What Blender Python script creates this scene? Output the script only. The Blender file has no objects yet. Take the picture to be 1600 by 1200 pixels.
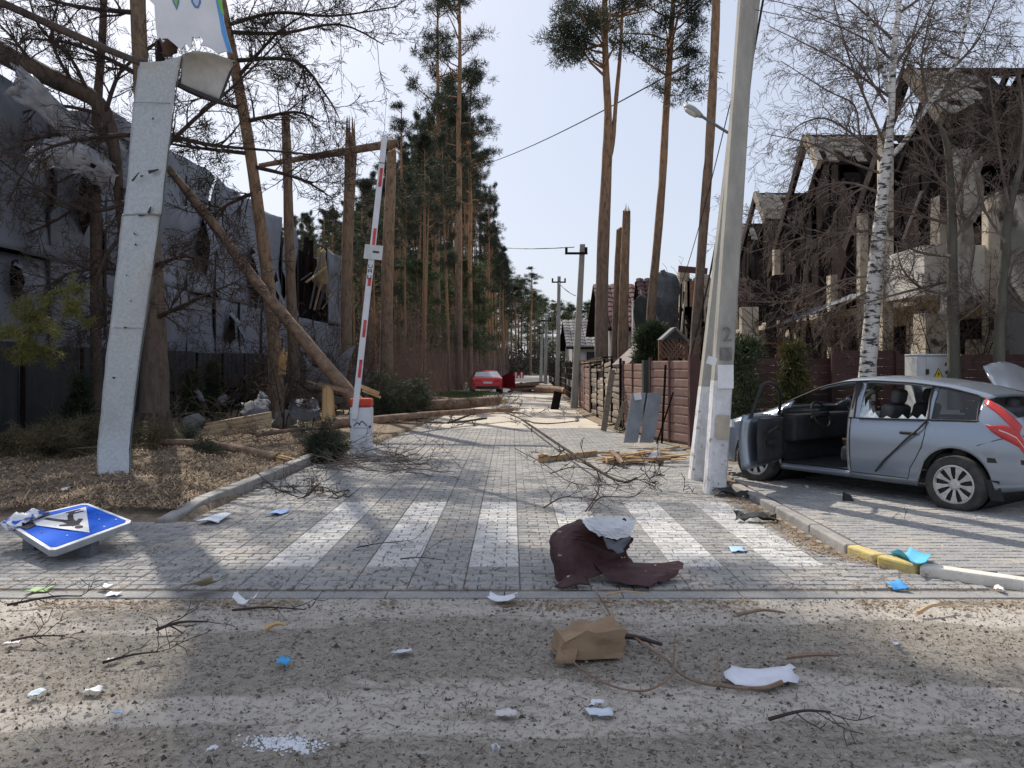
import bpy, math, random
import numpy as np
from mathutils import Vector, Matrix
# ------------------------------------------------------------------ camera
sc = bpy.context.scene
COL = sc.collection
cam_d = bpy.data.cameras.new('camera')
cam = bpy.data.objects.new('camera', cam_d); COL.objects.link(cam)
CAMZ, HOR, F = 1.65, 570.0, 1200.0
cam.location = (0, 0, CAMZ); cam.rotation_euler = (math.radians(90), 0, 0)
cam_d.sensor_width = 36; cam_d.lens = 27; cam_d.shift_y = -0.01875
cam_d.clip_start = 0.05; cam_d.clip_end = 3000
sc.camera = cam
# ------------------------------------------------------------------ sky and sun
SUN_EL, SUN_AZ = math.radians(43), math.radians(-28)      # azimuth measured from +Y, negative = to the left
w = bpy.data.worlds.new('World'); sc.world = w; w.use_nodes = True
nt = w.node_tree; nt.nodes.clear()
sky = nt.nodes.new('ShaderNodeTexSky'); sky.sky_type = 'NISHITA'; sky.sun_disc = False
sky.sun_elevation = SUN_EL; sky.sun_rotation = SUN_AZ
sky.altitude = 100; sky.air_density = 1.0; sky.dust_density = 2.5; sky.ozone_density = 2.0
# thin even high cloud in front of the blue: the sky mixed with a pale veil of the same brightness everywhere
veil = nt.nodes.new('ShaderNodeMixRGB'); veil.inputs[0].default_value = 0.72
veil.inputs[2].default_value = (4.6, 4.95, 5.85, 1)
bgn = nt.nodes.new('ShaderNodeBackground'); bgn.inputs[1].default_value = 0.125
wo = nt.nodes.new('ShaderNodeOutputWorld')
nt.links.new(sky.outputs[0], veil.inputs[1]); nt.links.new(veil.outputs[0], bgn.inputs[0]); nt.links.new(bgn.outputs[0], wo.inputs[0])
sun_d = bpy.data.lights.new('sun', 'SUN'); sun_d.energy = 4.3; sun_d.angle = math.radians(.7); sun_d.color = (1, .92, .80)
sun = bpy.data.objects.new('sun', sun_d); COL.objects.link(sun)
SDIR = Vector((math.sin(SUN_AZ)*math.cos(SUN_EL), math.cos(SUN_AZ)*math.cos(SUN_EL), math.sin(SUN_EL)))
sun.rotation_euler = SDIR.to_track_quat('Z', 'Y').to_euler(); sun.location = (0, 0, 40)
sc.view_settings.view_transform = 'Standard'; sc.view_settings.look = 'None'
sc.view_settings.exposure = 0.26; sc.view_settings.gamma = 1; sc.view_settings.use_curve_mapping = False
sc.cycles.max_bounces = 6; sc.cycles.transparent_max_bounces = 8
sc.cycles.use_denoising = True
# ------------------------------------------------------------------ helpers
RNG = random.Random(7)
def U(a, b): return RNG.uniform(a, b)
def at(px, py, d): return Vector(((px-800)/F*d, d, CAMZ-(py-HOR)/F*d))
def G(px, py, z=0.0):
    d = F*(CAMZ-z)/(py-HOR); return Vector(((px-800)/F*d, d, z))
def V(*a): return Vector(a)
def tag(o, label=None, cat=None, group=None, kind=None):
    if label: o['label'] = label
    if cat: o['category'] = cat
    if group: o['group'] = group
    if kind: o['kind'] = kind
    return o
def thing(name, label, cat, loc=(0, 0, 0), group=None, rz=0):
    o = bpy.data.objects.new(name, None); COL.objects.link(o); o.empty_display_size = .2
    o.location = loc; o.rotation_euler = (0, 0, rz)
    return tag(o, label, cat, group)
def pmat(p): return Matrix.Translation(p.location) @ p.rotation_euler.to_matrix().to_4x4() @ Matrix.Diagonal((*p.scale, 1))
def wmat(p): return pmat(p) if p.parent is None else wmat(p.parent) @ p.matrix_parent_inverse @ pmat(p)
def adopt(o, parent, local=False):
    o.parent = parent
    if not local: o.matrix_parent_inverse = wmat(parent).inverted()
    return o
def link(name, me, parent=None, local=False):
    o = bpy.data.objects.new(name, me); COL.objects.link(o)
    if parent: adopt(o, parent, local)
    return o
def copy_tree(o, parent=None):
    c = o.copy(); COL.objects.link(c); c.parent = parent
    for ch in o.children: 
        if ch is not c: copy_tree(ch, c)
    return c
class MB:
    def __init__(s): s.v = []; s.f = []; s.m = []
    def add(s, vs, fs, mi=0):
        b = len(s.v); s.v += [tuple(p) for p in vs]
        for f in fs: s.f.append(tuple(i+b for i in f)); s.m.append(mi)
    def box(s, c, size, rot=None, mi=0, bev=0):
        x, y, z = (a/2 for a in size); c = Vector(c)
        P = [Vector((sx*x, sy*y, sz*z)) for sz in (-1, 1) for sy in (-1, 1) for sx in (-1, 1)]
        if rot is not None: P = [rot @ p for p in P]
        s.add([p+c for p in P], [(0, 2, 3, 1), (4, 5, 7, 6), (0, 1, 5, 4), (2, 6, 7, 3), (0, 4, 6, 2), (1, 3, 7, 5)], mi)
    def beam(s, p, q, wd, h, up=(0, 0, 1), mi=0, w2=None, h2=None):
        p, q = Vector(p), Vector(q); t = (q-p).normalized(); u = Vector(up)
        sd = t.cross(u)
        if sd.length < 1e-4: sd = t.cross(Vector((1, 0, 0)))
        sd.normalize(); u = sd.cross(t).normalized(); w2 = wd if w2 is None else w2; h2 = h if h2 is None else h2
        P = [p+sd*a*wd/2+u*b*h/2 for b in (-1, 1) for a in (-1, 1)] + [q+sd*a*w2/2+u*b*h2/2 for b in (-1, 1) for a in (-1, 1)]
        s.add(P, [(0, 1, 3, 2), (4, 6, 7, 5), (0, 4, 5, 1), (2, 3, 7, 6), (0, 2, 6, 4), (1, 5, 7, 3)], mi)
    def tube(s, pts, rad, n=6, mi=0, cap=True, jag=0):
        pts = [Vector(p) for p in pts]
        if not hasattr(rad, '__len__'): rad = [rad]*len(pts)
        b = len(s.v); ref = Vector((.31, .17, .93)); k = len(pts)
        for i, p in enumerate(pts):
            t = (pts[min(i+1, k-1)]-pts[max(i-1, 0)])
            if t.length < 1e-9: t = Vector((0, 0, 1))
            t.normalize(); r_ = ref if abs(t.dot(ref)) < .95 else Vector((1, 0, 0))
            a = t.cross(r_).normalized(); c = t.cross(a)
            for j in range(n):
                an = 6.28318*j/n; q = p+(a*math.cos(an)+c*math.sin(an))*rad[i]
                if jag and i == k-1: q = q + t*RNG.uniform(0, jag)
                s.v.append(tuple(q))
        for i in range(k-1):
            for j in range(n):
                s.f.append((b+i*n+j, b+i*n+(j+1) % n, b+(i+1)*n+(j+1) % n, b+(i+1)*n+j)); s.m.append(mi)
        if cap:
            s.f.append(tuple(b+j for j in range(n))); s.m.append(mi)
            e = b+(k-1)*n; s.f.append(tuple(e+n-1-j for j in range(n))); s.m.append(mi)
    def prism(s, poly, off, mi=0):
        n = len(poly); off = Vector(off); a = [Vector(p) for p in poly]
        s.add(a+[p+off for p in a], [tuple(range(n))[::-1], tuple(range(n, 2*n))]+[(i, (i+1) % n, n+(i+1) % n, n+i) for i in range(n)], mi)
    def lathe(s, prof, c, axis='Z', n=24, mi=0, rot=None):
        b = len(s.v); c = Vector(c)
        for (r, z) in prof:
            for j in range(n):
                a = 6.28318*j/n; p = Vector((r*math.cos(a), r*math.sin(a), z))
                if rot is not None: p = rot @ p
                s.v.append(tuple(p+c))
        for i in range(len(prof)-1):
            for j in range(n):
                s.f.append((b+i*n+j, b+i*n+(j+1) % n, b+(i+1)*n+(j+1) % n, b+(i+1)*n+j)); s.m.append(mi)
    def mesh(s, name, mats, smooth=False):
        me = bpy.data.meshes.new(name); me.from_pydata(s.v, [], s.f)
        if not isinstance(mats, (list, tuple)): mats = [mats]
        for m in mats: me.materials.append(m)
        if len(mats) > 1: me.polygons.foreach_set('material_index', s.m)
        if smooth: me.polygons.foreach_set('use_smooth', [True]*len(s.f))
        me.update(); return me
    def build(s, name, mats, parent=None, smooth=False, local=False):
        o = link(name, s.mesh(name, mats, smooth), parent, local)
        if parent is None and s.v:                       # a thing of one mesh: origin at its own base
            vs = np.array(s.v); c = Vector((*(vs.min(0)+vs.max(0))[:2]/2, vs[:, 2].min()))
            o.data.transform(Matrix.Translation(-c)); o.location = c
        return o
def bevel(o, wd=.01, seg=2):
    m = o.modifiers.new('bevel', 'BEVEL'); m.width = wd; m.segments = seg; m.limit_method = 'ANGLE'; return o
def np_mesh(name, verts, k, mats, midx=None):           # verts: (n*k,3), faces of k verts each
    n = len(verts)//k; me = bpy.data.meshes.new(name)
    me.vertices.add(len(verts)); me.vertices.foreach_set('co', np.ascontiguousarray(verts, dtype=np.float32).ravel())
    me.loops.add(n*k); me.loops.foreach_set('vertex_index', np.arange(n*k, dtype=np.int32))
    me.polygons.add(n); me.polygons.foreach_set('loop_start', np.arange(0, n*k, k, dtype=np.int32))
    if not isinstance(mats, (list, tuple)): mats = [mats]
    for m in mats: me.materials.append(m)
    if midx is not None: me.polygons.foreach_set('material_index', np.asarray(midx, dtype=np.int32))
    me.update(calc_edges=True); return me
def catmull(P, n):
    out = []; k = len(P)
    for i in range(k-1):
        p0, p1, p2, p3 = P[max(i-1, 0)], P[i], P[i+1], P[min(i+2, k-1)]
        for j in range(n):
            t = j/n; out.append(.5*((2*p1)+(p2-p0)*t+(2*p0-5*p1+4*p2-p3)*t*t+(3*p1-p0-3*p2+p3)*t**3))
    return out+[P[-1]]
def sheet(ctrl, n=5, amp=0, thick=.004, seed=0, holes=0, name='sheet', mats=None, parent=None, edge=0, smooth=True, crease=0):
    """a bent sheet through a grid of 3-D points, crumpled by amp, with real thickness and torn holes"""
    r = random.Random(seed); rows = [catmull([Vector(p) for p in row], n) for row in ctrl]
    cols = [catmull([rows[i][j] for i in range(len(rows))], n) for j in range(len(rows[0]))]
    nu, nv = len(cols), len(cols[0]); nz = np.array([[r.gauss(0, 1) for _ in range(nv)] for _ in range(nu)])
    nz = (nz+np.roll(nz, 1, 0)+np.roll(nz, 1, 1))/1.7
    m = MB(); vs = []
    for i in range(nu):
        for j in range(nv):
            a = cols[min(i+1, nu-1)][j]-cols[max(i-1, 0)][j]; b = cols[i][min(j+1, nv-1)]-cols[i][max(j-1, 0)]
            nn = a.cross(b)
            if nn.length > 1e-9: nn.normalize()
            p = cols[i][j]+nn*nz[i][j]*amp
            if edge and (i in (0, nu-1) or j in (0, nv-1)):
                p = p+(a.normalized()*r.uniform(-edge, edge) if a.length > 0 else V(0, 0, 0))+(b.normalized()*r.uniform(-edge, edge) if b.length > 0 else V(0, 0, 0))
            vs.append(p)
    fs = []
    for i in range(nu-1):
        for j in range(nv-1):
            if holes and r.random() < holes: continue
            fs.append((i*nv+j, (i+1)*nv+j, (i+1)*nv+j+1, i*nv+j+1))
    m.add(vs, fs); o = m.build(name, mats, parent, smooth)
    if crease: e_ = o.modifiers.new('creases', 'EDGE_SPLIT'); e_.split_angle = math.radians(crease)
    if thick: s = o.modifiers.new('thickness', 'SOLIDIFY'); s.thickness = thick; s.offset = 0
    return o
def text(body, size, mt, M, parent, name='lettering', ext=.002):
    cu = bpy.data.curves.new('t', 'FONT'); cu.body = body; cu.size = size; cu.extrude = ext; cu.align_x = 'CENTER'; cu.align_y = 'CENTER'
    to = bpy.data.objects.new('t', cu); COL.objects.link(to); dg = bpy.context.evaluated_depsgraph_get()
    me = bpy.data.meshes.new_from_object(to.evaluated_get(dg)); bpy.data.objects.remove(to); bpy.data.curves.remove(cu)
    me.transform(M); me.materials.clear(); me.materials.append(mt); return link(name, me, parent)
# ------------------------------------------------------------------ materials
class NB:
    def __init__(s, name):
        s.m = bpy.data.materials.new(name); s.m.use_nodes = True; s.t = s.m.node_tree
        s.b = s.t.nodes['Principled BSDF']; s.b.inputs['Specular IOR Level'].default_value = .3
    def n(s, ty, **k):
        x = s.t.nodes.new('ShaderNode'+ty)
        for a, b in k.items(): setattr(x, a, b)
        return x
    def l(s, a, b): s.t.links.new(a, b)
    def pos(s, mode='world', scale=(1, 1, 1)):
        src = s.n('NewGeometry').outputs['Position'] if mode == 'world' else s.n('TexCoord').outputs['Object']
        mp = s.n('Mapping'); mp.inputs['Scale'].default_value = scale; s.l(src, mp.inputs[0]); return mp.outputs[0]
    def noise(s, vec, scale, detail=5, rough=.6, dist=0):
        x = s.n('TexNoise'); x.inputs['Scale'].default_value = scale; x.inputs['Detail'].default_value = detail
        x.inputs['Roughness'].default_value = rough; x.inputs['Distortion'].default_value = dist
        s.l(vec, x.inputs['Vector']); return x.outputs['Fac']
    def ramp(s, fac, a, b, ca=(0, 0, 0, 1), cb=(1, 1, 1, 1)):
        r = s.n('ValToRGB'); r.color_ramp.elements[0].position = a; r.color_ramp.elements[1].position = b
        r.color_ramp.elements[0].color = ca; r.color_ramp.elements[1].color = cb; s.l(fac, r.inputs[0]); return r.outputs[0]
    def mix(s, fac, a, b, mode='MIX'):
        x = s.n('MixRGB', blend_type=mode)
        for i, v in ((0, fac), (1, a), (2, b)):
            if hasattr(v, 'is_output'): s.l(v, x.inputs[i])
            elif i == 0: x.inputs[0].default_value = v
            else: x.inputs[i].default_value = (*v, 1)
        return x.outputs[0]
    def bump(s, h, st, dist=.02):
        b = s.n('Bump'); b.inputs['Strength'].default_value = st; b.inputs['Distance'].default_value = dist
        s.l(h, b.inputs['Height']); s.l(b.outputs[0], s.b.inputs['Normal'])
def mat(name, c1, c2=None, scale=6, rough=.85, metal=0, bump=0, bscale=None, mode='obj', stretch=(1, 1, 1), rp=(.35, .65), rnd=0, spot=None, spec=.3, dist=0, isl=False):
    k = NB(name); k.b.inputs['Roughness'].default_value = rough; k.b.inputs['Metallic'].default_value = metal
    k.b.inputs['Specular IOR Level'].default_value = spec
    v = k.pos(mode, stretch); nz = k.noise(v, scale, dist=dist)
    c2 = c2 or tuple(x*.75 for x in c1)
    fac = k.ramp(nz, *rp)
    if isl: fac = k.ramp(k.n('NewGeometry').outputs['Random Per Island'], .1, .9)
    col = k.mix(fac, c1, c2)
    if spot:                                              # (colour, scale, threshold): stains with a shape of their own
        col = k.mix(k.ramp(k.noise(v, spot[1], 4), spot[2], spot[2]+.06), col, spot[0])
    if rnd:
        oi = k.n('ObjectInfo'); r = k.ramp(oi.outputs['Random'], 0, 1, (1-rnd,)*3+(1,), (1+rnd*.6,)*3+(1,)); col = k.mix(1.0, col, r, 'MULTIPLY')
    k.l(col, k.b.inputs['Base Color'])
    if bump: k.bump(k.noise(v, bscale or scale*4), bump)
    return k.m
M = {}
def paver_mat(name, base, dark, dustc, th):
    k = NB(name); k.b.inputs['Roughness'].default_value = .9
    v = k.pos('world'); fine = k.noise(v, 60, 3); each = k.noise(v, 3.1, 2)
    c = k.mix(k.ramp(each, .3, .7), base, dark); c = k.mix(.35, c, k.ramp(fine, .3, .7, (.05, .05, .05, 1), (.55, .53, .5, 1)))
    geo = k.n('NewGeometry').outputs['Random Per Island']
    c = k.mix(1.0, c, k.ramp(geo, 0, 1, (.82, .82, .82, 1), (1.1, 1.1, 1.1, 1)), 'MULTIPLY')
    d = k.ramp(k.noise(v, .9, 7, .68), th, th+.2); c = k.mix(d, c, k.mix(k.ramp(fine, .35, .65), dustc, tuple(x*.72 for x in dustc)))
    k.l(c, k.b.inputs['Base Color']); k.bump(fine, .35, .006); return k.m
M['paver'] = paver_mat('grey_paver', (.27, .272, .275), (.36, .355, .345), (.56, .50, .42), .52)
M['paver_white'] = paver_mat('white_paver', (.70, .695, .68), (.62, .615, .60), (.54, .49, .42), .60)
def ground_mat():
    k = NB('forest_soil'); v = k.pos('world'); n1 = k.noise(v, .35, 8, .7); n2 = k.noise(v, 9, 8, .75); n3 = k.noise(v, 1.7, 6, .65)
    c = k.mix(k.ramp(n2, .36, .66), (.12, .09, .066), (.38, .30, .215)); c = k.mix(k.ramp(n3, .5, .72), c, (.17, .14, .10))
    c = k.mix(k.ramp(n1, .56, .7), c, (.12, .13, .06)); k.l(c, k.b.inputs['Base Color']); k.b.inputs['Roughness'].default_value = .95
    k.bump(n2, .8, .05); return k.m
M['soil'] = ground_mat()
def asphalt_mat():
    k = NB('sandy_asphalt'); k.b.inputs['Roughness'].default_value = .93; v = k.pos('world')
    vb = k.pos('world', (.34, 1.0, 1)); grain = k.noise(v, 42, 5, .8); mid = k.noise(v, 9, 7, .75)
    drift = k.noise(vb, 1.05, 9, .66, .6)
    pale = k.mix(k.ramp(mid, .35, .7), (.47, .435, .385), (.36, .33, .295)); pale = k.mix(k.ramp(grain, .60, .70), pale, (.13, .115, .10))
    dirt = k.mix(k.ramp(mid, .3, .7), (.24, .215, .18), (.36, .33, .285)); dirt = k.mix(k.ramp(grain, .56, .68), dirt, (.52, .48, .42)); dirt = k.mix(k.ramp(k.noise(v, 28, 5, .8), .56, .62), dirt, (.055, .047, .04))
    # drifts of grit lie in ragged bands along the kerb
    sep = k.n('SeparateXYZ'); k.l(v, sep.inputs[0]); mm = k.n('Math', operation='MULTIPLY_ADD'); k.l(drift, mm.inputs[0]); mm.inputs[1].default_value = 1.9; k.l(sep.outputs[1], mm.inputs[2])
    mr = k.n('MapRange'); k.l(mm.outputs[0], mr.inputs[0]); mr.inputs[1].default_value = 3.4; mr.inputs[2].default_value = 6.4
    cr = k.n('ValToRGB'); k.l(mr.outputs[0], cr.inputs[0]); el = cr.color_ramp.elements
    el[0].position, el[1].position = 0, 1; el[0].color = el[1].color = (0, 0, 0, 1)
    for p_, v_ in ((.17, 0), (.20, 1), (.31, 1), (.345, 0), (.50, 0), (.535, 1), (.79, 1), (.82, 0)): e_ = el.new(p_); e_.color = (v_, v_, v_, 1)
    pt = k.ramp(k.noise(vb, .8, 8, .7, .3), .56, .60)
    f = k.mix(1.0, cr.outputs[0], pt, 'LIGHTEN'); c = k.mix(f, pale, dirt); k.l(c, k.b.inputs['Base Color'])
    k.bump(k.mix(f, tuple([.4]*3), grain), .9, .012); return k.m
M['asphalt'] = asphalt_mat()
M['joint'] = mat('joint_sand', (.10, .09, .075), (.24, .205, .165), 2.5, mode='world', bump=.4, bscale=40)
M['kerb'] = mat('concrete_kerb', (.36, .35, .335), (.25, .24, .225), 7, bump=.4, bscale=40, mode='world')
M['kerb_yellow'] = mat('yellow_painted_kerb', (.66, .52, .17), (.50, .42, .22), 9, bump=.3, mode='world', spot=((.34, .32, .28), 14, .60))
M['kerb_white'] = mat('white_painted_kerb', (.78, .74, .66), (.66, .62, .54), 9, bump=.3, mode='world', spot=((.38, .35, .3), 14, .63))
M['concrete'] = mat('pole_concrete', (.37, .36, .325), (.27, .265, .245), 5, bump=.35, bscale=60, stretch=(1, 1, .4), spot=((.17, .165, .15), 5, .66))
M['whitewash'] = mat('whitewash', (.72, .73, .75), (.55, .55, .56), 7, bump=.4, bscale=30, spot=((.30, .29, .27), 9, .60))
def bark(name, lo, hi, dark, sc_=(1, 1, .3), zs=(3, 9)):
    k = NB(name); v = k.pos('obj', sc_); n1 = k.noise(v, 11, 6, .75, .4); n2 = k.noise(v, 40, 4)
    sep = k.n('SeparateXYZ'); k.l(k.pos('obj'), sep.inputs[0]); mr = k.n('MapRange'); k.l(sep.outputs[2], mr.inputs[0])
    mr.inputs[1].default_value, mr.inputs[2].default_value = zs
    c = k.mix(mr.outputs[0], lo, hi); oi = k.n('ObjectInfo')
    c = k.mix(1.0, c, k.ramp(oi.outputs['Random'], 0, 1, (.7, .72, .75, 1), (1.2, 1.1, 1.0, 1)), 'MULTIPLY')
    c = k.mix(k.ramp(n1, .45, .68), c, dark); k.l(c, k.b.inputs['Base Color']); k.b.inputs['Roughness'].default_value = .9
    k.bump(n1, .9, .04); return k.m
M['pine_bark'] = bark('pine_bark', (.24, .185, .15), (.46, .28, .16), (.085, .062, .05))
M['pine_bark_near'] = bark('near_pine_bark', (.20, .16, .13), (.36, .25, .165), (.075, .056, .045), zs=(1.2, 6))
M['dark_bark'] = bark('dark_bark', (.10, .082, .075), (.115, .088, .07), (.045, .036, .034), zs=(0, 8))
M['twig'] = mat('bare_twig', (.045, .035, .032), (.085, .065, .055), 5, rough=.95, spec=.1)
M['pale_twig'] = mat('pale_twig', (.20, .16, .135), (.11, .085, .072), 5, rough=.95, spec=.1)
M['raw_wood'] = mat('splintered_wood', (.60, .42, .22), (.44, .28, .14), 8, stretch=(1, 1, .15), bump=.6, bscale=30)
M['log_bark'] = mat('fallen_log_bark', (.32, .215, .15), (.15, .10, .072), 6, bump=.8, bscale=20)
def leaf_mat(name, a, b, c3):
    k = NB(name); v = k.pos('obj'); n1 = k.noise(v, 1.1, 4); n2 = k.noise(v, 7, 2); oi = k.n('ObjectInfo')
    c = k.mix(k.ramp(n1, .38, .62), a, b); c = k.mix(k.ramp(n2, .6, .7), c, c3)
    c = k.mix(1.0, c, k.ramp(oi.outputs['Random'], 0, 1, (.75, .8, .8, 1), (1.15, 1.1, 1.0, 1)), 'MULTIPLY')
    k.l(c, k.b.inputs['Base Color']); k.b.inputs['Roughness'].default_value = .7
    tr = k.n('BsdfTranslucent'); k.l(c, tr.inputs[0]); mx = k.n('MixShader'); mx.inputs[0].default_value = .18
    k.l(k.b.outputs[0], mx.inputs[1]); k.l(tr.outputs[0], mx.inputs[2]); k.l(mx.outputs[0], k.t.nodes['Material Output'].inputs[0]); return k.m
M['needles'] = leaf_mat('pine_needles', (.030, .042, .030), (.050, .065, .040), (.075, .08, .045))
M['needles_green'] = leaf_mat('young_pine_needles', (.055, .085, .038), (.08, .115, .048), (.11, .13, .055))
M['needles_yellow'] = leaf_mat('yellowing_needles', (.16, .165, .05), (.12, .13, .04), (.21, .19, .06))
M['thuja'] = leaf_mat('thuja_leaves', (.035, .055, .028), (.06, .08, .035), (.09, .085, .04))
M['litter'] = mat('dead_leaves', (.33, .24, .155), (.13, .09, .06), 3, mode='world', rnd=0)
M['straw'] = mat('wood_splinters', (.50, .38, .24), (.26, .18, .11), 4, mode='world')
def flat(name, c, rough=.6, metal=0, spec=.4): return mat(name, c, tuple(x*.86 for x in c), 5, rough=rough, metal=metal, spec=spec)
# ------------------------------------------------------------------ ground, road, kerbs
def structure(o): o['kind'] = 'structure'; return o
m = MB(); m.add([(-900, -300, -.06), (900, -300, -.06), (900, 1500, -.06), (-900, 1500, -.06)], [(0, 1, 2, 3)])
structure(link('ground', m.mesh('ground', M['soil'])))
m = MB(); m.add([(-90, -30, -.014), (90, -30, -.014), (90, 5.46, -.014), (-90, 5.46, -.014)], [(0, 1, 2, 3)])
structure(link('asphalt_road', m.mesh('asphalt_road', M['asphalt'])))
LEDGE = [(5.6, -7.6), (8.1, -7.6), (8.11, -3.5), (13.3, -3.45), (16.5, -2.85), (28, -2.0), (66, -.8), (200, 4)]     # (depth, x) of the left edge
REDGE = [(5.6, 3.8), (6.1, 3.2), (6.7, 2.95), (10.4, 2.95), (12.5, 3.4), (15.2, 3.6), (18.9, 2.8), (24, 2.5), (60, 3.2), (200, 9)]
def edge(tab, d):
    for (a, x), (b, y) in zip(tab, tab[1:]):
        if a <= d <= b: return x+(y-x)*(d-a)/(b-a)
    return tab[-1][1]
m = MB(); ds = [5.6, 6, 6.4, 6.7, 8.1, 8.11, 10.4, 12.5, 13.3, 15.2, 16.5, 18.9, 24, 28, 60, 66, 200]
m.add([p for d in ds for p in ((edge(LEDGE, d), d, -.012), (edge(REDGE, d), d, -.012))], [(2*i, 2*i+1, 2*i+3, 2*i+2) for i in range(len(ds)-1)])
road = structure(link('paved_road', m.mesh('paved_road', M['joint'])))
def far_paving():
    k = NB('far_paving'); v = k.pos('world'); br = k.n('TexBrick'); k.l(v, br.inputs[0]); br.inputs['Scale'].default_value = 1
    br.inputs['Brick Width'].default_value = .21; br.inputs['Row Height'].default_value = .105; br.inputs['Mortar Size'].default_value = .006
    br.inputs['Color1'].default_value = (.46, .42, .36, 1); br.inputs['Color2'].default_value = (.52, .47, .40, 1); br.inputs['Mortar'].default_value = (.24, .215, .185, 1)
    c = k.mix(k.ramp(k.noise(v, .5, 6), .4, .6), br.outputs[0], (.56, .50, .42)); k.l(c, k.b.inputs['Base Color']); k.b.inputs['Roughness'].default_value = .9; return k.m
PAVE_END = 20.0
m = MB(); ds2 = [PAVE_END, 24, 28, 60, 66, 200]
m.add([p for d in ds2 for p in ((edge(LEDGE, d), d, -.002), (edge(REDGE, d), d, -.002))], [(2*i, 2*i+1, 2*i+3, 2*i+2) for i in range(len(ds2)-1)])
adopt(link('far_paving', m.mesh('far_paving', far_paving())), road)
# pavers: a piece 0.21 x 0.105 m; the crossing stripes are pavers cast in white
STR = [-2.04+.84*i for i in range(6)]
def paver_mesh(wd, mt):
    p = MB(); g, b, h = .004, .006, .03; x, y = wd/2-g, .0525-g
    lo = [(-x, -y, -h), (x, -y, -h), (x, y, -h), (-x, y, -h)]; mi = [(-x, -y, -b), (x, -y, -b), (x, y, -b), (-x, y, -b)]; x -= b; y -= b
    tp = [(-x, -y, 0), (x, -y, 0), (x, y, 0), (-x, y, 0)]
    p.add(lo+mi+tp, [(8, 9, 10, 11)]+[(i, (i+1) % 4, 4+(i+1) % 4, 4+i) for i in range(4)]+[(4+i, 4+(i+1) % 4, 8+(i+1) % 4, 8+i) for i in range(4)])
    return p.mesh('paver', mt)
PM = {(wd, c): paver_mesh(wd, M['paver_white' if c else 'paver']) for wd in (.21, .105) for c in (0, 1)}
def paver_cells(x0, x1, d0, d1, inside, z, white):
    r = random.Random(3); out = []; row = 0; d = d0+.0525
    while d < d1:
        c = 0; x = x0
        while x < x1:
            w_ = 1 if white and 6.3 < d < 9.2 and any(abs(x+.21-(s+.21)) < .05 for s in STR) else 0
            for (cx, wd) in (((.105, .21), (.315, .21)) if row % 2 else ((.0525, .105), (.21, .21), (.3675, .105))):
                if inside(x+cx, d): out.append((x+cx, d, z+r.gauss(0, .0016), wd, w_, r.gauss(0, .006), r.gauss(0, .008), r.gauss(0, .008)))
            x += .42
        d += .105; row += 1
    return out
def lay(cells, parent, seen):
    cells.sort(key=lambda c: (not seen(c), c[1]))
    for i, c in enumerate(cells[:300]):
        o = link('paver', PM[(c[3], c[4])], parent); o.location = c[:3]; o.rotation_euler = (c[6], c[7], c[5])
    V_, F_, K_ = [], [], []; b = 0
    base = {k: (np.array([v.co for v in me.vertices]), [tuple(p.vertices) for p in me.polygons]) for k, me in PM.items()}
    for c in cells[300:]:
        vv, ff = base[(c[3], c[4])]; a = c[5]; ca, sa = math.cos(a), math.sin(a)
        q = vv.copy(); q[:, 2] += vv[:, 0]*c[7]+vv[:, 1]*c[6]; qx = q[:, 0]*ca-q[:, 1]*sa; qy = q[:, 0]*sa+q[:, 1]*ca
        q[:, 0] = qx+c[0]; q[:, 1] = qy+c[1]; q[:, 2] += c[2]; V_.append(q); F_ += [tuple(i+b for i in f) for f in ff]; K_ += [c[4]]*len(ff); b += len(vv)
    me = bpy.data.meshes.new('paving'); me.from_pydata(np.concatenate(V_).tolist(), [], F_); me.materials.append(M['paver']); me.materials.append(M['paver_white'])
    me.polygons.foreach_set('material_index', K_); me.update(); o = link('paving', me, parent); o['kind'] = 'stuff'
def in_road(x, d): return edge(LEDGE, d)+.12 < x < edge(REDGE, d)-.12
x0 = -2.88-.42*12
lay(paver_cells(x0, 4.2, 5.66, PAVE_END, in_road, 0.0, True), road, lambda c: -2.2 < c[0] < 2.4 and c[1] < 6.9)
# flush concrete strip between asphalt and paving
for i in range(14):
    m = MB(); x = -7.7+i*.85; m.box((x+.42, 5.53, -.045), (.844, .15, .085)); bevel(m.build('kerb_stone', M['paver'], road), .005)
# raised parking apron on the right with its kerb
AP = [(3.1, 10.2), (3.1, 6.75), (3.2, 6.35), (3.45, 6.0), (3.85, 5.76), (4.6, 5.62), (14, 5.3), (14, 13.2), (3.5, 13.2)]
m = MB(); m.prism([(x, y, -.05) for x, y in AP], (0, 0, .095)); apron = structure(m.build('parking_apron', M['joint']))
def in_poly(x, y, P):
    c = False
    for (a, b), (e, f) in zip(P, P[1:]+P[:1]):
        if (b > y) != (f > y) and x < (e-a)*(y-b)/(f-b)+a: c = not c
    return c
lay(paver_cells(3.1, 10, 5.5, 12.2, lambda x, d: in_poly(x, d-.02, AP), .06, False), apron, lambda c: 3.2 < c[0] < 4.9 and c[1] < 7.6)
kp = [V(2.98, 10.2), V(3.0, 8.6), V(3.0, 7.6), V(2.99, 6.75), V(3.07, 6.4), V(3.24, 6.1), V(3.82, 5.66), V(4.6, 5.51), V(6.4, 5.44), V(9, 5.36)]
kc = ['kerb', 'kerb', 'kerb', 'kerb_yellow', 'kerb_yellow', 'kerb_white', 'kerb_white', 'kerb_white', 'kerb_white']
for a, b, c in zip(kp, kp[1:], kc):
    m = MB(); t = (b-a).normalized()*.006
    m.beam((*(a+t), .001), (*(b-t), .001), .12, .14); bevel(m.build('kerb_stone', M[c], apron), .018)
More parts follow.
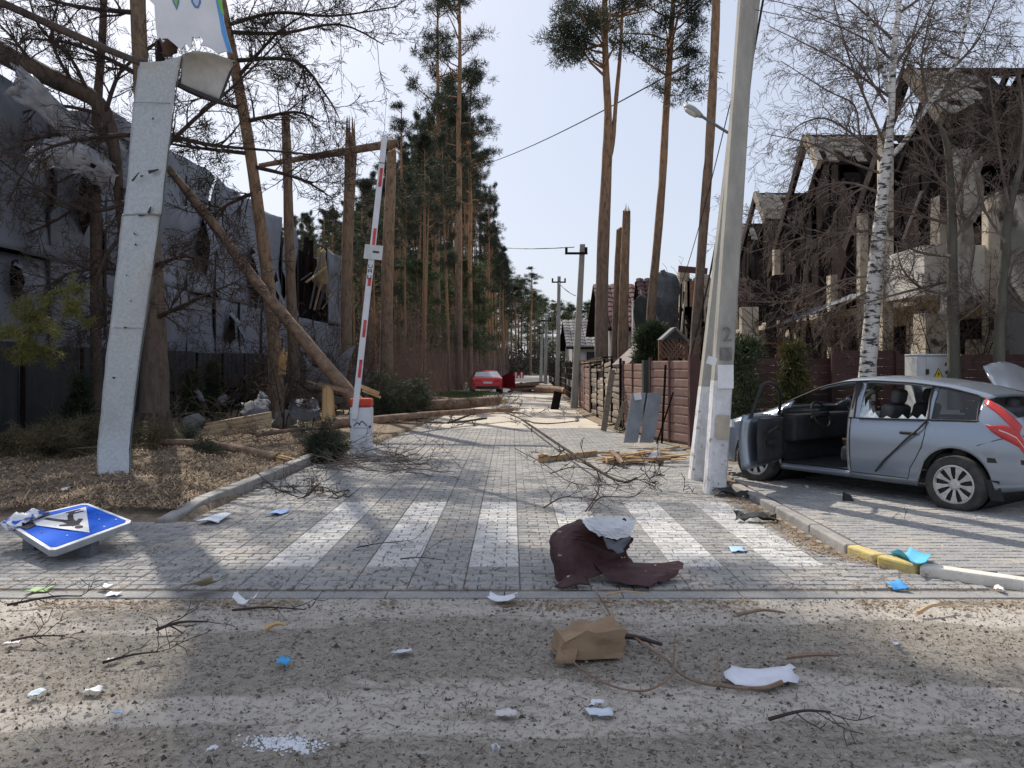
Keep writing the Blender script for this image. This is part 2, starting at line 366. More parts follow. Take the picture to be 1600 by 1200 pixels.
# left verge: uneven litter-covered soil behind a kerb
def vz(x, d): 
    e = edge(LEDGE, d); t = min(1, max(0, (e-x)/1.2))
    return .07+t*(.05+.05*math.sin(x*1.3+d*.7)+.04*math.sin(x*3.1-d*2.3)+.025*math.sin(x*7+d*6))
m = MB(); nd, nx = 110, 60; rows = []
for i in range(nd):
    d = 8.06+(i/(nd-1))**1.8*60
    for j in range(nx):
        e = (edge(LEDGE, max(d, 8.12)))+.06; x = e-(j/(nx-1))**1.6*34; m.v.append((x, d, -.02 if j == 0 else (vz(x, d)*min(1, (d-8.05)/.5)-.008)))
m.f = [(i*nx+j, i*nx+j+1, (i+1)*nx+j+1, (i+1)*nx+j) for i in range(nd-1) for j in range(nx-1)]; m.m = [0]*len(m.f)
verge = structure(link('verge', m.mesh('verge', M['soil'], True)))
kl = [V(-3.62, 8.0), V(-3.58, 8.9), V(-3.53, 9.8), V(-3.5, 10.7), V(-3.47, 11.6), V(-3.45, 12.5), V(-3.43, 13.3)]
for i, (a, b) in enumerate(zip(kl, kl[1:])):
    t = (b-a).normalized()*.006; m = MB(); m.beam((*(a+t), -.03 if i == 0 else .045), (*(b-t), .045), .17, .16); bevel(m.build('kerb_stone', M['kerb'], verge), .02)
m = MB(); nd, nx = 60, 24                              # right strip of dirt below the poles and the fence
for i in range(nd):
    d = 10.3+(i/(nd-1))**1.6*50
    for j in range(nx):
        t = j/(nx-1); e = edge(REDGE, d) - (.25 if d > 10.8 else .0); x = e+t*t*30; m.v.append((x, d, .012+(.07 if d > 13.4 else .02)*min(1, t*6)+.03*t*math.sin(x*3+d*2.2)*min(1, t*9) if x < 40 else .06))
m.f = [(i*nx+j, i*nx+j+1, (i+1)*nx+j+1, (i+1)*nx+j) for i in range(nd-1) for j in range(nx-1)]; m.m = [0]*len(m.f)
structure(link('right_verge', m.mesh('right_verge', M['soil'], True)))
# ------------------------------------------------------------------ vegetation generators
def unit(a): return a/np.maximum(np.linalg.norm(a, axis=1, keepdims=True), 1e-9)
def blades(C, R, per, L, W, rg, flat_=.75, up=.1, aim=None):
    C = np.asarray(C, float); n = len(C)*per; R = np.repeat(np.broadcast_to(R, (len(C),)), per)[:, None]
    d = unit(rg.normal(size=(n, 3))); p = np.repeat(C, per, 0)+d*R*rg.uniform(.1, 1, (n, 1))*np.array([1, 1, flat_])
    d2 = unit(d+rg.normal(size=(n, 3))*.7+np.array([0, 0, up])+(0 if aim is None else np.repeat(aim, per, 0)))
    s = unit(np.cross(d2, rg.normal(size=(n, 3))))*W/2; l = L*rg.uniform(.6, 1.25, (n, 1))
    out = np.empty((n, 3, 3)); out[:, 0] = p-s; out[:, 1] = p+s; out[:, 2] = p+d2*l; return out.reshape(-1, 3)
def branch(m, p, dv, L, r, cnt, rg, droop=0, wig=.16, mi=0, rmin=.004, lift=.0, spread=(.45, 1.05), tips=None, start=.2):
    n = 5 if cnt else 4; pts = [p.copy()]; d = dv.normalized()
    for i in range(n):
        d = (d+V(rg.gauss(0, wig), rg.gauss(0, wig), rg.gauss(0, wig)+lift-droop*(i/n))).normalized(); pts.append(pts[-1]+d*(L/n))
    rad = [max(rmin, r*(1-.72*i/n)) for i in range(n+1)]
    m.tube(pts, rad, 5 if r > .035 else 3, mi, cap=False)
    if tips is not None and len(cnt) <= 1: tips.append(pts[-1]); tips.append(pts[len(pts)//2])
    if cnt:
        for _ in range(cnt[0]):
            t = rg.uniform(start, 1)*n; i = min(n-1, int(t)); q = pts[i].lerp(pts[i+1], t-i); tg = (pts[i+1]-pts[i]).normalized()
            ax = tg.cross(V(rg.gauss(0, 1), rg.gauss(0, 1), rg.gauss(0, 1)))
            if ax.length < 1e-4: continue
            nd = Matrix.Rotation(rg.uniform(*spread), 3, ax.normalized()) @ tg
            branch(m, q, nd, L*rg.uniform(.32, .62)*(1.1-.45*t/n), max(rmin, rad[i]*rg.uniform(.42, .62)), cnt[1:], rg, droop, wig*1.15, mi, rmin, lift, spread, tips, .15)
def limb(m, pts, r0, r1, cnt, rg, Lsub=.9, sides=6, mi=0, droop=0, rmin=.004, t0=.1, wig=.17, tips=None, lift=0):
    """a limb through given points that bears side branches"""
    P = catmull([Vector(p) for p in pts], 4); k = len(P); rad = [r0+(r1-r0)*i/(k-1) for i in range(k)]
    m.tube(P, rad, sides, mi)
    for _ in range(cnt[0]):
        t = rg.uniform(t0, 1)*(k-1); i = min(k-2, int(t)); q = P[i].lerp(P[i+1], t-i); tg = (P[i+1]-P[i]).normalized()
        ax = tg.cross(V(rg.gauss(0, 1), rg.gauss(0, 1), rg.gauss(0, 1)))
        if ax.length < 1e-4: continue
        branch(m, q, Matrix.Rotation(rg.uniform(.5, 1.15), 3, ax.normalized()) @ tg, Lsub*rg.uniform(.5, 1.3), max(rmin, min(rad[i]*.6, rad[i]*rg.uniform(.35, .6))), cnt[1:], rg, droop, wig, mi, rmin, lift, tips=tips)
def trunk_path(m, pts, rad, n=10, mi=0, jag=0):
    P = catmull([Vector(p) for p in pts], 4); k = len(P); xs = np.linspace(0, len(rad)-1, k); R = np.interp(xs, range(len(rad)), rad)
    m.tube(P, [a*(1+RNG.uniform(-.05, .05)) for a in R], n, mi, True, jag); return P
def pine_crown(m, P0, top, r, nb, rg, npg, clumps=5, rc=.42, per=70, L=.28, W=.034, low=.5, shape=1.0):
    """whorls of rising limbs between two points of a trunk; returns needle triangles"""
    C = []; R = []
    for b in range(nb):
        t = rg.random()**.85; p = P0.lerp(top, t); a = rg.uniform(0, 6.283)
        sh = (.45+.9*math.sin(math.pi*min(1, .12+t*.86))**shape)*(1-.45*t)
        Lb = r*sh*rg.uniform(.5, 1.25); el = rg.uniform(-.1, .45)+.5*t; d = V(math.cos(a)*math.cos(el), math.sin(a)*math.cos(el), math.sin(el))
        q = [p]; dd = d
        for i in range(4): dd = (dd+V(rg.gauss(0, .15), rg.gauss(0, .15), rg.gauss(.07, .12))).normalized(); q.append(q[-1]+dd*Lb/4)
        m.tube(q, [.05*(1-t*.5), .04, .028, .018, .01], 4, cap=False)
        for c in range(clumps):
            u = rg.uniform(low, 1.02)*4; i = min(3, int(u)); x = q[i].lerp(q[i+1], u-i)
            C.append(tuple(x+V(rg.gauss(0, .16*Lb), rg.gauss(0, .16*Lb), rg.gauss(.08, .07*Lb)))); R.append(rc*rg.uniform(.55, 1.3))
    C.append(tuple(top)); R.append(rc)
    return blades(C, np.array(R), per, L, W, npg)
def pine_variant(seed, H, r0, c0, cr, nb, **kw):
    rg = random.Random(seed); npg = np.random.default_rng(seed); m = MB()
    pts = [V(0, 0, -.3)]; x = y = 0
    for i in range(1, 8): x += rg.gauss(0, .014*H/8); y += rg.gauss(0, .014*H/8); pts.append(V(x, y, H*i/7))
    P = trunk_path(m, pts, [r0*1.15, r0, r0*.92, r0*.84, r0*.72, r0*.58, r0*.4, r0*.14], 8)
    P0 = P[int(len(P)*c0)]
    for _ in range(rg.randint(5, 11)):                   # dead stubs below the crown
        q = P[rg.randint(int(len(P)*.2), max(int(len(P)*.2)+1, int(len(P)*c0)))]; a = rg.uniform(0, 6.28)
        m.tube([q, q+V(math.cos(a), math.sin(a), rg.uniform(-.2, .3))*rg.uniform(.3, 1.3)], [.025, .008], 3, cap=False)
    tri = pine_crown(m, P0, P[-1], cr, nb, rg, npg, **kw)
    return m.mesh('trunk', M['pine_bark'], True), np_mesh('crown', tri, 3, M['needles'])
TALL = [pine_variant(11, 24, .18, .56, 2.1, 36), pine_variant(12, 24, .16, .66, 1.8, 26), pine_variant(13, 24, .19, .48, 2.3, 42), pine_variant(14, 24, .15, .72, 2.0, 22), pine_variant(15, 24, .17, .6, 1.7, 28, clumps=4)]
YOUNG = []
for s_ in (21, 22, 23):
    a_, b_ = pine_variant(s_, 12, .11, .22, 2.2, 46, rc=.5, shape=.7); b_.materials.clear(); b_.materials.append(M['needles_green']); YOUNG.append((a_, b_))
def put_pine(var, x, d, h, label, group=None, lean=(0, 0), thick=1.0, name='pine_tree'):
    o = thing(name, label, 'pine tree', (x, d, 0), group); o.rotation_euler = (lean[0], lean[1], U(0, 6.28))
    H = 12 if var in YOUNG else 24
    sxy = (h/H)**.5*thick; o.scale = (sxy, sxy, h/H)
    link('trunk', var[0], o, True); link('crown', var[1], o, True); return o
# ------------------------------------------------------------------ the pine wood left of the road
FG = 'pines of the wood left of the road'
NB_ = [(716, 46, 27.5, 0, 'tallest pine of the wood, long dark crown reaching the picture top'),
       (684, 50, 27, 2, 'tall pine beside the tallest one, its upper crown parted by sky'),
       (735, 51, 21, 0, 'pine with ragged crown on the sky side below the tallest pine'),
       (622, 47, 17.5, 4, 'thin crowned pine standing just right of the raised barrier arm tip'),
       (764, 60, 14.6, 2, 'outermost pine of the wood, its tiered crown against the sky'),
       (786, 76, 12.5, 1, 'small pine at the right end of the wood above the red car')]
for px, d, h, v, lb in NB_: put_pine(TALL[v], (px-800)/F*d, d, h, lb, FG)
def skyline(px):
    return np.interp(px, [430, 520, 560, 600, 650, 700, 740, 765, 790, 830, 880, 960], [330, 330, 300, 235, 190, 110, 180, 310, 400, 470, 478, 490])
pts_ = []; rr = random.Random(5); tries = 0
while len(pts_) < 165 and tries < 15000:
    tries += 1; px = rr.uniform(440, 800); d = 26+104*rr.random()**1.15; x = (px-800)/F*d
    if x > edge(LEDGE, d)-1.3 or (d < 48 and x < -8.6) or (d < 50 and px < 545) or (d < 31 and not 575 < px < 668) : continue
    if abs(px-762) < 28 and d < 47: continue
    if any((x-a)**2+(d-b)**2 < 2.2 for a, b in pts_): continue
    pts_.append((x, d))
tries = 0
while len(pts_) < 225 and tries < 9000:                  # deeper rows close the gaps
    tries += 1; d = rr.uniform(66, 125); px = rr.uniform(470, 800); x = (px-800)/F*d
    if x < edge(LEDGE, d)-1.5 and not any((x-a)**2+(d-b)**2 < 2.0 for a, b in pts_): pts_.append((x, d))
pts_.sort(key=lambda q: q[1])
ORD = 'first second third fourth fifth sixth seventh eighth ninth tenth eleventh twelfth thirteenth fourteenth fifteenth sixteenth seventeenth eighteenth nineteenth twentieth'.split()
front = {q: '%s near pine trunk of the wood, counted leftwards from the red car' % ORD[i] for i, q in enumerate(sorted(pts_[:20], key=lambda q: -q[0]/q[1]))}
for i, (x, d) in enumerate(pts_):
    px = 800+x/d*F; h = (1.65+(HOR-skyline(px))/F*d)*rr.uniform(.72, 1.0); young = rr.random() < .2 and d > 46
    if young: put_pine(YOUNG[i % 3], x, d, min(h, rr.uniform(7, 13)), 'young green pine among the trunks of the wood', 'young pines in the wood', thick=1.1)
    else: put_pine(TALL[i % 5], x, d, max(7.5, h), front.get((x, d), 'straight slim pine with orange trunk deep in the dense wood'), FG, lean=(rr.gauss(0, .018), rr.gauss(0, .022)), thick=rr.uniform(.55, .9))
for i in range(60):                                      # wood that closes the far end of the street
    px = 560+i*7.0+rr.uniform(-5, 5); d = rr.uniform(122, 185)
    if px > 985: break
    h = 1.65+(HOR-np.interp(px, [540, 700, 800, 830, 850, 900, 990], [400, 400, 425, 455, 468, 475, 495]))/F*d*rr.uniform(.88, 1.04)
    put_pine(TALL[i % 5] if i % 3 else YOUNG[i % 3], (px-800)/F*d, d, h, 'far hazy pine closing the end of the street', 'pines across the end of the street', thick=1.35)
put_pine(TALL[4], at(829, 0, 118).x, 118, 16.5, 'single far pine rising above the treeline at the street end', None, thick=1.5)
def thicket():                                           # brownish undergrowth of thin stems
    rg = np.random.default_rng(4); n = 5200; d = 30+85*rg.random(n)**1.2; px = rg.uniform(560, 800, n); x = (px-800)/F*d
    e = np.array([edge(LEDGE, q) for q in d])-1.6; k = x < e; x, d = x[k], d[k]; n = len(x)
    h = rg.uniform(.8, 5.5, n)*np.clip(rg.random(n)+.35, 0, 1); p = np.stack([x, d, np.full(n, .05)], 1); tp = p+np.stack([rg.normal(0, .16, n)*h, rg.normal(0, .12, n)*h, h], 1)
    s = np.stack([rg.uniform(.006, .022, n), np.zeros(n), np.zeros(n)], 1); out = [np.stack([p-s, p+s, tp], 1)]
    for _ in range(5):
        t = rg.uniform(.2, 1, (n, 1)); q = p+(tp-p)*t; dv = unit(rg.normal(size=(n, 3))+np.array([0, 0, .7]))*rg.uniform(.2, 1.1, (n, 1)); u_ = np.array([[.006, 0, .006]])
        out.append(np.stack([q-u_, q+u_, q+dv], 1))
    return np.concatenate(out).reshape(-1, 3)
tag(link('undergrowth', np_mesh('undergrowth', thicket(), 3, mat('thicket_stems', (.30, .205, .17), (.17, .12, .10), .4, mode='world'))), 'brown thicket of bare stems between the pine trunks', 'undergrowth', kind='stuff')
def far_belt():
    rg = np.random.default_rng(14); n = 2600; d = rg.uniform(118, 190, n); px = rg.uniform(430, 1010, n); x = (px-800)/F*d; C = np.column_stack([x, d, rg.uniform(.2, 5.5, n)*rg.random(n)**.6])
    return blades(C, .9, 9, 1.1, .3, rg)
tag(link('undergrowth', np_mesh('undergrowth', far_belt(), 3, mat('far_thicket', (.10, .085, .07), (.075, .085, .055), .12, mode='world'))), 'far brown and green thicket closing the end of the street', 'undergrowth', kind='stuff')
def grass(name, spots, n, mt, hmax, seed):
    rg = np.random.default_rng(seed); C = []
    for (x, y, z, r) in spots: a = rg.normal(size=(n, 2))*r/2; C.append(np.column_stack([x+a[:, 0], y+a[:, 1], np.full(n, z)]))
    C = np.concatenate(C); k = len(C); s = unit(np.column_stack([rg.normal(size=(k, 2)), np.zeros(k)]))*.006*(1+C[:, 1:2]/25); tp = C+np.column_stack([rg.normal(0, .06, (k, 2)), rg.uniform(.3, 1, k)*hmax])
    return link(name, np_mesh(name, np.stack([C-s, C+s, tp], 1).reshape(-1, 3), 3, mt))
tag(grass('grass', [(-2.9, 33, .08, 2), (-3.6, 36, .1, 3), (-3, 40, .08, 2), (-3.2, 29, .1, 1.2), (-4.4, 31, .1, 2)], 1500, M['needles_green'], .3, 3), 'short green grass on the verge before the red car', 'grass', kind='stuff')
# ------------------------------------------------------------------ broken and leaning pines in front of the grey building
def px_path(pts, d): return [at(p[0], p[1], p[2] if len(p) > 2 else d) for p in pts]
rg = random.Random(31); npg = np.random.default_rng(31)
def tree_thing(name, label, cat, base, group=None): return thing(name, label, cat, base, group)
# big pine behind the bent sheet
t = tree_thing('pine_tree', 'thick pine with stripped reddish bark right behind the bent sheet metal strip', 'pine tree', at(238, 712, 15.2))
m = MB(); trunk_path(m, px_path([(236, 722), (241, 640), (242, 520), (236, 380), (227, 230), (219, 90), (214, -60), (214, -330), (225, -560)], 15.2), [.40, .29, .215, .18, .16, .15, .14, .12, .06], 12)
for a in range(9):                                       # root flare
    an = a*.7; b = at(238, 700, 15.2); m.tube([b+V(math.cos(an)*.25, math.sin(an)*.25, .7), b+V(math.cos(an)*.45, math.sin(an)*.45, -.12)], [.09, .13], 6)
m.build('trunk', M['pine_bark_near'], t, True)
m = MB(); tips = []
for spec in ([(228, 300), (150, 330, 14.5), (70, 300, 14), (0, 250, 13.8)], [(235, 430), (170, 420, 14.6), (100, 430, 14.2), (60, 470, 14)], [(232, 420), (290, 400, 14.6), (350, 420, 14.2)],
             [(222, 120), (120, 70, 14.6), (30, 60, 14)], [(215, 20), (120, 10, 14.6), (10, -20, 14)], [(226, 200), (320, 225, 15.6), (420, 235, 16.5), (520, 245, 17)],
             [(220, 210), (150, 215, 14.2), (60, 240, 13.6), (10, 320, 13.4)], [(238, 500), (300, 470, 14.5), (370, 440, 14)], [(240, 480), (180, 500, 14.3), (120, 520, 14)], [(228, 260), (300, 190, 15), (370, 130, 15.3), (440, 60, 15.6)],
             [(222, 150), (280, 130, 14.4), (330, 150, 14)], [(230, 330), (180, 380, 14.4), (150, 440, 14.1), (155, 500, 14)]):
    limb(m, px_path(spec, 15.2), .055, .012, (20, 7, 5), rg, .85, tips=tips, rmin=.0045, wig=.13)
m.build('bare_limbs', M['twig'], t)
m = MB(); m.tube([at(214, -60, 15.2), V(-6.2, 15.0, 10.3), V(-5.2, 14.9, 11.0)], [.13, .11, .08], 7); tri = pine_crown(m, V(-5.1, 14.9, 10.4), V(-6.9, 15.6, 15.4), 2.3, 60, rg, npg, clumps=7, rc=.66, per=60, L=.3, W=.06, low=.3)
m.build('upper_limbs', M['dark_bark'], t); link('crown', np_mesh('crown', tri, 3, M['needles']), t)
# leaning pine
t = tree_thing('pine_tree', 'leaning orange pine with a splintered scar near its foot, left of the broken poles', 'pine tree', at(434, 672, 20))
m = MB(); trunk_path(m, px_path([(434, 690), (430, 560), (420, 450), (404, 330), (388, 220), (370, 120), (352, 30), (330, -80), (312, -260), (300, -420)], 20), [.22, .18, .165, .155, .145, .135, .13, .12, .1, .05], 10)
m.build('trunk', M['pine_bark_near'], t, True)
m = MB()
for k_ in range(5): m.beam(at(436+k_*2.2, 585, 19.72), at(438+k_*2.4, 556-6*(k_ % 3), 19.7), .05, .03)
m.build('splinters', M['raw_wood'], t)
m = MB(); tips = []
for spec in ([(352, 40), (430, 20, 19.5), (520, 25, 19), (622, 10, 18.6)], [(356, 50), (440, 52, 19.6), (530, 38, 19), (600, 70, 18.6)], [(384, 190), (460, 175, 19.6), (500, 190, 19.2)], [(372, 120), (430, 55, 19.5), (480, 20, 19)],
             [(390, 240), (300, 230, 19.2), (210, 215, 18.5)], [(365, 95), (460, 95, 19.4), (510, 150, 19), (530, 185, 18.8)], [(380, 170), (310, 150, 19.4), (250, 120, 19)], [(395, 260), (470, 280, 19.5), (520, 310, 19.2)], [(400, 300), (340, 330, 19.4), (290, 390, 19)]):
    limb(m, px_path(spec, 20), .06, .012, (17, 8, 5), rg, 1.1, tips=tips, rmin=.0055, wig=.13)
m.build('bare_limbs', M['twig'], t)
C_ = [tuple(at(px+rg.gauss(0, 18), py+rg.gauss(0, 10), 19.6+rg.gauss(0, .3))) for px, py in ((395, 25), (425, 35), (375, 30), (440, 100), (455, 125), (470, 118), (415, 115), (340, 215), (330, 250), (300, 255), (350, 270), (310, 280), (395, 60), (345, 300), (325, 200)) for _ in range(5)]
m = MB(); tri = pine_crown(m, at(326, -130, 20), at(300, -520, 20.5), 2.7, 52, rg, npg, clumps=6, rc=.6, per=55, L=.3, W=.06, low=.35)
m.build('upper_limbs', M['dark_bark'], t); link('crown', np_mesh('crown', np.concatenate([tri, blades(C_, .28, 34, .2, .025, npg)]), 3, M['needles']), t)
def broken(label, pts, d, rad, top, jagn=5, spike=.6):
    t = tree_thing('broken_pine', label, 'tree trunk', at(pts[0][0], pts[0][1], d)); m = MB(); P = trunk_path(m, px_path(pts, d), rad, 10, 0, .15); m.build('trunk', M['pine_bark_near'], t, True)
    m = MB(); e = P[-1]; r_ = rad[-1]
    for i in range(jagn):
        a = i*6.28/jagn; b = e+V(math.cos(a), math.sin(a), 0)*r_*.6; m.tube([b-V(0, 0, .25), b+V(rg.gauss(0, .02), rg.gauss(0, .02), rg.uniform(.1, spike))], [r_*.42, .006], 5)
    m.build('splintered_top', M['raw_wood'] if top else M['log_bark'], t); return t
broken('broken pine pole with flat snapped top, right of the leaning pine', [(462, 655), (457, 520), (452, 380), (449, 260), (446, 180)], 22, [.18, .155, .14, .13, .12], 0, 6, .12)
broken('shattered dark trunk with long upright splinters, left of the barrier arm', [(540, 640), (541, 500), (543, 380), (547, 280), (548, 238)], 24, [.2, .18, .17, .18, .19], 0, 9, 1.3)
broken('thick reddish trunk just right of the raised barrier arm, snapped above', [(604, 625), (604, 520), (606, 400), (610, 300), (612, 240)], 28, [.28, .23, .21, .19, .17], 1, 6, .4)
broken('greyish broken trunk behind the barrier box', [(574, 610), (575, 520), (578, 420), (580, 330)], 33, [.22, .19, .17, .15], 0, 5, .5)
t = tree_thing('fallen_pine', 'long pine fallen slantwise from the grey building to the ground by the barrier', 'tree trunk', at(556, 640, 17.5))
m = MB(); trunk_path(m, px_path([(262, 262, 19.5), (330, 345, 19), (400, 440, 18.6), (470, 525, 18), (552, 622, 17.5), (562, 634, 17.4)], 18), [.09, .11, .13, .145, .165, .17], 10); m.build('trunk', M['log_bark'], t, True)
m = MB(); limb(m, px_path([(270, 275, 19.4), (300, 320, 19), (370, 400, 18.6)], 19), .02, .01, (14, 5, 3), rg, .9); m.build('twigs', M['twig'], t)
t = tree_thing('snapped_pine_top', 'snapped pine stem hanging level across the broken trunks, at the barrier arm tip', 'tree trunk', at(405, 258, 23.4))
m = MB(); trunk_path(m, px_path([(405, 259), (480, 246), (560, 233), (622, 223)], 23.6), [.07, .1, .13, .14], 8); m.build('trunk', M['log_bark'], t, True)
m = MB(); limb(m, px_path([(405, 259), (500, 243), (600, 226)], 23.6), .03, .02, (16, 5, 3), rg, 1.1); m.build('twigs', M['twig'], t)
t = tree_thing('broken_limb', 'thick broken dark trunk bending to the upper left corner over the grey wall', 'tree trunk', at(190, 330, 16.5))
m = MB(); trunk_path(m, px_path([(-40, 60), (30, 98), (90, 126), (140, 150), (165, 178), (178, 230), (188, 330), (200, 460)], 16.5), [.22, .22, .2, .18, .15, .12, .1, .08], 10); m.build('trunk', M['dark_bark'], t, True)
m = MB()
for spec in ([(165, 180), (90, 165), (20, 180)], [(140, 150), (110, 90), (60, 40), (40, -30)], [(60, 110), (20, 60), (-20, 20)], [(170, 190), (130, 260), (60, 300)], [(180, 250), (110, 330), (30, 370)], [(165, 175), (190, 110), (250, 60), (290, -20)], [(170, 200), (60, 215), (-10, 240)], [(120, 140), (80, 60), (100, -20)]):
    limb(m, px_path(spec, 16.4), .05, .012, (18, 7, 4), rg, .9, rmin=.005)
m.build('bare_limbs', M['twig'], t)
t = tree_thing('tree_stem', 'slim dark stem standing against the sky at the top left, behind the broken limb', 'tree trunk', at(150, 640, 17.5)); m = MB(); trunk_path(m, px_path([(150, 640), (150, 400), (150, 200), (160, 60), (164, -80)], 17.5), [.13, .12, .11, .08, .07], 8)
m.build('trunk', M['dark_bark'], t, True)
m = MB(); limb(m, px_path([(152, 300), (158, 120), (164, -60)], 17.5), .03, .02, (16, 6, 4), rg, 1.1); m.build('bare_limbs', M['twig'], t)
m = MB(); trunk_path(m, px_path([(-60, -24), (60, 30), (150, 70), (224, 100)], 14.0), [.075, .075, .07, .065], 8)
tag(m.build('fallen_pole', M['dark_bark']), 'straight dark pole slanting from the top left corner to the bent sheet', 'pole')
# ------------------------------------------------------------------ grey sheet-clad building
M['clad'] = mat('blue_grey_cladding', (.23, .255, .30), (.165, .18, .215), 1.3, rough=.55, mode='world', bump=.15, bscale=3, spot=((.24, .25, .27), 3.2, .70))
M['clad_dark'] = mat('dark_fence_sheet', (.045, .052, .058), (.033, .038, .044), 2, rough=.6, mode='world', spot=((.09, .09, .09), 4, .68))
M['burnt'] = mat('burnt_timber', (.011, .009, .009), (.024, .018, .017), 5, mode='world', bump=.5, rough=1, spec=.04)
M['galv'] = mat('galvanised_sheet', (.43, .455, .465), (.34, .36, .375), 26, rough=.45, metal=.5, bump=.08, bscale=30, spot=((.47, .50, .52), 3, .66))
M['galv_debris'] = mat('crumpled_metal', (.20, .215, .24), (.13, .14, .16), 9, rough=.85, metal=0, spec=.1, bump=.2)
bld = thing('clad_building', 'long blue grey metal clad building with warped panels behind the left fence', 'building', (-10.5, 30, 0))
WX, seams = -10.5, [12.6, 14.9, 17.3, 19.7, 22.1, 24.6, 27.0, 29.4, 32.0, 34.8, 37.4, 40.2, 43.5, 47.0]
for i, (a, b) in enumerate(zip(seams, seams[1:])):
    for lv in range(2):
        z0, z1 = (0, 4.0) if lv == 0 else (4.02, 8.3)
        if lv == 1 and 37 < a < 43: continue
        r_ = random.Random(i*7+lv); wp = .10 if lv else .05
        zt = [z1, z1]
        if lv and i == 0: zt = [8.3, 7.9]
        if lv and i == 1: zt = [7.9, 7.4]
        if lv and i == 2: zt = [7.4, 8.2]
        g = [[V(WX+r_.gauss(0, wp)+(.03 if k in (0, 3) else 0), a+.012+(b-a-.024)*k/3, z0+(zt[0]+(zt[1]-zt[0])*k/3-z0)*l/4 + (r_.gauss(0, .03) if l == 4 and lv else 0)) for k in range(4)] for l in range(5)]
        sheet(g, 4, .014 if lv else .008, .02, i*3+lv, name='wall_panel', mats=M['clad'], parent=bld)
for i, s_ in enumerate(seams[1:-1]):
    m = MB(); m.box((WX+.07, s_, 3.9), (.05, .05, 7.6)); m.build('seam_strip', M['clad_dark'], bld)
m = MB(); m.box((-16, 30, 3.8), (10.4, 34, 7.4)); m.build('inner_block', M['burnt'], bld)
m = MB(); m.box((-12.6, 46.8, 4.1), (4.2, .2, 8.2)); m.build('end_wall', M['clad'], bld)
for k_, (y_, z_, w_) in enumerate(((38.2, 6.2, .3), (40.3, 6.2, .25), (42.6, 6.2, .3))): m = MB(); m.beam((WX, y_, 4), (WX+.1, y_+rg.gauss(0, .4), 8.1), .2, .2); m.build('steel_post', M['burnt'], bld)
for k_ in range(7): m = MB(); y_ = 37.6+k_*.85; m.beam((WX+.15, y_, 4.3+rg.uniform(0, 1.5)), (WX+.5+rg.uniform(0, .5), y_+rg.gauss(0, .7), 6.3+rg.uniform(-.5, 1.2)), .16, .05); m.build('torn_board', M['straw'] if k_ % 2 else M['galv_debris'], bld)
sheet([[V(-10.2, 39.4, 5.8), V(-9.9, 41.8, 5.5)], [V(-10.0, 39.8, 7.6), V(-10.1, 41.4, 7.9)]], 4, .05, .02, 5, name='torn_board', mats=mat('ochre_board', (.34, .26, .13), (.2, .16, .09), 3), parent=bld, edge=.15)
fen = thing('sheet_fence', 'dark sheet metal fence below the grey building on the left', 'fence', (-9.5, 22, 0))
for i in range(11):
    a = 12.8+i*2.05; m = MB(); n = 20; zt = 2.05+rg.uniform(-.05, .05)
    for j in range(n+1):
        y_ = a+2.03*j/n; x_ = -9.5+(.018 if (j//2) % 2 else -.018); m.v += [(x_, y_, .05), (x_, y_, zt)]
    m.f = [(2*j, 2*j+2, 2*j+3, 2*j+1) for j in range(n)]; m.m = [0]*n; m.build('fence_panel', M['clad_dark'], fen)
    m = MB(); m.box((-9.46, a, 1.02), (.06, .06, 2.0)); m.build('post', M['burnt'], fen)
# boughs, brush and small evergreens by the fence
def bush(name, label, cat, c, rx, rz, n, mt, seed, L=.12, W=.025, per=26, rc=.14, group=None, cone=.8):
    r_ = random.Random(seed); ng = np.random.default_rng(seed); t = thing(name, label, cat, c, group); m = MB(); C = []; c = Vector(c)
    for i in range(n):
        u = r_.random()**.8; a = r_.uniform(0, 6.28); rr_ = rx*(1-cone*u)*r_.uniform(.45, 1.05)*(1+.25*math.sin(a*3+seed)); p = c+V(math.cos(a)*rr_, math.sin(a)*rr_, rz*u+.04); C.append(tuple(p))
        if i % 3 == 0: m.tube([c+V(0, 0, rz*u*.55), p], [.012, .004], 3, cap=False)
    m.tube([c-V(0, 0, .05), c+V(0, 0, rz*.85)], [.04, .01], 5); m.build('stem', M['dark_bark'], t)
    link('foliage', np_mesh('foliage', blades(C, rc, per, L, W, ng, up=.5), 3, mt), t); return t
for i, (px, d, h, lb) in enumerate(((124, 15.5, 1.25, 'small dark conical thuja by the sheet fence, left of the bent strip'), (300, 19, 1.3, 'small dark thuja by the fence, right of the thick pine'), (333, 20, 1.5, 'taller small thuja by the fence among metal scraps'))):
    bush('thuja', lb, 'shrub', (at(px, 600, d).x, d, .12), .33, h, 130, M['thuja'], 40+i)
def boughs(name, label, cat, spec, mt, seed, nsub=10, L=.14, rn=.07, per=10, twm='pale_twig', sub=.5, cnt=4):
    r_ = random.Random(seed); ng = np.random.default_rng(seed); t = thing(name, label, cat, spec[0][0]); m = MB(); tips = []
    for pts in spec: limb(m, pts, .02, .006, (nsub, cnt), r_, sub, 5, rmin=.003, tips=tips, droop=.05)
    m.build('twigs', M[twm], t)
    if mt:
        T = np.array([tuple(p) for p in tips]); link('needles', np_mesh('needles', blades(T, rn, per, L, .012, ng), 3, mt), t)
    return t
bp = []
for i in range(15):
    x_, y_ = U(-9.4, -7.6), U(13.2, 14.6); bp.append([V(x_, y_, .2), V(x_+U(.3, .8), y_+U(-.3, .3), U(.2, .4)), V(x_+U(.9, 1.6), y_+U(-.5, .5), U(.1, .3))])
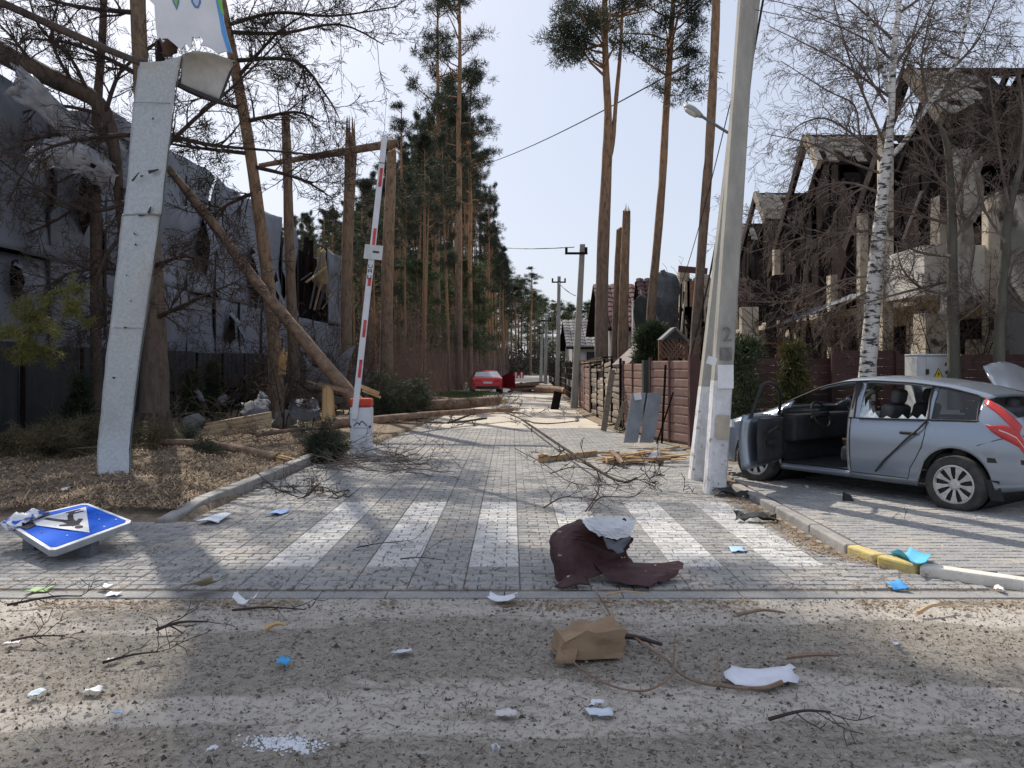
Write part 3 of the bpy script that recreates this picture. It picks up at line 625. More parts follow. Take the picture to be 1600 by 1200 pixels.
boughs('bough_heap', 'low heap of cut pine boughs on the ground left of the bent strip', 'branches', bp, leaf_mat('dead_bough_needles', (.105, .095, .055), (.15, .12, .07), (.2, .15, .09)), 51, 12, .16, .10, 14, sub=.4)
boughs('pine_bough', 'yellow green pine bough hanging at the left edge before the fence', 'branch', [px_path([(-30, 530), (20, 527), (60, 505), (100, 490)], 12.5), px_path([(0, 528), (40, 530), (55, 545)], 12.5), px_path([(20, 520), (60, 485), (110, 470)], 12.6)], M['needles_yellow'], 52, 15, .11, .07, 15, sub=.33)
boughs('spruce_bough', 'bushy green conifer bough lying against the foot of the barrier box', 'branch', [[G(492, 722)+V(0, 0, .1), G(505, 715)+V(0, 0, .25), G(520, 712)+V(0, 0, .3)], [G(490, 725), G(500, 722)+V(0, 0, .2), G(498, 720)+V(0, 0, .35)], [G(485, 722), G(510, 722)+V(0, 0, .15), G(528, 720)+V(0, 0, .15)]], M['needles'], 53, 13, .13, .10, 24, sub=.3)
boughs('pine_bough', 'small green pine tuft on the leaf litter right of the thick pine foot', 'branch', [[G(280, 718), G(300, 712)+V(0, 0, .2), G(325, 716)+V(0, 0, .12)], [G(310, 735), G(330, 728)+V(0, 0, .15), G(345, 730)]], M['needles'], 54, 14, .13, .1, 26, sub=.35)
boughs('conifer_brush', 'dark green brush behind the barrier box beside the fallen logs', 'branches', [[V(-3.9+i*.15, 22+U(-1, 1), .1), V(-3.8+i*.16, 22+U(-1, 1), .4), V(-3.7+i*.16+U(-.3, .3), 22+U(-1, 1), U(.5, 1.2))] for i in range(7)], M['needles'], 55, 10, .2, .2, 22, sub=.5)
# dark tangle of twigs before the building
t = thing('brushwood', 'dark tangle of bare shrubs in front of the grey building wall', 'shrub', (-7.5, 22, 0)); m = MB()
for i in range(64):
    x_, y_ = U(-9.1, -4.3), U(18.0, 30); branch(m, V(x_, y_, .1), V(U(-.4, .4), U(-.4, .2), 1), U(1.2, 3.2), .022, (7, 5, 3), rg, .05, .2, rmin=.005)
m.build('bare_stems', M['twig'], t)

for k_, (C4, lb) in enumerate((([(-10, 108, 15.4), (30, 128, 15.6), (95, 190, 16.2), (160, 222, 16.6)], 'upper'), ([(10, 250, 15.0), (60, 225, 15.4), (110, 235, 15.8), (150, 262, 16.3)], 'lower'))):
    a = [at(*p) for p in C4]; sheet([[p+V(.3, 0, .12) for p in a], [p+V(.45, 0, -.18) for p in a], [p+V(.2, 0, -.5) for p in a]], 5, .018, .006, 70+k_, .04, 'peeled_cladding', mat('peeled_sheet_%d' % k_, (.42, .43, .46), (.24, .25, .28), 4, rough=.5), bld, .06, crease=22)
t = thing('brushwood', 'pale dry twigs sprawling over the ground between fence and thick pine', 'branches', (-6.8, 16, 0)); m = MB()
for i in range(40): x_, y_ = U(-8.8, -4.6), U(14.2, 18.5); a = U(0, 6.28); branch(m, V(x_, y_, vz(x_, y_)+.03), V(math.cos(a), math.sin(a), U(.05, .5)), U(.5, 1.6), .012, (5, 4), rg, .05, .18, rmin=.0045)
m.build('bare_twigs', M['pale_twig'], t)

wk = thing('wreckage_heap', 'black heap of burnt beams and torn sheets before the grey building, left of the barrier', 'debris', (-7, 24, 0)); r_ = random.Random(44)
for i in range(70):
    x_ = r_.uniform(-9.2, -4.8); y_ = r_.uniform(20.5, 31); L_ = r_.uniform(.5, 1.6); a = r_.uniform(0, 6.28); e = r_.gauss(.1, .5); dv = V(math.cos(a)*math.cos(e), math.sin(a)*math.cos(e), math.sin(e))*L_; c_ = V(x_, y_, r_.uniform(.2, 1.5)*(1-abs(x_+7)/4)+.2)
    m = MB(); m.beam(c_-dv/2, c_+dv/2, r_.uniform(.06, .2), r_.uniform(.03, .1)); m.build('burnt_beam', M['burnt'] if i % 6 else M['log_bark'], wk)
for i in range(9):
    c_ = V(r_.uniform(-9, -5.2), r_.uniform(21, 29), r_.uniform(.3, 1.3)); sheet([[c_+V(r_.gauss(0, .1)+u*.7, r_.gauss(0, .2), r_.gauss(0, .15)+v*.6) for u in (-1, 0, 1)] for v in (-1, 0, 1)], 3, .03, .01, i+90, name='torn_sheet', mats=M['clad_dark'] if i % 4 else M['galv_debris'], parent=wk, edge=.08)
for k_, (y_, z_, h_, w_) in enumerate(((18.6, 5.6, 1.5, .5), (21.0, 4.9, .9, .8), (25.8, 5.8, 1.8, .6), (28.3, 3.0, 1.3, .7), (30.8, 5.2, 2.2, 1.0), (33.5, 4.4, 2.0, .9), (16.0, 3.4, .8, .4))):
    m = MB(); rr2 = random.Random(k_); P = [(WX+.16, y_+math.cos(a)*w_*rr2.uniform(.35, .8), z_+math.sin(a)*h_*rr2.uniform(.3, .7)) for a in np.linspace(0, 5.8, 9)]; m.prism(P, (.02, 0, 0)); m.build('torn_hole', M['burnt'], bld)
    sheet([[V(WX+.18, y_-w_*.4, z_+h_*.4), V(WX+.2, y_+w_*.3, z_+h_*.45)], [V(WX+.5, y_-w_*.3, z_), V(WX+.45, y_+w_*.35, z_+.1)], [V(WX+.7, y_-w_*.1, z_-h_*.5), V(WX+.55, y_+w_*.4, z_-h_*.35)]], 4, .03, .008, k_+120, name='torn_flap', mats=M['clad'], parent=bld, edge=.06)
# ------------------------------------------------------------------ concrete poles and the lamp
def conc_pole(label, base, top, wd, paint, name='concrete_pole', group=None):
    t = thing(name, label, 'utility pole', base, group); b, e = Vector(base), Vector(top); ax = (e-b).normalized()
    def seg(z0, z1, mt, nm, grow=0):
        m = MB(); L = (e-b).length
        def ring(z):
            c = b+ax*z; s = wd*(1-.28*z/L)/2+grow; return [c+V(-s*.78, -s, 0), c+V(s*.78, -s, 0), c+V(s, -s*.6, 0), c+V(s, s*.8, 0), c+V(-s, s*.8, 0), c+V(-s, -s*.6, 0)]
        n = 6; R_ = [ring(z0+(z1-z0)*i/n) for i in range(n+1)]; m.add([p for r in R_ for p in r], [(i*6+j, i*6+(j+1) % 6, (i+1)*6+(j+1) % 6, (i+1)*6+j) for i in range(n) for j in range(6)]+[tuple(n*6+j for j in range(6)), tuple(5-j for j in range(6))])
        return m.build(nm, mt, t)
    L = (e-b).length
    if paint: seg(-.1, paint, M['whitewash'], 'painted_foot', .002); seg(paint, L, M['concrete'], 'shaft')
    else: seg(-.1, L, M['concrete'], 'shaft')
    return t
pA = conc_pole('concrete pole with white painted foot, the rear one of the braced pair', (2.69, 11.1, 0), (3.55, 10.4, 9.3), .25, 1.35)
pB = conc_pole('concrete pole with white painted foot and paper notice, the front one of the braced pair', (2.61, 9.9, 0), (3.19, 9.95, 8.6), .25, 1.45)
for k_, (dx, dz, s_) in enumerate(((0, 2.02, '2'),)):
    text(s_, .26, mat('faded_black_paint', (.12, .12, .12), (.2, .2, .19), 30), Matrix.Translation((2.735, 9.763, 2.03)) @ Matrix.Rotation(math.radians(90), 4, 'X'), pB, 'number')
m = MB(); m.box((2.72, 9.767, 1.79), (.15, .004, .16)); m.build('dark_smudge', mat('smeared_paint', (.10, .095, .10), (.22, .21, .2), 14), pB)
m = MB(); m.box((2.715, 9.757, 1.50), (.20, .004, .30)); m.build('paper_notice', mat('notice_paper', (.78, .79, .82), (.66, .67, .70), 4), pB)
m = MB(); m.box((2.53, 9.72, 1.70), (.12, .004, .10), Matrix.Rotation(.3, 3, 'Y')); m.build('torn_notice', flat('torn_paper', (.72, .72, .74)), pB)
m = MB(); m.box((2.675, 9.757, .86), (.17, .004, .3)); m.build('paper_scrap', mat('yellowed_paper', (.52, .47, .38), (.40, .36, .30), 6), pB)
lt = thing('street_lamp', 'grey street lamp head on a bracket beside the braced poles', 'street lamp', (3.02, 10.85, 4.95))
M['lamp_grey'] = flat('lamp_grey', (.30, .31, .28)); a, b = V(3.02, 10.75, 4.9), V(2.70, 11.0, 5.22)
m = MB(); m.tube([a, b], .022, 8); m.build('bracket', flat('lamp_bracket', (.14, .14, .14)), lt)
q = (b-a).normalized(); Q = q.to_track_quat('Z', 'Y').to_matrix()
m = MB(); m.lathe([(0, -.02), (.05, -.02), (.085, .06), (.105, .16), (.095, .24), (.05, .3), (0, .31)], b, n=16, rot=Q @ Matrix.Diagonal((1.0, .6, 1))); m.build('lamp_head', M['lamp_grey'], lt, True)
m = MB(); m.lathe([(0, .05), (.07, .07), (.088, .16), (.075, .24), (0, .28)], b+V(-.02, -.02, -.035), n=14, rot=Q @ Matrix.Diagonal((.95, .5, 1))); m.build('lens', flat('lamp_glass', (.5, .5, .44), .3), lt, True)
GP = 'utility poles along the fence'
for px, py, top, wd, lb in ((897, 638, 382, .27, 'nearest grey utility pole standing at the fence past the red car'), (871, 613, 432, .26, 'second grey utility pole along the fence, with insulators'), (852, 600, 495, .3, 'third grey utility pole, pale and short in the distance'), (845, 597, 515, .3, 'fourth and faintest utility pole before the far wood')):
    g = G(px, py); Z = CAMZ-(top-HOR)/F*g.y; t = conc_pole(lb, (g.x, g.y, 0), (g.x+.22*(px == 897)+.1, g.y, Z), wd, .0, group=GP)
    m = MB(); m.beam((g.x-.35, g.y-.1, Z-.35), (g.x+.5, g.y-.1, Z-.35), .08, .08)
    for s_ in (-.3, .45): m.tube([(g.x+s_, g.y-.1, Z-.3), (g.x+s_, g.y-.1, Z-.12)], .05, 6)
    m.build('cross_arm', M['burnt'], t)
def wire(label, a, b, sag, r=.012, grp='overhead wires'):
    a, b = Vector(a), Vector(b); m = MB(); m.tube([a.lerp(b, i/14)-V(0, 0, sag*4*(i/14)*(1-i/14)) for i in range(15)], r, 4)
    tag(m.build('wire', flat('wire_black', (.03, .03, .033)) if 'wire_black' not in bpy.data.materials else bpy.data.materials['wire_black']), label, 'wire', grp)
wire('long slack wire rising across the sky to the lamp', at(740, 262, 60), at(1075, 100, 24), .35, .03)
wire('thin wire running left from the top of the nearest utility pole', at(780, 386, 62), at(897, 386, 29.5), .1, .022)
wire('black cable dropping steeply behind the braced poles', at(1196, -20, 12), at(1078, 560, 20), .35, .018)
wire('second black cable dropping beside the first behind the braced poles', at(1186, -20, 12), at(1090, 520, 21), .25, .014)
wire('thin cable falling from the pole top towards the ruined house', at(1178, 0, 12), at(1066, 440, 24), .3, .01)
wire('wire from the second utility pole to the nearest pole top', at(872, 440, 47), at(899, 462, 29.5), .1, .02)
for y0, y1 in ((25, 60), (45, 75)): wire('bare overhead wire across the birch top, %s' % ('upper' if y0 == 25 else 'lower'), at(1180, y0-30, 10), at(1640, y1, 11), .1, .006)
# ------------------------------------------------------------------ fences on the right
M['brown_slat'] = mat('brown_painted_slat', (.31, .195, .165), (.23, .145, .12), 6, rough=.55, mode='world', rnd=.18, bump=.15, spot=((.30, .22, .18), 7, .70))
M['maroon_slat'] = mat('maroon_steel_slat', (.105, .052, .05), (.078, .04, .04), 6, rough=.5, mode='world', rnd=.15, spot=((.14, .10, .09), 8, .70))
M['grey_plank'] = mat('weathered_plank', (.34, .29, .23), (.21, .17, .135), 6, stretch=(1, 1, 4), mode='world', rnd=.3, bump=.4)
def slat_fence(name, label, a, b, z0, z1, rows, mt, posts, seed=1, gap=.012, miss=0, wob=0, pm=None, th=.03):
    r_ = random.Random(seed); a, b = Vector(a), Vector(b); t = thing(name, label, 'fence', ((a+b)/2).to_tuple()); dv = (b-a); h = (z1-z0)/rows; nrm = V(-dv.y, dv.x, 0).normalized()
    for k in range(posts):
        p, q = a+dv*k/posts, a+dv*(k+1)/posts
        for i in range(rows):
            if r_.random() < miss: continue
            m = MB(); zc = z0+h*(i+.5); u_ = dv.normalized()*.025
            P_, Q_ = p+u_+V(0, 0, zc+r_.gauss(0, wob)), q-u_+V(0, 0, zc+r_.gauss(0, wob)); hh = h-gap
            sd = nrm*th/2*(1 if nrm.x > 0 else -1)
            # slat with a folded face: proud in the middle
            m.add([P_-V(0, 0, hh/2), P_-V(0, 0, hh*.36)-sd*.5, P_+V(0, 0, hh*.36)-sd*.5, P_+V(0, 0, hh/2), Q_-V(0, 0, hh/2), Q_-V(0, 0, hh*.36)-sd*.5, Q_+V(0, 0, hh*.36)-sd*.5, Q_+V(0, 0, hh/2),
                   P_-V(0, 0, hh/2)+sd, P_+V(0, 0, hh/2)+sd, Q_-V(0, 0, hh/2)+sd, Q_+V(0, 0, hh/2)+sd],
                  [(0, 1, 5, 4), (1, 2, 6, 5), (2, 3, 7, 6), (3, 9, 11, 7), (9, 8, 10, 11), (8, 0, 4, 10), (0, 8, 9, 3, 2, 1), (4, 5, 6, 7, 11, 10)])
            m.build('slat', mt, t)
    for k in range(posts+1):
        p = a+dv*k/posts; m = MB(); m.box((p.x, p.y, (z0+z1)/2+.02), (.06, .06, z1-z0+.1), Matrix.Rotation(math.atan2(dv.y, dv.x), 3, 'Z')); m.build('post', pm or mt, t)
    return t
slat_fence('slat_fence', 'brown slat fence panel facing the street, next to the white footed poles', (3.55, 15.2, 0), (3.02, 16.75, 0), .08, 1.74, 9, M['brown_slat'], 2, 1, pm=M['maroon_slat'])
m = MB(); m.box((3.58, 15.12, .9), (.2, .16, 1.9)); tag(m.build('fence_pillar', M['maroon_slat']), 'dark maroon corner pillar at the near end of the brown street fence', 'pillar')
slat_fence('slat_fence', 'brown slat fence panel behind the leaning grey doors', (2.96, 17.3, 0), (2.76, 19.0, 0), .08, 1.68, 9, M['brown_slat'], 2, 2, pm=M['maroon_slat'])
m = MB(); m.box((2.99, 17.1, .88), (.16, .2, 1.75)); tag(m.build('fence_pillar', flat('green_black_post', (.035, .045, .04))), 'dark green post between the two brown fence panels', 'pillar')
slat_fence('plank_fence', 'weathered broken plank fence with gaps past the brown panels', (2.74, 19.4, 0), (2.52, 24.4, 0), .1, 1.75, 10, M['grey_plank'], 4, 3, gap=.05, miss=.14, wob=.02, pm=M['burnt'])
slat_fence('slat_fence', 'reddish slat fence beyond the broken planks by the nearest utility pole', (2.52, 24.8, 0), (2.62, 31.5, 0), .1, 1.75, 9, M['brown_slat'], 3, 4, gap=.03, miss=.06, wob=.015)
slat_fence('plank_fence', 'far dark fence along the right side of the street', (2.7, 34, 0), (3.4, 70, 0), .05, 1.8, 6, M['burnt'], 6, 5, gap=.04, miss=.1)
for px0, px1, y_, zt, n_, lb in ((1128, 1300, 14.75, 1.78, 2, 'maroon steel slat fence facing the camera behind the open car door'), (1300, 1400, 14.5, 1.92, 1, 'taller maroon slat fence panel behind the birch foot'), (1400, 1660, 14.45, 1.85, 3, 'maroon steel slat fence behind the electric cabinet and the car roof')):
    slat_fence('slat_fence', lb, ((px0-800)/F*y_+.02, y_, 0), ((px1-800)/F*y_-.02, y_, 0), .1, zt, 12, M['maroon_slat'], n_, 7+px0, gap=.008)
# electric cabinet
cb = thing('electric_cabinet', 'pale grey electric cabinet with yellow warning triangle behind the car', 'cabinet', (8.05-1.1, 13.4, 0)); cx, cy = (1456-800)/F*13.4, 13.4; M['cab'] = mat('cabinet_grey', (.56, .58, .60), (.48, .50, .52), 3, rough=.5)
m = MB(); m.box((cx, cy, .93), (.74, .42, 1.74)); bevel(m.build('housing', M['cab'], cb), .012)
m = MB(); m.box((cx, cy-.02, 1.82), (.76, .44, .03)); bevel(m.build('roof', M['cab'], cb), .01)
for dx, wd in ((-.29, .13), (.07, .56)): m = MB(); m.box((cx+dx, cy-.215, 1.0), (wd, .014, 1.52)); bevel(m.build('door', M['cab'], cb), .005)
M['ink'] = flat('black_ink', (.03, .03, .03)); M['warn'] = flat('warning_yellow', (.80, .62, .04))
m = MB(); m.prism([(cx-.10, cy-.224, 1.42), (cx+.08, cy-.224, 1.42), (cx-.01, cy-.224, 1.60)], (0, -.004, 0)); tri_ = m.build('warning_triangle', M['ink'], cb)
m = MB(); m.prism([(cx-.08, cy-.2285, 1.432), (cx+.06, cy-.2285, 1.432), (cx-.01, cy-.2285, 1.575)], (0, -.003, 0)); adopt(m.build('yellow_field', M['warn']), tri_) if False else m.build('yellow_field', M['warn'], cb)
m = MB(); m.prism([(cx-.012, cy-.233, 1.54), (cx-.03, cy-.233, 1.48), (cx-.01, cy-.233, 1.488), (cx-.022, cy-.233, 1.442), (cx+.014, cy-.233, 1.505), (cx-.006, cy-.233, 1.498)], (0, -.002, 0)); m.build('lightning_bolt', M['ink'], cb)
for z_, w_ in ((1.66, .05), (1.655, .22), (1.52, .10), (1.515, .16)):
    pass
for row, (z_, ws) in enumerate(((1.66, (.035, .03, .05, .04, .05)), (1.52, (.08, .03, .03, .05, .06)))):
    x_ = cx+.10
    for k_, w_ in enumerate(ws): m = MB(); m.box((x_+w_/2, cy-.226, z_), (w_*.8, .004, .055 if row == 0 else .05)); m.build('stencilled_letter', M['ink'], cb); x_ += w_+.012
m = MB(); m.box((cx-.2, cy-.228, 1.53), (.05, .02, .09)); m.build('lock', M['ink'], cb)
# leaning doors, posts and scraps by the fence
dr = thing('grey_door', 'grey panelled door leaf leaning against the brown street fence', 'door', (2.75, 16.9, 0)); M['door_grey'] = mat('grey_door_paint', (.24, .26, .29), (.18, .19, .21), 4, rough=.5, mode='world')
def quad_slab(m, P, th): P = [Vector(p) for p in P]; n_ = (P[1]-P[0]).cross(P[3]-P[0]).normalized()*th; m.prism(P, n_)
for k_, (x0_, x1_) in enumerate(((978, 1001), (1003, 1026))):
    m = MB(); quad_slab(m, [at(x0_-4, 692, 15.3), at(x1_-5, 692, 15.3), at(x1_+8, 615, 15.75), at(x0_+9, 615, 15.75)], .05); o = bevel(m.build('leaf', M['door_grey'], dr), .008)
    m = MB(); quad_slab(m, [at(x0_+1, 686, 15.29), at(x1_-9, 686, 15.29), at(x1_+3, 621, 15.67), at(x0_+13, 621, 15.67)], .012); m.build('raised_panel', M['door_grey'], dr)
m = MB(); quad_slab(m, [at(992, 626, 15.6), at(1003, 624, 15.6), at(1001, 613, 15.65), at(990, 615, 15.65)], .01); m.build('torn_foam', flat('white_foam', (.7, .7, .7)), dr)
for lb, a_, b_, s_ in (('dark bar propped against the brown fence, upright', (1034, 693, 15.6), (1040, 570, 15.75), .035), ('dark bar crossing the upright bar on the brown fence', (1026, 693, 15.7), (1052, 613, 15.5), .025)):
    m = MB(); m.beam(at(*a_), at(*b_), s_, s_); tag(m.build('metal_bar', M['burnt']), lb, 'bar')
for lb, a_, b_, wd in (('grey weathered post leaning before the broken planks', (943, 670, 19.0), (957, 578, 19.3), .14), ('short charred stake in the road before the nearest utility pole', (866, 640, 28.5), (872, 612, 28.5), .3), ('tilted plank beside the leaning weathered post', (962, 668, 18.7), (976, 628, 18.9), .1)):
    m = MB(); m.beam(at(*a_)-V(0, 0, .05), at(*b_), wd, .05, (0, 1, 0)); tag(m.build('wooden_post', M['grey_plank'] if 'char' not in lb else M['burnt']), lb, 'post')
for i, (px, py, lb) in enumerate(((958, 667, 'broken plank lying at the fence foot near the leaning post'), (930, 652, 'broken board on the ground by the weathered fence'), (975, 665, 'crooked board under the broken plank fence'))):
    g = G(px, py); m = MB(); m.beam(g+V(-.4, -.3, .06), g+V(.35, .4, .1+.1*i), .12, .03); tag(m.build('broken_board', M['grey_plank']), lb, 'board', 'boards at the fence foot')
# timber heap at the right edge of the road
hp = thing('timber_heap', 'heap of splintered yellow timber at the road edge before the poles', 'wood pile', G(985, 725))
for i in range(22):
    g = G(U(945, 1060), U(714, 728)); a_ = U(-.5, .5)+(1.57 if i % 6 == 0 else 0); L_ = U(.12, .5); m = MB(); m.beam(g+V(-math.cos(a_)*L_, -math.sin(a_)*L_, U(.01, .12)), g+V(math.cos(a_)*L_, math.sin(a_)*L_, U(.03, .2)), U(.03, .09), U(.015, .05)); m.build('split_timber', M['log_bark'] if i % 3 == 0 else M['straw'] if i % 3 == 1 else M['raw_wood'], hp)
m = MB(); g = G(975, 725); m.beam(g+V(-.3, 0, .06), g+V(.35, .1, .08), .11, .1); bevel(m.build('split_timber', M['raw_wood'], hp), .01)
g = G(1022, 723); sheet([[g+V(-.1, 0, 0), g+V(.1, -.05, .02)], [g+V(-.08, .1, .16), g+V(.12, .08, .2)]], 4, .02, .004, 4, name='plastic_bag', mats=flat('blue_white_plastic', (.55, .62, .72), .4)); tag(bpy.context.scene.objects[-1] if False else [o for o in COL.objects if o.name.startswith('plastic_bag')][-1], 'pale blue plastic bag on the splintered timber heap', 'bag')
m = MB(); g0, g1 = G(850, 722), G(930, 712); m.beam(g0+V(0, 0, .05), g1+V(0, 0, .05), .12, .1); tag(bevel(m.build('wood_beam', M['straw']), .01), 'low mossy beam lying across the road right of centre', 'beam')
m = MB(); m.box(G(848, 722)+V(0, 0, .07), (.16, .12, .14)); tag(bevel(m.build('wood_block', M['raw_wood']), .015), 'small yellow wood block at the end of the low beam', 'block')
# evergreen shrubs
bush('thuja', 'bushy dark thuja rising above the brown street fence', 'shrub', (3.45, 19.0, 0), .62, 2.55, 420, M['thuja'], 61, .16, .035, 34, .2, cone=.62)
bush('thuja', 'loose dark evergreen behind the front concrete pole', 'shrub', (4.0, 13.3, .05), .42, 2.0, 170, M['thuja'], 62, .15, .025, 22, .2, cone=.55)
bush('thuja', 'olive evergreen shrub behind the open car door', 'shrub', (5.05, 13.8, .05), .34, 1.9, 170, leaf_mat('olive_leaves', (.09, .085, .03), (.06, .065, .025), (.12, .10, .04)), 63, .15, .03, 26, .18, cone=.75)
# ------------------------------------------------------------------ pines on the right
rg = random.Random(77); npg = np.random.default_rng(77)
t = tree_thing('pine_tree', 'tall pine forking into two trunks above the white house, dark crown at the top', 'pine tree', at(941, 575, 25)); m = MB()
P1 = trunk_path(m, px_path([(940, 590), (940, 480), (943, 370), (948, 260), (950, 180), (946, 90), (944, -60), (940, -220)], 25), [.24, .22, .2, .18, .13, .11, .08, .03], 10)
P2 = trunk_path(m, px_path([(948, 262), (957, 225), (963, 150), (970, 70), (975, -40), (985, -160)], 25), [.085, .075, .07, .055, .04, .02], 7)
tri = [pine_crown(m, at(945, 110, 25), P1[-1], 2.7, 40, rg, npg, clumps=6, rc=.4, per=95, L=.2, W=.026), pine_crown(m, at(969, 60, 25), P2[-1], 1.6, 20, rg, npg, rc=.34, per=90, L=.2, W=.026)]
C_ = [tuple(at(px+rg.gauss(0, 9), py+rg.gauss(0, 6), 25+rg.gauss(0, .5))) for px, py in ((878, 20), (885, 45), (900, 35), (872, 62), (880, 75), (900, 70), (915, 60), (875, 90), (893, 88), (925, 45), (935, 25), (905, 15)) for _ in range(4)]
tri.append(blades(C_, .36, 100, .19, .026, npg))
for a_, b_ in (((946, 120), (900, 60)), ((947, 105), (912, 67)), ((945, 68), (880, 72)), ((952, 60), (968, 66))): m.tube(px_path([a_, ((a_[0]+b_[0])/2, (a_[1]+b_[1])/2+8), b_], 25), [.05, .035, .015], 5)
m.build('trunk', M['pine_bark'], t, True); link('crown', np_mesh('crown', np.concatenate(tri), 3, M['needles']), t)
t = tree_thing('pine_tree', 'leaning pine with full dark crown left of the street lamp', 'pine tree', at(1012, 575, 27)); m = MB()
P1 = trunk_path(m, px_path([(1012, 585), (1018, 480), (1027, 380), (1035, 280), (1041, 170), (1047, 80), (1052, 0), (1056, -90)], 27), [.17, .16, .15, .14, .125, .11, .08, .03], 9)
C_ = [tuple(at(px+rg.gauss(0, 8), py+rg.gauss(0, 7), 27+rg.gauss(0, .6))) for px, py in ((1015, 100), (1020, 70), (1030, 45), (1025, 130), (1035, 110), (1060, 120), (1070, 105), (1080, 135), (1090, 145), (1055, 150), (1065, 60), (1080, 30), (1090, 20), (1075, 80), (1020, 95), (1045, 140), (1085, 60)) for _ in range(3)]
tri = [pine_crown(m, at(1041, 125, 27), P1[-1], 1.9, 34, rg, npg, rc=.36, per=90, L=.2, W=.026), blades(C_, .34, 90, .18, .026, npg)]
m.build('trunk', M['pine_bark'], t, True); link('crown', np_mesh('crown', np.concatenate(tri), 3, M['needles']), t)
broken('snapped orange pine trunk with pointed top, right one of the pair', [(972, 590), (974, 500), (976, 420), (979, 335)], 26.5, [.2, .18, .16, .14], 1, 6, .6)
broken('shorter snapped pine trunk, left one of the pair', [(961, 590), (963, 500), (966, 420), (969, 362)], 27, [.17, .155, .145, .13], 0, 5, .15)
t = tree_thing('pine_tree', 'straight orange pine just left of the braced concrete poles', 'pine tree', at(1083, 575, 21)); m = MB()
P1 = trunk_path(m, px_path([(1082, 590), (1090, 480), (1099, 360), (1108, 240), (1113, 150), (1118, 40), (1121, -90), (1124, -380)], 21), [.14, .135, .13, .125, .12, .115, .1, .05], 9)
tri = pine_crown(m, at(1121, -120, 21), P1[-1], 2.2, 30, rg, npg); m.build('trunk', M['pine_bark'], t, True); link('crown', np_mesh('crown', tri, 3, M['needles']), t)
# ------------------------------------------------------------------ birch and bare trees on the right
def birch_mat():
    k = NB('birch_bark'); v = k.pos('obj', (1, 1, 3.2)); n1 = k.noise(v, 5, 5, .65); n2 = k.noise(k.pos('obj', (.6, .6, 7)), 7, 3)
    c = k.mix(k.ramp(n1, .52, .58), (.62, .60, .57), (.05, .045, .045)); c = k.mix(k.ramp(n2, .6, .66), c, (.16, .13, .12)); k.l(c, k.b.inputs['Base Color']); k.b.inputs['Roughness'].default_value = .75; k.bump(n1, .4, .02); return k.m
M['birch'] = birch_mat()
t = tree_thing('birch_tree', 'white barked birch with fine bare crown behind the grey car', 'birch', at(1354, 640, 13.2)); m = MB()
trunk_path(m, px_path([(1350, 690), (1355, 590), (1362, 500), (1370, 400), (1380, 300), (1387, 235)], 13.2), [.17, .145, .135, .12, .1, .085], 10)
trunk_path(m, px_path([(1387, 245), (1393, 170), (1396, 90), (1405, 0), (1412, -120)], 13.2), [.075, .06, .055, .045, .02], 8)
trunk_path(m, px_path([(1385, 250), (1410, 225), (1450, 165), (1490, 105), (1510, 30), (1525, -60)], 13.2), [.05, .045, .04, .035, .025, .012], 7)
trunk_path(m, px_path([(1392, 150), (1370, 80), (1357, 30), (1350, -60)], 13.2), [.04, .035, .025, .012], 6)
m.build('trunk', M['birch'], t, True)
m = MB(); br = ([(1378, 250), (1340, 215), (1290, 185), (1250, 195), (1230, 215)], [(1384, 160), (1350, 110), (1315, 60)], [(1388, 150), (1360, 130), (1300, 90), (1200, 40)], [(1372, 300), (1320, 285), (1260, 300), (1190, 340)], [(1368, 360), (1300, 365), (1240, 375), (1170, 395)],
     [(1380, 255), (1345, 215), (1335, 165), (1290, 140), (1220, 95)], [(1400, 100), (1440, 40), (1470, -20)], [(1396, 140), (1420, 80), (1445, -10)], [(1450, 165), (1500, 140), (1560, 110)], [(1490, 105), (1530, 60), (1560, -10)], [(1362, 430), (1310, 440), (1240, 470), (1150, 470)],
     [(1365, 450), (1330, 470), (1270, 500)], [(1385, 230), (1330, 100), (1300, -10)], [(1393, 60), (1350, 20), (1290, -30)], [(1390, 90), (1350, 60), (1240, 10)], [(1385, 200), (1430, 140), (1470, 110)], [(1375, 270), (1320, 250), (1270, 225), (1200, 210)], [(1405, 20), (1450, -10), (1500, -40)], [(1412, 220), (1470, 210), (1540, 190), (1600, 200)], [(1450, 165), (1440, 90), (1460, 10)])
for spec in br: limb(m, px_path([(a_, b_, 13.25+abs(rg.gauss(0, .3))*(k_ > 0)+k_*.16) for k_, (a_, b_) in enumerate(spec)], 13.2), .028, .007, (17, 7, 5), rg, .95, sides=5, droop=.17, rmin=.003, wig=.14)
m.build('bare_crown', M['pale_twig'], t)
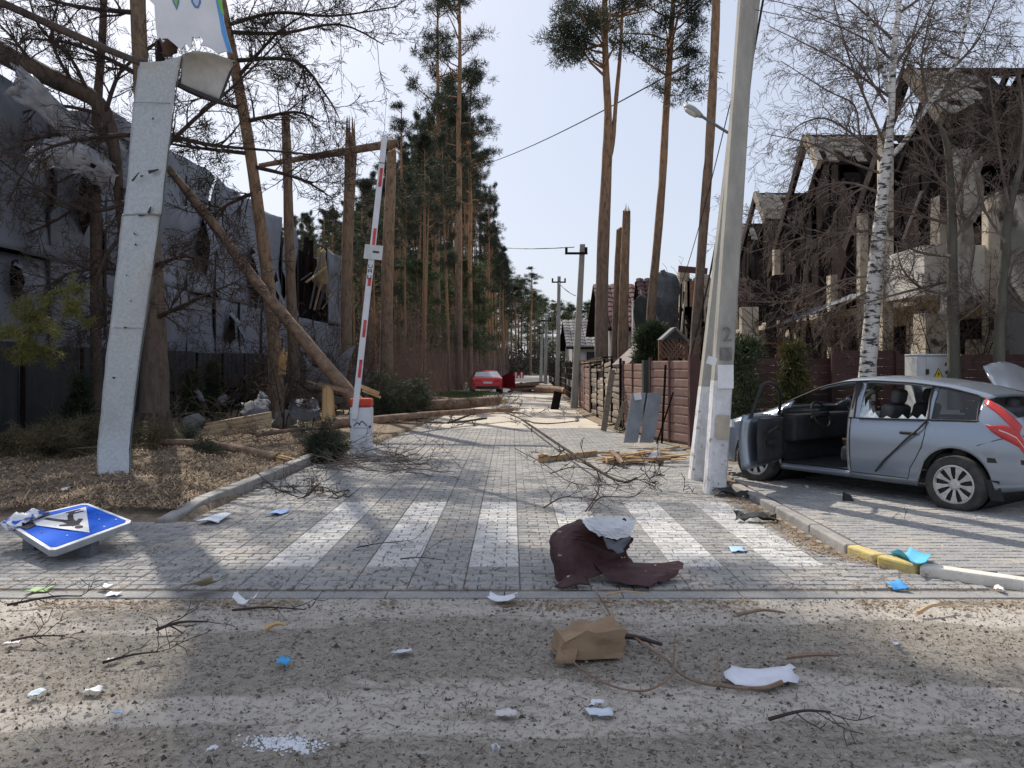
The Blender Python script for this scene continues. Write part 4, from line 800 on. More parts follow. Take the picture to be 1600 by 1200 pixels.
for lb, path, d_, rad, brs in (('dark bare tree with forked crooked limbs before the white balcony', [(1492, 640), (1490, 540), (1488, 420), (1487, 330), (1480, 230), (1465, 190)], 12.9, [.12, .1, .085, .07, .05, .03], ([(1487, 400), (1440, 395), (1405, 380), (1370, 372)], [(1486, 460), (1440, 450), (1410, 420), (1400, 380)], [(1486, 330), (1520, 250), (1560, 200)], [(1484, 260), (1440, 210), (1420, 150)], [(1487, 380), (1540, 310), (1600, 285)], [(1486, 300), (1460, 270), (1440, 230)], [(1480, 440), (1400, 460), (1330, 480)], [(1485, 350), (1400, 330), (1320, 340)])),
                               ('slender greenish bare tree at the right edge of the picture', [(1560, 640), (1562, 520), (1568, 430), (1575, 340), (1592, 270), (1615, 200)], 12.4, [.1, .085, .075, .065, .05, .03], ([(1570, 450), (1590, 400), (1640, 380)], [(1572, 380), (1540, 330), (1520, 250)], [(1577, 330), (1560, 230), (1545, 120)], [(1566, 500), (1530, 470), (1490, 440)], [(1585, 300), (1600, 200), (1590, 100)], [(1568, 440), (1600, 480), (1640, 500)]))):
    t = tree_thing('bare_tree', lb, 'tree', at(path[0][0], 660, d_)); m = MB(); trunk_path(m, px_path(path, d_), rad, 8); m.build('trunk', mat('grey_green_bark', (.13, .125, .10), (.08, .075, .062), 6, stretch=(1, 1, .3)) if 'grey_green_bark' not in bpy.data.materials else bpy.data.materials['grey_green_bark'], t, True)
    m = MB()
    for spec in brs: limb(m, px_path([(a_, b_, d_+rg.gauss(0, .3)) for a_, b_ in spec], d_), .03, .008, (12, 6, 4), rg, .7, sides=5, rmin=.0036, lift=.03)
    m.build('bare_limbs', M['pale_twig'], t)
t = thing('bare_shrubs', 'tangle of bare shrubs in front of the burnt gables behind the maroon fence', 'shrub', (8, 17, 0)); m = MB()
for i in range(28):
    x_ = U(5.2, 10.2); y_ = U(15.2, 17.8); branch(m, V(x_, y_, .1), V(U(-.5, .3), U(-.3, .2), 1), U(2.2, 4.4), .02, (7, 5, 3), rg, .04, .18, rmin=.0038)
m.build('bare_stems', M['twig'], t)
# ------------------------------------------------------------------ burnt terraced houses on the right
M['soot'] = mat('soot_blackened_wall', (.020, .015, .016), (.042, .030, .028), 1.4, mode='world', bump=.3, rough=1, spec=.05, spot=((.025, .02, .02), 1.1, .6))
M['plaster'] = mat('cream_plaster', (.62, .55, .44), (.44, .37, .28), 1.6, mode='world', bump=.2, spot=((.10, .078, .065), 1.1, .57))
M['plaster_white'] = mat('white_plaster', (.72, .69, .63), (.62, .58, .52), 2, mode='world', bump=.2, spot=((.34, .29, .25), 2.0, .66))
M['tile_old'] = mat('scorched_tile', (.46, .42, .34), (.30, .25, .19), 4, rough=.8, mode='world', rnd=.35, spot=((.40, .22, .10), 3, .62))
M['brick'] = mat('orange_brick', (.42, .22, .14), (.32, .16, .10), 5, mode='world', rnd=.2)
M['grey_wall'] = mat('grey_render', (.24, .24, .23), (.17, .17, .165), 1.2, mode='world', bump=.2, spot=((.09, .085, .08), 1.0, .6))
TILE = MB(); TILE.add([(-.155, 0, 0), (.155, 0, 0), (.155, .36, .0), (-.155, .36, .0), (-.155, 0, .04), (-.05, 0, .065), (.06, 0, .03), (.155, 0, .04), (-.155, .36, .02), (-.05, .36, .045), (.06, .36, .012), (.155, .36, .02)],
    [(4, 5, 9, 8), (5, 6, 10, 9), (6, 7, 11, 10), (0, 1, 7, 6, 5, 4), (0, 4, 8, 3), (1, 2, 11, 7)]); TILE = TILE.mesh('roof_tile', M['tile_old'])
def burnt_house(label, dc, xf, half, rz_, ez, seed, tiles, wall='plaster', depth=7, side=False):
    r_ = random.Random(seed); t = thing('burnt_house', label, 'house', (xf, dc, 0)); d0, d1 = dc-half, dc+half
    # ground storey: piers and lintels round real openings
    y = d0+.05; k_ = 0
    while y < d1-.3:
        wd = r_.uniform(.35, .8); m = MB(); m.box((xf+.12, y+wd/2, 1.35), (.24, wd, 2.75)); m.build('wall_pier', M[wall] if k_ % 3 else M['soot'], t); y += wd+r_.uniform(.9, 1.5); k_ += 1
    m = MB(); m.box((xf+.12, dc, 2.9), (.25, 2*half-.1, .36)); m.build('lintel', M[wall], t)
    m = MB(); m.box((xf-.35, dc+.2, 3.15), (1.3, 2*half-1.2, .16)); m.build('balcony_slab', M[wall], t)
    # burnt upper storey and gable
    for z0, z1 in ((3.1, ez),):
        y = d0+.1
        while y < d1-.4:
            wd = r_.uniform(.7, 1.3); m = MB(); m.box((xf+.2, y+wd/2, (z0+z1)/2), (.3, wd, z1-z0-.02)); m.build('burnt_wall', M['soot'], t); y += wd+r_.uniform(.5, 1.3)
    m = MB(); m.prism([(xf+.9, d0+.2, 0), (xf+.9, d1-.2, 0), (xf+.9, d1-.2, ez-.1), (xf+.9, dc, rz_-.5), (xf+.9, d0+.2, ez-.1)], (.25, 0, 0)); m.build('inner_wall', M['burnt'], t)
    n = 13                                               # charred gable boards
    for i in range(n):
        y = d0+(i+.5)*2*half/n; zt = rz_-.15-(rz_-ez)*abs(y-dc)/half; zt -= r_.uniform(0, .3)
        if r_.random() < .08: continue
        m = MB(); m.beam((xf+.25+r_.gauss(0, .04), y+r_.gauss(0, .1), ez-r_.uniform(.1, 1.0)), (xf+.25, y+r_.gauss(0, .08), zt), 2*half/n*.96, .05, (1, 0, 0)); m.build('charred_board', M['burnt'], t)
    # rafters on both slopes
    for k_ in range(int(depth/.62)):
        x_ = xf-.45+k_*.62
        for s_ in (-1, 1):
            if (k_ and r_.random() < .22) or (k_ == 0 and s_ < 0): continue
            e_ = V(x_+r_.gauss(0, .04), dc+s_*(half+.35), ez-.35); p_ = V(x_, dc, rz_); lo = e_.lerp(p_, r_.uniform(0, .35) if k_ and r_.random() < .35 else 0)
            m = MB(); m.beam(lo, p_, .09, .2 if k_ == 0 else .16); m.build('rafter', M['burnt'], t)
    m = MB(); m.beam((xf-.55, dc, rz_+.03), (xf+depth*.5, dc, rz_+.03), .16, .16); m.build('ridge_beam', M['soot'], t)
    for s_ in (1,):                                      # verge board on the street gable
        m = MB(); m.beam((xf-.52, dc+s_*(half+.4), ez-.36), (xf-.52, dc+s_*.04, rz_+.1), .04, .3); m.build('verge_board', mat('charred_trim', (.06, .046, .04), (.03, .023, .022), 4, mode='world', spec=.08) if 'charred_trim' not in bpy.data.materials else bpy.data.materials['charred_trim'], t)
    # roof sheathing remains on the far slope
    sheet([[V(xf+depth*u, dc+half*v, rz_-(rz_-ez)*v+.1) for u in (0.02, .33, .66, 1)] for v in (.02, .35, .7, 1.0)], 3, .05, .05, seed, .12, 'burnt_sheathing', M['burnt'], t)
    sheet([[V(xf+.1+(depth-.1)*u, dc-half*v, rz_-(rz_-ez)*v-.14) for u in (0.02, .33, .66, 1)] for v in (.02, .35, .7, .96)], 3, .05, .05, seed+7, .07, 'burnt_sheathing', M['burnt'], t)
    nr, nc = tiles; sl = math.atan2(rz_-ez, half); L_ = math.hypot(rz_-ez, half)
    if nr:
        e2 = min(1, nr*.33/L_); p_ = V(xf-.5, dc, rz_+.06); q_ = V(xf-.5, dc-half*e2, rz_+.06-(rz_-ez)*e2)
        m = MB(); m.beam(p_, q_, .16, .34); m.build('barge_board', M['tile_old'], t)
        sheet([[V(xf-.4+(nc*.3+.4)*u, dc-half*(nr*.32/L_)*v, rz_+.03-(rz_-ez)*(nr*.32/L_)*v) for u in (0, .5, 1)] for v in (0, .5, 1)], 2, .01, .03, seed+1, 0, 'tile_underlay', M['soot'], t)
    for i in range(nr):
        for j in range(nc):
            if i > nr-3 and r_.random() < .35: continue
            if j > nc-2 and r_.random() < .4: continue
            o = link('roof_tile', TILE, t); s = .36+i*.31
            pos = V(xf-.3+j*.305, dc-s*math.cos(sl), rz_+.1-s*math.sin(sl)); o.matrix_world  # placed below
            o.matrix_parent_inverse = wmat(t).inverted(); o.location = pos; o.rotation_euler = (sl+r_.gauss(0, .05), r_.gauss(0, .03), r_.gauss(0, .04))
    if side:
        m = MB(); m.box((xf+depth/2, d0-.02, ez/2-.2), (depth, .22, ez-.3)); m.build('side_wall', M['grey_wall'], t)
        for k_ in range(3): m = MB(); m.box((xf+1.0+k_*1.7, d0-.16, 2.4), (.16, .1, 4.9)); m.build('wall_strip', M['plaster'] if k_ == 0 else M['burnt'], t)
    # posts standing in front of the facade
    for y in (dc+half*.5,): m = MB(); m.box((xf-.9, y, 2.9), (.22, .22, 5.8)); m.build('concrete_post', M['plaster'], t)
    for k_ in range(10):                                 # hanging battens and torn sheets
        y = r_.uniform(d0, d1); z = r_.uniform(3.2, ez+1.2); m = MB(); m.beam((xf-.3, y, z), (xf-.4+r_.gauss(0, .25), y+r_.gauss(0, .5), z-r_.uniform(.6, 1.9)), r_.uniform(.05, .12), .03); m.build('hanging_batten', M['soot'] if k_ % 5 else M['grey_plank'], t)
    return t
burnt_house('nearest burnt house with dark charred roof at the right picture edge', 12.6, 11.2, 3.3, 9.3, 5.6, 1, (0, 0), side=False)
h1 = burnt_house('burnt house with tile patch on its peak and white balcony, right of the birch', 19.5, 10.55, 3.3, 9.05, 5.5, 2, (7, 5), side=True)
h2 = burnt_house('burnt house with steep black gable left of the birch, pale tiles on its ridge', 26.0, 10.45, 3.5, 9.3, 5.5, 3, (5, 6))
burnt_house('burnt house with rusty orange tiles on its peak, farther down the row', 33.4, 11.1, 3.5, 9.0, 5.4, 4, (6, 4))
burnt_house('farthest burnt gable of the row, just right of the concrete poles', 39.5, 11.9, 3.0, 8.8, 5.4, 5, (4, 3))
for y0_, y1_, z0_, z1_, mt in ((15.7, 16.3, .0, 5.2, 'plaster'), (16.3, 16.9, 0, 2.2, 'plaster'), (16.3, 16.9, 3.4, 4.6, 'soot'), (17.9, 18.3, .0, 5.6, 'plaster'), (16.9, 17.9, 2.9, 3.5, 'plaster_white'), (16.9, 17.9, 5.2, 6.3, 'soot'), (18.7, 19.2, 0, 2.6, 'plaster_white'), (15.7, 17.2, 5.9, 7.3, 'burnt'), (14.9, 15.5, 0, 5.0, 'grey_wall'), (14.9, 15.5, 5.0, 7.0, 'burnt'), (13.6, 14.7, 0, 4.2, 'grey_wall'), (13.2, 14.9, 4.4, 6.2, 'soot')):
    m = MB(); m.box((10.12, (y0_+y1_)/2, (z0_+z1_)/2), (.3, y1_-y0_, z1_-z0_)); m.build('facade_wall', M[mt], h1)
m = MB(); m.box((10.15, 17.4, 4.6), (.06, .9, 1.9)); m.build('window_opening', M['burnt'], h1)
# white balcony box with hanging insulation on the second house
m = MB(); a_ = at(1405, 480, 16.6); m.box((9.35, 17.2, 3.65), (1.3, 2.0, 1.05)); m.build('balcony_parapet', M['plaster_white'], h1)
m = MB(); m.box((9.0, 16.5, 1.3), (.5, .5, 2.9)); m.build('balcony_pier', M['plaster'], h1)
m = MB(); m.box((8.75, 18.0, 3.6), (.26, .26, 7.0)); m.build('concrete_post', M['plaster'], h1)
for k_, (px, y0, y1, wd, d_) in enumerate(((1500, 235, 480, 34, 15.6), (1520, 250, 340, 26, 15.4), (1478, 450, 500, 9, 15.3), (1495, 410, 470, 16, 15.3))):
    sheet([[at(px-wd/2, y0, d_), at(px, y0, d_-.12), at(px+wd/2, y0, d_)], [at(px-wd/2-3, (y0+y1)/2, d_), at(px+2, (y0+y1)/2, d_-.2), at(px+wd/2+2, (y0+y1)/2, d_)], [at(px-wd/2+4, y1, d_-.1), at(px, y1+8, d_-.25), at(px+wd/2-3, y1-6, d_)]], 4, .04, .03, k_, name='hanging_insulation', mats=mat('torn_insulation_%d' % k_, (.55, .52, .44), (.30, .26, .21), 5, bump=.4), parent=h1, edge=.05)
# lean-to roof sheet below the gables
sheet([[at(1196, 514, 22), at(1330, 470, 21), at(1400, 452, 20.5)], [at(1230, 500, 24), at(1330, 462, 23), at(1400, 445, 22)]], 5, .03, .02, 6, name='roof_sheet', mats=M['galv_debris']); tag([o for o in COL.objects if o.name.startswith('roof_sheet')][-1], 'bluish torn canopy sheet sloping below the black gable', 'metal sheet')
rub = thing('ruined_porch', 'gutted porch with pale wall stubs below the bluish canopy sheet', 'ruin', (8.2, 24, 0)); r_ = random.Random(8)
for px, y0, y1, wd, mt in ((1170, 480, 560, 26, 'plaster'), (1205, 460, 560, 12, 'soot'), (1222, 430, 500, 26, 'soot'), (1232, 470, 515, 20, 'brick'), (1250, 520, 565, 14, 'plaster'), (1300, 430, 565, 11, 'plaster'), (1215, 520, 560, 8, 'brick'), (1186, 400, 480, 20, 'soot'), (1275, 510, 560, 10, 'soot')):
    a_, b_ = at(px-wd/2, y1, 24), at(px+wd/2, y0, 24); m = MB(); m.box((a_+b_)/2, (abs(b_.x-a_.x), .3, abs(b_.z-a_.z))); m.build('wall_stub', M[mt], rub)
for k_ in range(14): px = U(1160, 1330); m = MB(); m.beam(at(px, U(440, 520), 23.6), at(px+U(-30, 30), U(520, 570), 23.6), .08, .05); m.build('charred_beam', M['burnt'], rub)
m = MB(); m.beam(at(1170, 535, 23), at(1225, 537, 23), .06, .06); m.build('orange_rail', mat('rusted_rail', (.40, .18, .07)), rub)
# ------------------------------------------------------------------ houses farther down
M['white_wall'] = mat('white_house_wall', (.62, .60, .58), (.54, .52, .50), 1.5, mode='world', spot=((.36, .33, .31), 1.2, .68))
M['maroon_tile'] = mat('maroon_roof_tile', (.16, .085, .08), (.11, .06, .058), 5, mode='world', rnd=.2)
def far_house(label, xf, d0, d1, ez, rz_, depth, seed, roofm, wallm):
    t = thing('white_house', label, 'house', (xf, (d0+d1)/2, 0)); dc = (d0+d1)/2; m = MB()
    m.prism([(xf, d0, 0), (xf, d1, 0), (xf, d1, ez), (xf, dc, rz_), (xf, d0, ez)], (.3, 0, 0)); m.build('gable_wall', wallm, t)
    m = MB(); m.box((xf+depth/2, d0+.1, ez/2), (depth-.7, .2, ez)); m.build('side_wall', wallm, t)
    for s_ in (-1, 1):
        m = MB(); e_ = dc+s_*((d1-d0)/2+.4); quad_slab(m, [(xf-.5, dc, rz_+.05), (xf+depth, dc, rz_+.05), (xf+depth, e_, ez-.25), (xf-.5, e_, ez-.25)], .12*s_); m.build('roof_slab', M['burnt'], t)
    n = 9; nc = 14; sl = math.atan2(rz_-ez, (d1-d0)/2)
    for i in range(n):                                   # courses of tiles on the near slope
        u0, u1 = i/n, (i+1)/n; half = (d1-d0)/2+.4
        m = MB(); y0, y1 = dc-half*u0, dc-half*u1; z0, z1 = rz_+.22-(rz_-ez+.3)*u0, rz_+.22-(rz_-ez+.3)*u1
        for j in range(nc):
            x0_, x1_ = xf-.5+(depth+.5)*j/nc, xf-.5+(depth+.5)*(j+1)/nc-.03; xm = (x0_+x1_)/2
            m.add([(x0_, y0, z0), (xm, y0, z0+.05), (x1_, y0, z0), (x0_, y1, z1+.04), (xm, y1, z1+.10), (x1_, y1, z1+.04), (x0_, y1, z1-.03), (x1_, y1, z1-.03)], [(0, 1, 4, 3), (1, 2, 5, 4), (3, 4, 5, 7, 6)])
        m.build('tile_course', roofm, t)
    for y in (d0+(d1-d0)*.3, d0+(d1-d0)*.7):
        for z in (1.4, 3.6):
            if z+1 > ez: continue
            m = MB(); m.box((xf-.02, y, z), (.08, 1.0, 1.2)); wn = m.build('window', M['white_wall'], t); m = MB(); m.box((xf-.065, y, z), (.03, .84, 1.04)); adopt(m.build('pane', flat('dark_pane', (.04, .045, .05), .2) if 'dark_pane' not in bpy.data.materials else bpy.data.materials['dark_pane'], t), t)
    for x in (xf+1.4, xf+3.4): m = MB(); m.box((x, d0-.03, 1.9), (.9, .1, 1.3)); m.build('window', bpy.data.materials['dark_pane'], t)
    return t
far_house('white house with maroon tiled roof behind the forked pine', 5.0, 39, 46.5, 3.6, 5.9, 6, 1, M['maroon_tile'], M['white_wall'])
far_house('white house with dark tiled roof right of the snapped pine pair', 6.5, 36, 38.4, 4.0, 5.6, 5, 2, M['maroon_tile'], M['white_wall'])
far_house('low grey roofed house beyond the nearest utility pole', 4.3, 54, 62, 3.0, 4.8, 6, 3, mat('grey_tile', (.25, .24, .23), (.2, .19, .19), 4), M['white_wall'])
rh = thing('ruined_house', 'collapsed house with black roof sheet hanging over an orange brick pier', 'ruin', (6.8, 31, 0)); r_ = random.Random(12)
M['black_tile'] = mat('black_metal_tile', (.06, .064, .07), (.10, .105, .11), 5, rough=.5, mode='world')
sheet([[at(1026, 432, 31), at(1042, 422, 31), at(1062, 440, 31.3)], [at(1024, 470, 30.6), at(1045, 462, 30.2), at(1060, 480, 30.8)], [at(1024, 500, 30.6), at(1040, 505, 30.2), at(1058, 508, 30.6)], [at(1022, 535, 30.6), at(1040, 540, 30.4), at(1055, 530, 30.6)]], 5, .05, .04, 3, name='hanging_roof_sheet', mats=M['black_tile'], parent=rh, edge=.05)
for k_ in range(6): m = MB(); y_ = 466+k_*12; m.beam(at(1024, y_, 30.35), at(1057, y_+4, 30.35), .05, .06); m.build('tile_rib', M['black_tile'], rh)
for px, y0, y1, wd, mt in ((1085, 440, 560, 26, 'brick'), (1068, 425, 470, 16, 'plaster'), (1070, 480, 570, 22, 'plaster'), (1100, 430, 560, 14, 'plaster'), (1012, 480, 570, 16, 'plaster'), (995, 470, 570, 14, 'white_wall'), (1045, 500, 570, 40, 'grey_wall')):
    a_, b_ = at(px-wd/2, y1+30, 32), at(px+wd/2, y0, 32); m = MB(); m.box((a_+b_)/2, (abs(b_.x-a_.x), .4, abs(b_.z-a_.z))); m.build('wall_stub', M[mt], rh)
for k_ in range(22): px = U(985, 1110); m = MB(); m.beam(at(px, U(440, 520), 31.2), at(px+U(-25, 25), U(500, 570), 31.2), U(.06, .2), .05); m.build('charred_beam', M['burnt'] if k_ % 3 else M['plaster'], rh)
m = MB(); m.beam(at(1060, 420, 31), at(1105, 424, 31), .1, .25); m.build('roof_remnant', M['maroon_tile'], rh)
for k_ in range(16):
    px = 988+k_*.9+U(-8, 8); py = U(460, 520)
sheet([[at(992, 470, 29), at(1004, 462, 29), at(1020, 470, 29)], [at(990, 490, 29), at(1006, 492, 28.8), at(1016, 500, 29)], [at(996, 530, 29), at(1004, 540, 29), at(1010, 530, 29)]], 4, .05, .02, 8, name='torn_membrane', mats=flat('dark_green_membrane', (.04, .055, .05)), parent=rh, edge=.06)
# garden gazebo gable with lattice above the fence
gz = thing('gazebo', 'small gazebo gable with diamond lattice above the brown fence', 'gazebo', (4.05, 18, 0)); M['lattice'] = flat('brown_lattice', (.18, .095, .06))
for (a_, b_) in (((1031, 532), (1052, 513)), ((1052, 513), (1073, 534))): m = MB(); m.beam(at(*a_, 17.6), at(*b_, 17.6), .5, .05, (0, 0, 1)); m.build('roof_plank', mat('gazebo_roof', (.20, .20, .21)) if 'gazebo_roof' not in bpy.data.materials else bpy.data.materials['gazebo_roof'], gz)
for k_ in range(7):
    for s_ in (-1, 1):
        x0_ = 1032+k_*6.5; x1_ = x0_+s_*22; y0_ = 560; y1_ = 531
        def clip(x, y): return y > 516+abs(x-1052)*.95
        pts = [(x0_+(x1_-x0_)*u/12, y0_+(y1_-y0_)*u/12) for u in range(13)]; pts = [p for p in pts if 1031 < p[0] < 1073 and clip(*p)]
        if len(pts) > 1: m = MB(); m.beam(at(*pts[0], 17.55+.03*s_), at(*pts[-1], 17.55+.03*s_), .045, .02, (0, 1, 0)); m.build('lath', M['lattice'], gz)
for x_ in (1032, 1072): m = MB(); m.beam(at(x_, 700, 17.62), at(x_, 532, 17.62), .09, .09); m.build('post', M['lattice'], gz)
m = MB(); quad_slab(m, [at(958, 574, 20), at(985, 572, 19.5), at(1008, 540, 20.5), at(998, 537, 21)], .08); tag(m.build('shed_roof', mat('shingle_slab', (.30, .26, .25), (.2, .17, .165), 5)), 'sloping pinkish shed roof slab above the plank fence', 'roof')
dbg = thing('roof_debris', 'jumbled dark debris on the plank fence below the forked pine', 'debris', (2.9, 22, 1.8)); 
for k_ in range(16): g = at(U(915, 965), U(560, 574), 22.5); m = MB(); m.beam(g+V(-U(.1, .4), 0, U(-.08, .08)), g+V(U(.1, .4), U(-.2, .2), U(-.1, .1)), .1, .04); m.build('splinter', M['burnt'] if k_ % 2 else M['grey_plank'], dbg)
# signs and small things at the street end
for px, lb, mt in ((806, 'red and white striped board at the street end, left one', 'rw'), (815, 'red and white striped board at the street end, right one', 'rw')):
    g = at(px, 588, 95); m = MB(); m.box(g, (.5, .06, 1.0), mi=0); m.box(g+V(0, -.04, 0), (.16, .02, 1.0), mi=1); m.box(g-V(0, 0, .7), (.08, .05, .8), mi=1); tag(m.build('striped_board', [flat('signal_red', (.55, .05, .05)), flat('signal_white', (.75, .75, .75))]), lb, 'barrier')
# ------------------------------------------------------------------ cars
def smooth_tab(tab, w_=.10):
    xs, zs = zip(*tab); X = np.linspace(xs[0], xs[-1], 500); Z = np.interp(X, xs, zs); k = max(1, int(w_/(X[1]-X[0])))
    Zp = np.pad(Z, k, mode='edge'); ker = np.hanning(2*k+1)+1e-6; Z2 = np.convolve(Zp, ker/ker.sum(), 'valid'); return lambda x: float(np.interp(x, X, Z2))
def paint_mat(name, c, rough=.32, dust=.35):
    k = NB(name); v = k.pos('obj'); d = k.ramp(k.noise(v, 3.2, 6, .7), .45, .75); c_ = k.mix(d, c, tuple((1-dust*.6)*x+dust*.6*y for x, y in zip(c, (.34, .32, .29))))
    k.l(c_, k.b.inputs['Base Color']); k.b.inputs['Metallic'].default_value = .5; k.b.inputs['Roughness'].default_value = rough
    k.b.inputs['Coat Weight'].default_value = .45; k.b.inputs['Coat Roughness'].default_value = .12; return k.m
M['rubber'] = mat('tyre_rubber', (.035, .035, .036), (.07, .066, .06), 8, rough=.85)
M['trim'] = mat('black_trim', (.022, .022, .024), (.035, .035, .035), 8, rough=.6)
M['cabin'] = mat('dark_cabin_plastic', (.045, .047, .05), (.03, .03, .032), 6, rough=.75)
M['seat'] = mat('seat_cloth', (.06, .065, .07), (.10, .10, .10), 6)
M['hub'] = mat('silver_hubcap', (.55, .55, .54), (.42, .41, .40), 12, rough=.4, metal=.4)
M['tail_red'] = mat('tail_lamp_red', (.55, .035, .03), (.42, .03, .03), 5, rough=.18, spec=.6)
k = NB('car_glass'); k.b.inputs['Base Color'].default_value = (.02, .024, .028, 1); k.b.inputs['Roughness'].default_value = .06; k.b.inputs['Alpha'].default_value = .62; k.b.inputs['Specular IOR Level'].default_value = .6; M['glass'] = k.m
class Car:
    def __init__(s, L, top, belt, wf, axles, wr, sill=.2, W=.885, roofw=.63, hz=1.0):
        s.L = L; s.T = smooth_tab(top); s.B = smooth_tab(belt); s.wf = smooth_tab(wf, .14); s.ax = axles; s.wr = wr; s.sill = sill; s.W = W; s.rw = roofw
        s.prof = ([.18, .30, .48, .66, .82, .98, 1.2], [.905, .955, .985, 1.0, .985, .935, .90])
    def wz(s, z): return float(np.interp(z, *s.prof))*s.W
    def zl(s, x):
        z = s.sill+.06*max(0, (x-s.L+.35)/.35)+.10*max(0, (.45-x)/.45)
        for a in s.ax:
            q = (s.wr+.055)**2-(x-a)**2
            if q > 0: z = max(z, s.wr-.01+math.sqrt(q))
        return z
    def sp(s, x, z, out=0): return V(x, s.wz(z)*s.wf(x)+out, z)
    FR = [0, .1, .28, .5, .7, .88, 1]
    def ring(s, x):
        t = s.T(x); b = min(s.B(x), t-.025); z0 = min(s.zl(x), b-.03); g = t-b; w_ = s.wf(x)
        R = [(s.wz(z0+(b-z0)*f)*w_, z0+(b-z0)*f) for f in s.FR]; bw = R[-1][0]; rw = min(bw-.03, s.rw*(.25+.75*w_)+.12*max(0, 1-g/.3))
        R += [(bw+(rw-bw)*.46, b+g*.5), (rw, b+g*.88), (rw*.62, b+g*.975), (0, t)]; return R
    def shell(s, xs, cls):
        xs = sorted(set(round(x, 4) for x in xs)); R = [s.ring(x) for x in xs]; parts = {}
        for sd in (1, -1):
            for i in range(len(xs)-1):
                xm = (xs[i]+xs[i+1])/2
                for j in range(10):
                    nm = cls(xm, j, sd)
                    if not nm: continue
                    m = parts.setdefault(nm, MB()); q = [(xs[i], sd*R[i][j][0], R[i][j][1]), (xs[i+1], sd*R[i+1][j][0], R[i+1][j][1]), (xs[i+1], sd*R[i+1][j+1][0], R[i+1][j+1][1]), (xs[i], sd*R[i][j+1][0], R[i][j+1][1])]
                    m.add(q, [(3, 2, 1, 0) if sd > 0 else (0, 1, 2, 3)])
        m = parts['body']
        for i in (0, len(xs)-1):
            P = [(xs[i], y, z) for y, z in R[i]]+[(xs[i], -y, z) for y, z in R[i][-2::-1]]; m.add(P, [tuple(range(len(P)))])
        return parts
def weld(o, d=.0008):
    import bmesh
    b = bmesh.new(); b.from_mesh(o.data); bmesh.ops.remove_doubles(b, verts=b.verts, dist=d); bmesh.ops.recalc_face_normals(b, faces=b.faces); b.to_mesh(o.data); b.free()
    for p in o.data.polygons: p.use_smooth = True
    e = o.modifiers.new('edges', 'EDGE_SPLIT'); e.split_angle = math.radians(38); return o
def wheel(parent, x, y, r, sd, flat_=0, wd=.2):
    Q = Matrix.Rotation(math.radians(-90*sd), 3, 'X'); c = V(x, y, r-flat_); m = MB(); h = wd/2
    m.lathe([(r*.66, h*.9), (r*.9, h), (r*.985, h*.8), (r, h*.4), (r, -h*.4), (r*.985, -h*.8), (r*.9, -h), (r*.66, -h*.9)], c, n=36, rot=Q)
    if flat_: m.v = [(a, b+sd*.02*max(0, (.1-c_)/.1) if c_ < .1 else b, max(.003, c_)) for a, b, c_ in m.v]
    ty = m.build('wheel', M['rubber'], parent, True, True)
    m = MB(); m.lathe([(0, h*.55), (r*.68, h*.55)], c, n=30, rot=Q); o = m.build('dark_recess', M['trim'], ty, False, True)
    m = MB(); m.lathe([(r*.60, h*.75), (r*.64, h*.98), (r*.69, h*.94), (r*.7, h*.6)], c, n=36, rot=Q); m.lathe([(0, h*.9), (r*.13, h*.88), (r*.2, h*.72), (r*.2, h*.5)], c, n=20, rot=Q)
    for k in range(9):
        a = k*6.28318/9+.2; P = []
        for rr_, w_, z in ((r*.16, .22, h*.7), (r*.4, .165, h*.84), (r*.63, .21, h*.9)):
            for s_ in (-1, 1): P.append(c+Q @ V(rr_*math.cos(a+s_*w_), rr_*math.sin(a+s_*w_), z))
        m.add(P, [(0, 1, 3, 2), (2, 3, 5, 4)])
    m.build('hubcap', M['hub'], ty, False, True); return ty
# --- silver blue hatchback with its front door open
gc = Car(4.26, [(0, .60), (.02, .78), (.07, .93), (.16, 1.03), (.34, 1.17), (.55, 1.275), (.9, 1.375), (1.3, 1.43), (1.8, 1.455), (2.15, 1.435), (2.45, 1.36), (2.8, 1.20), (3.15, 1.01), (3.3, .95), (3.6, .895), (3.95, .79), (4.14, .66), (4.24, .5), (4.26, .42)],
         [(0, .58), (.1, .88), (.3, .99), (.8, .975), (1.6, .95), (2.6, .925), (3.2, .90), (3.7, .80), (4.1, .64), (4.26, .4)], [(0, .84), (.12, .91), (.4, .98), (.9, 1), (3.2, 1), (3.7, .975), (4.0, .90), (4.2, .76), (4.26, .68)], (.74, 3.35), .315)
hx, hy = -.576, .817; car = thing('hatchback_car', 'silver blue hatchback with open driver door and broken side windows, parked on the right', 'car', (4.90-(-.576*.74-.817*.80), 8.47-(.817*.74-.576*.80), .062), rz=math.atan2(hy, hx))
XS = list(np.linspace(0, 4.26, 78))+list(np.linspace(0, .6, 25))+[.52, 1.0, 1.06, 1.86, 1.98, 2.98, 3.0, .18, .5, 2.52, 3.12]
def gcls(x, j, sd):
    if j in (6, 7):
        if .52 < x < 1.0: return 'quarter_window|%d' % sd
        if 1.06 < x < 1.86: return None if (sd > 0 or x > 1.1) else 'body'
        if 1.98 < x < 2.98 and not (j == 7 and x > 2.9): return None if sd > 0 or x < 2.5 else 'far_window'
    if j in (8, 9):
        if 2.52 < x < 3.12: return 'windscreen'
        if .18 < x < .5: return None
    if sd > 0 and 1 <= j <= 5 and 1.98 < x < 3.0: return None
    return 'body'
M['paint'] = paint_mat('silver_blue_paint', (.29, .335, .40), .24, .25)
pr = gc.shell(XS, gcls)
for nm, mb in pr.items():
    o = weld(mb.build(nm.split('|')[0], M['paint'] if nm == 'body' else M['tail_red'] if 'tail' in nm else M['glass'], car, True, True))
    if nm == 'body': s_ = o.modifiers.new('thickness', 'SOLIDIFY'); s_.thickness = .03; s_.offset = -1
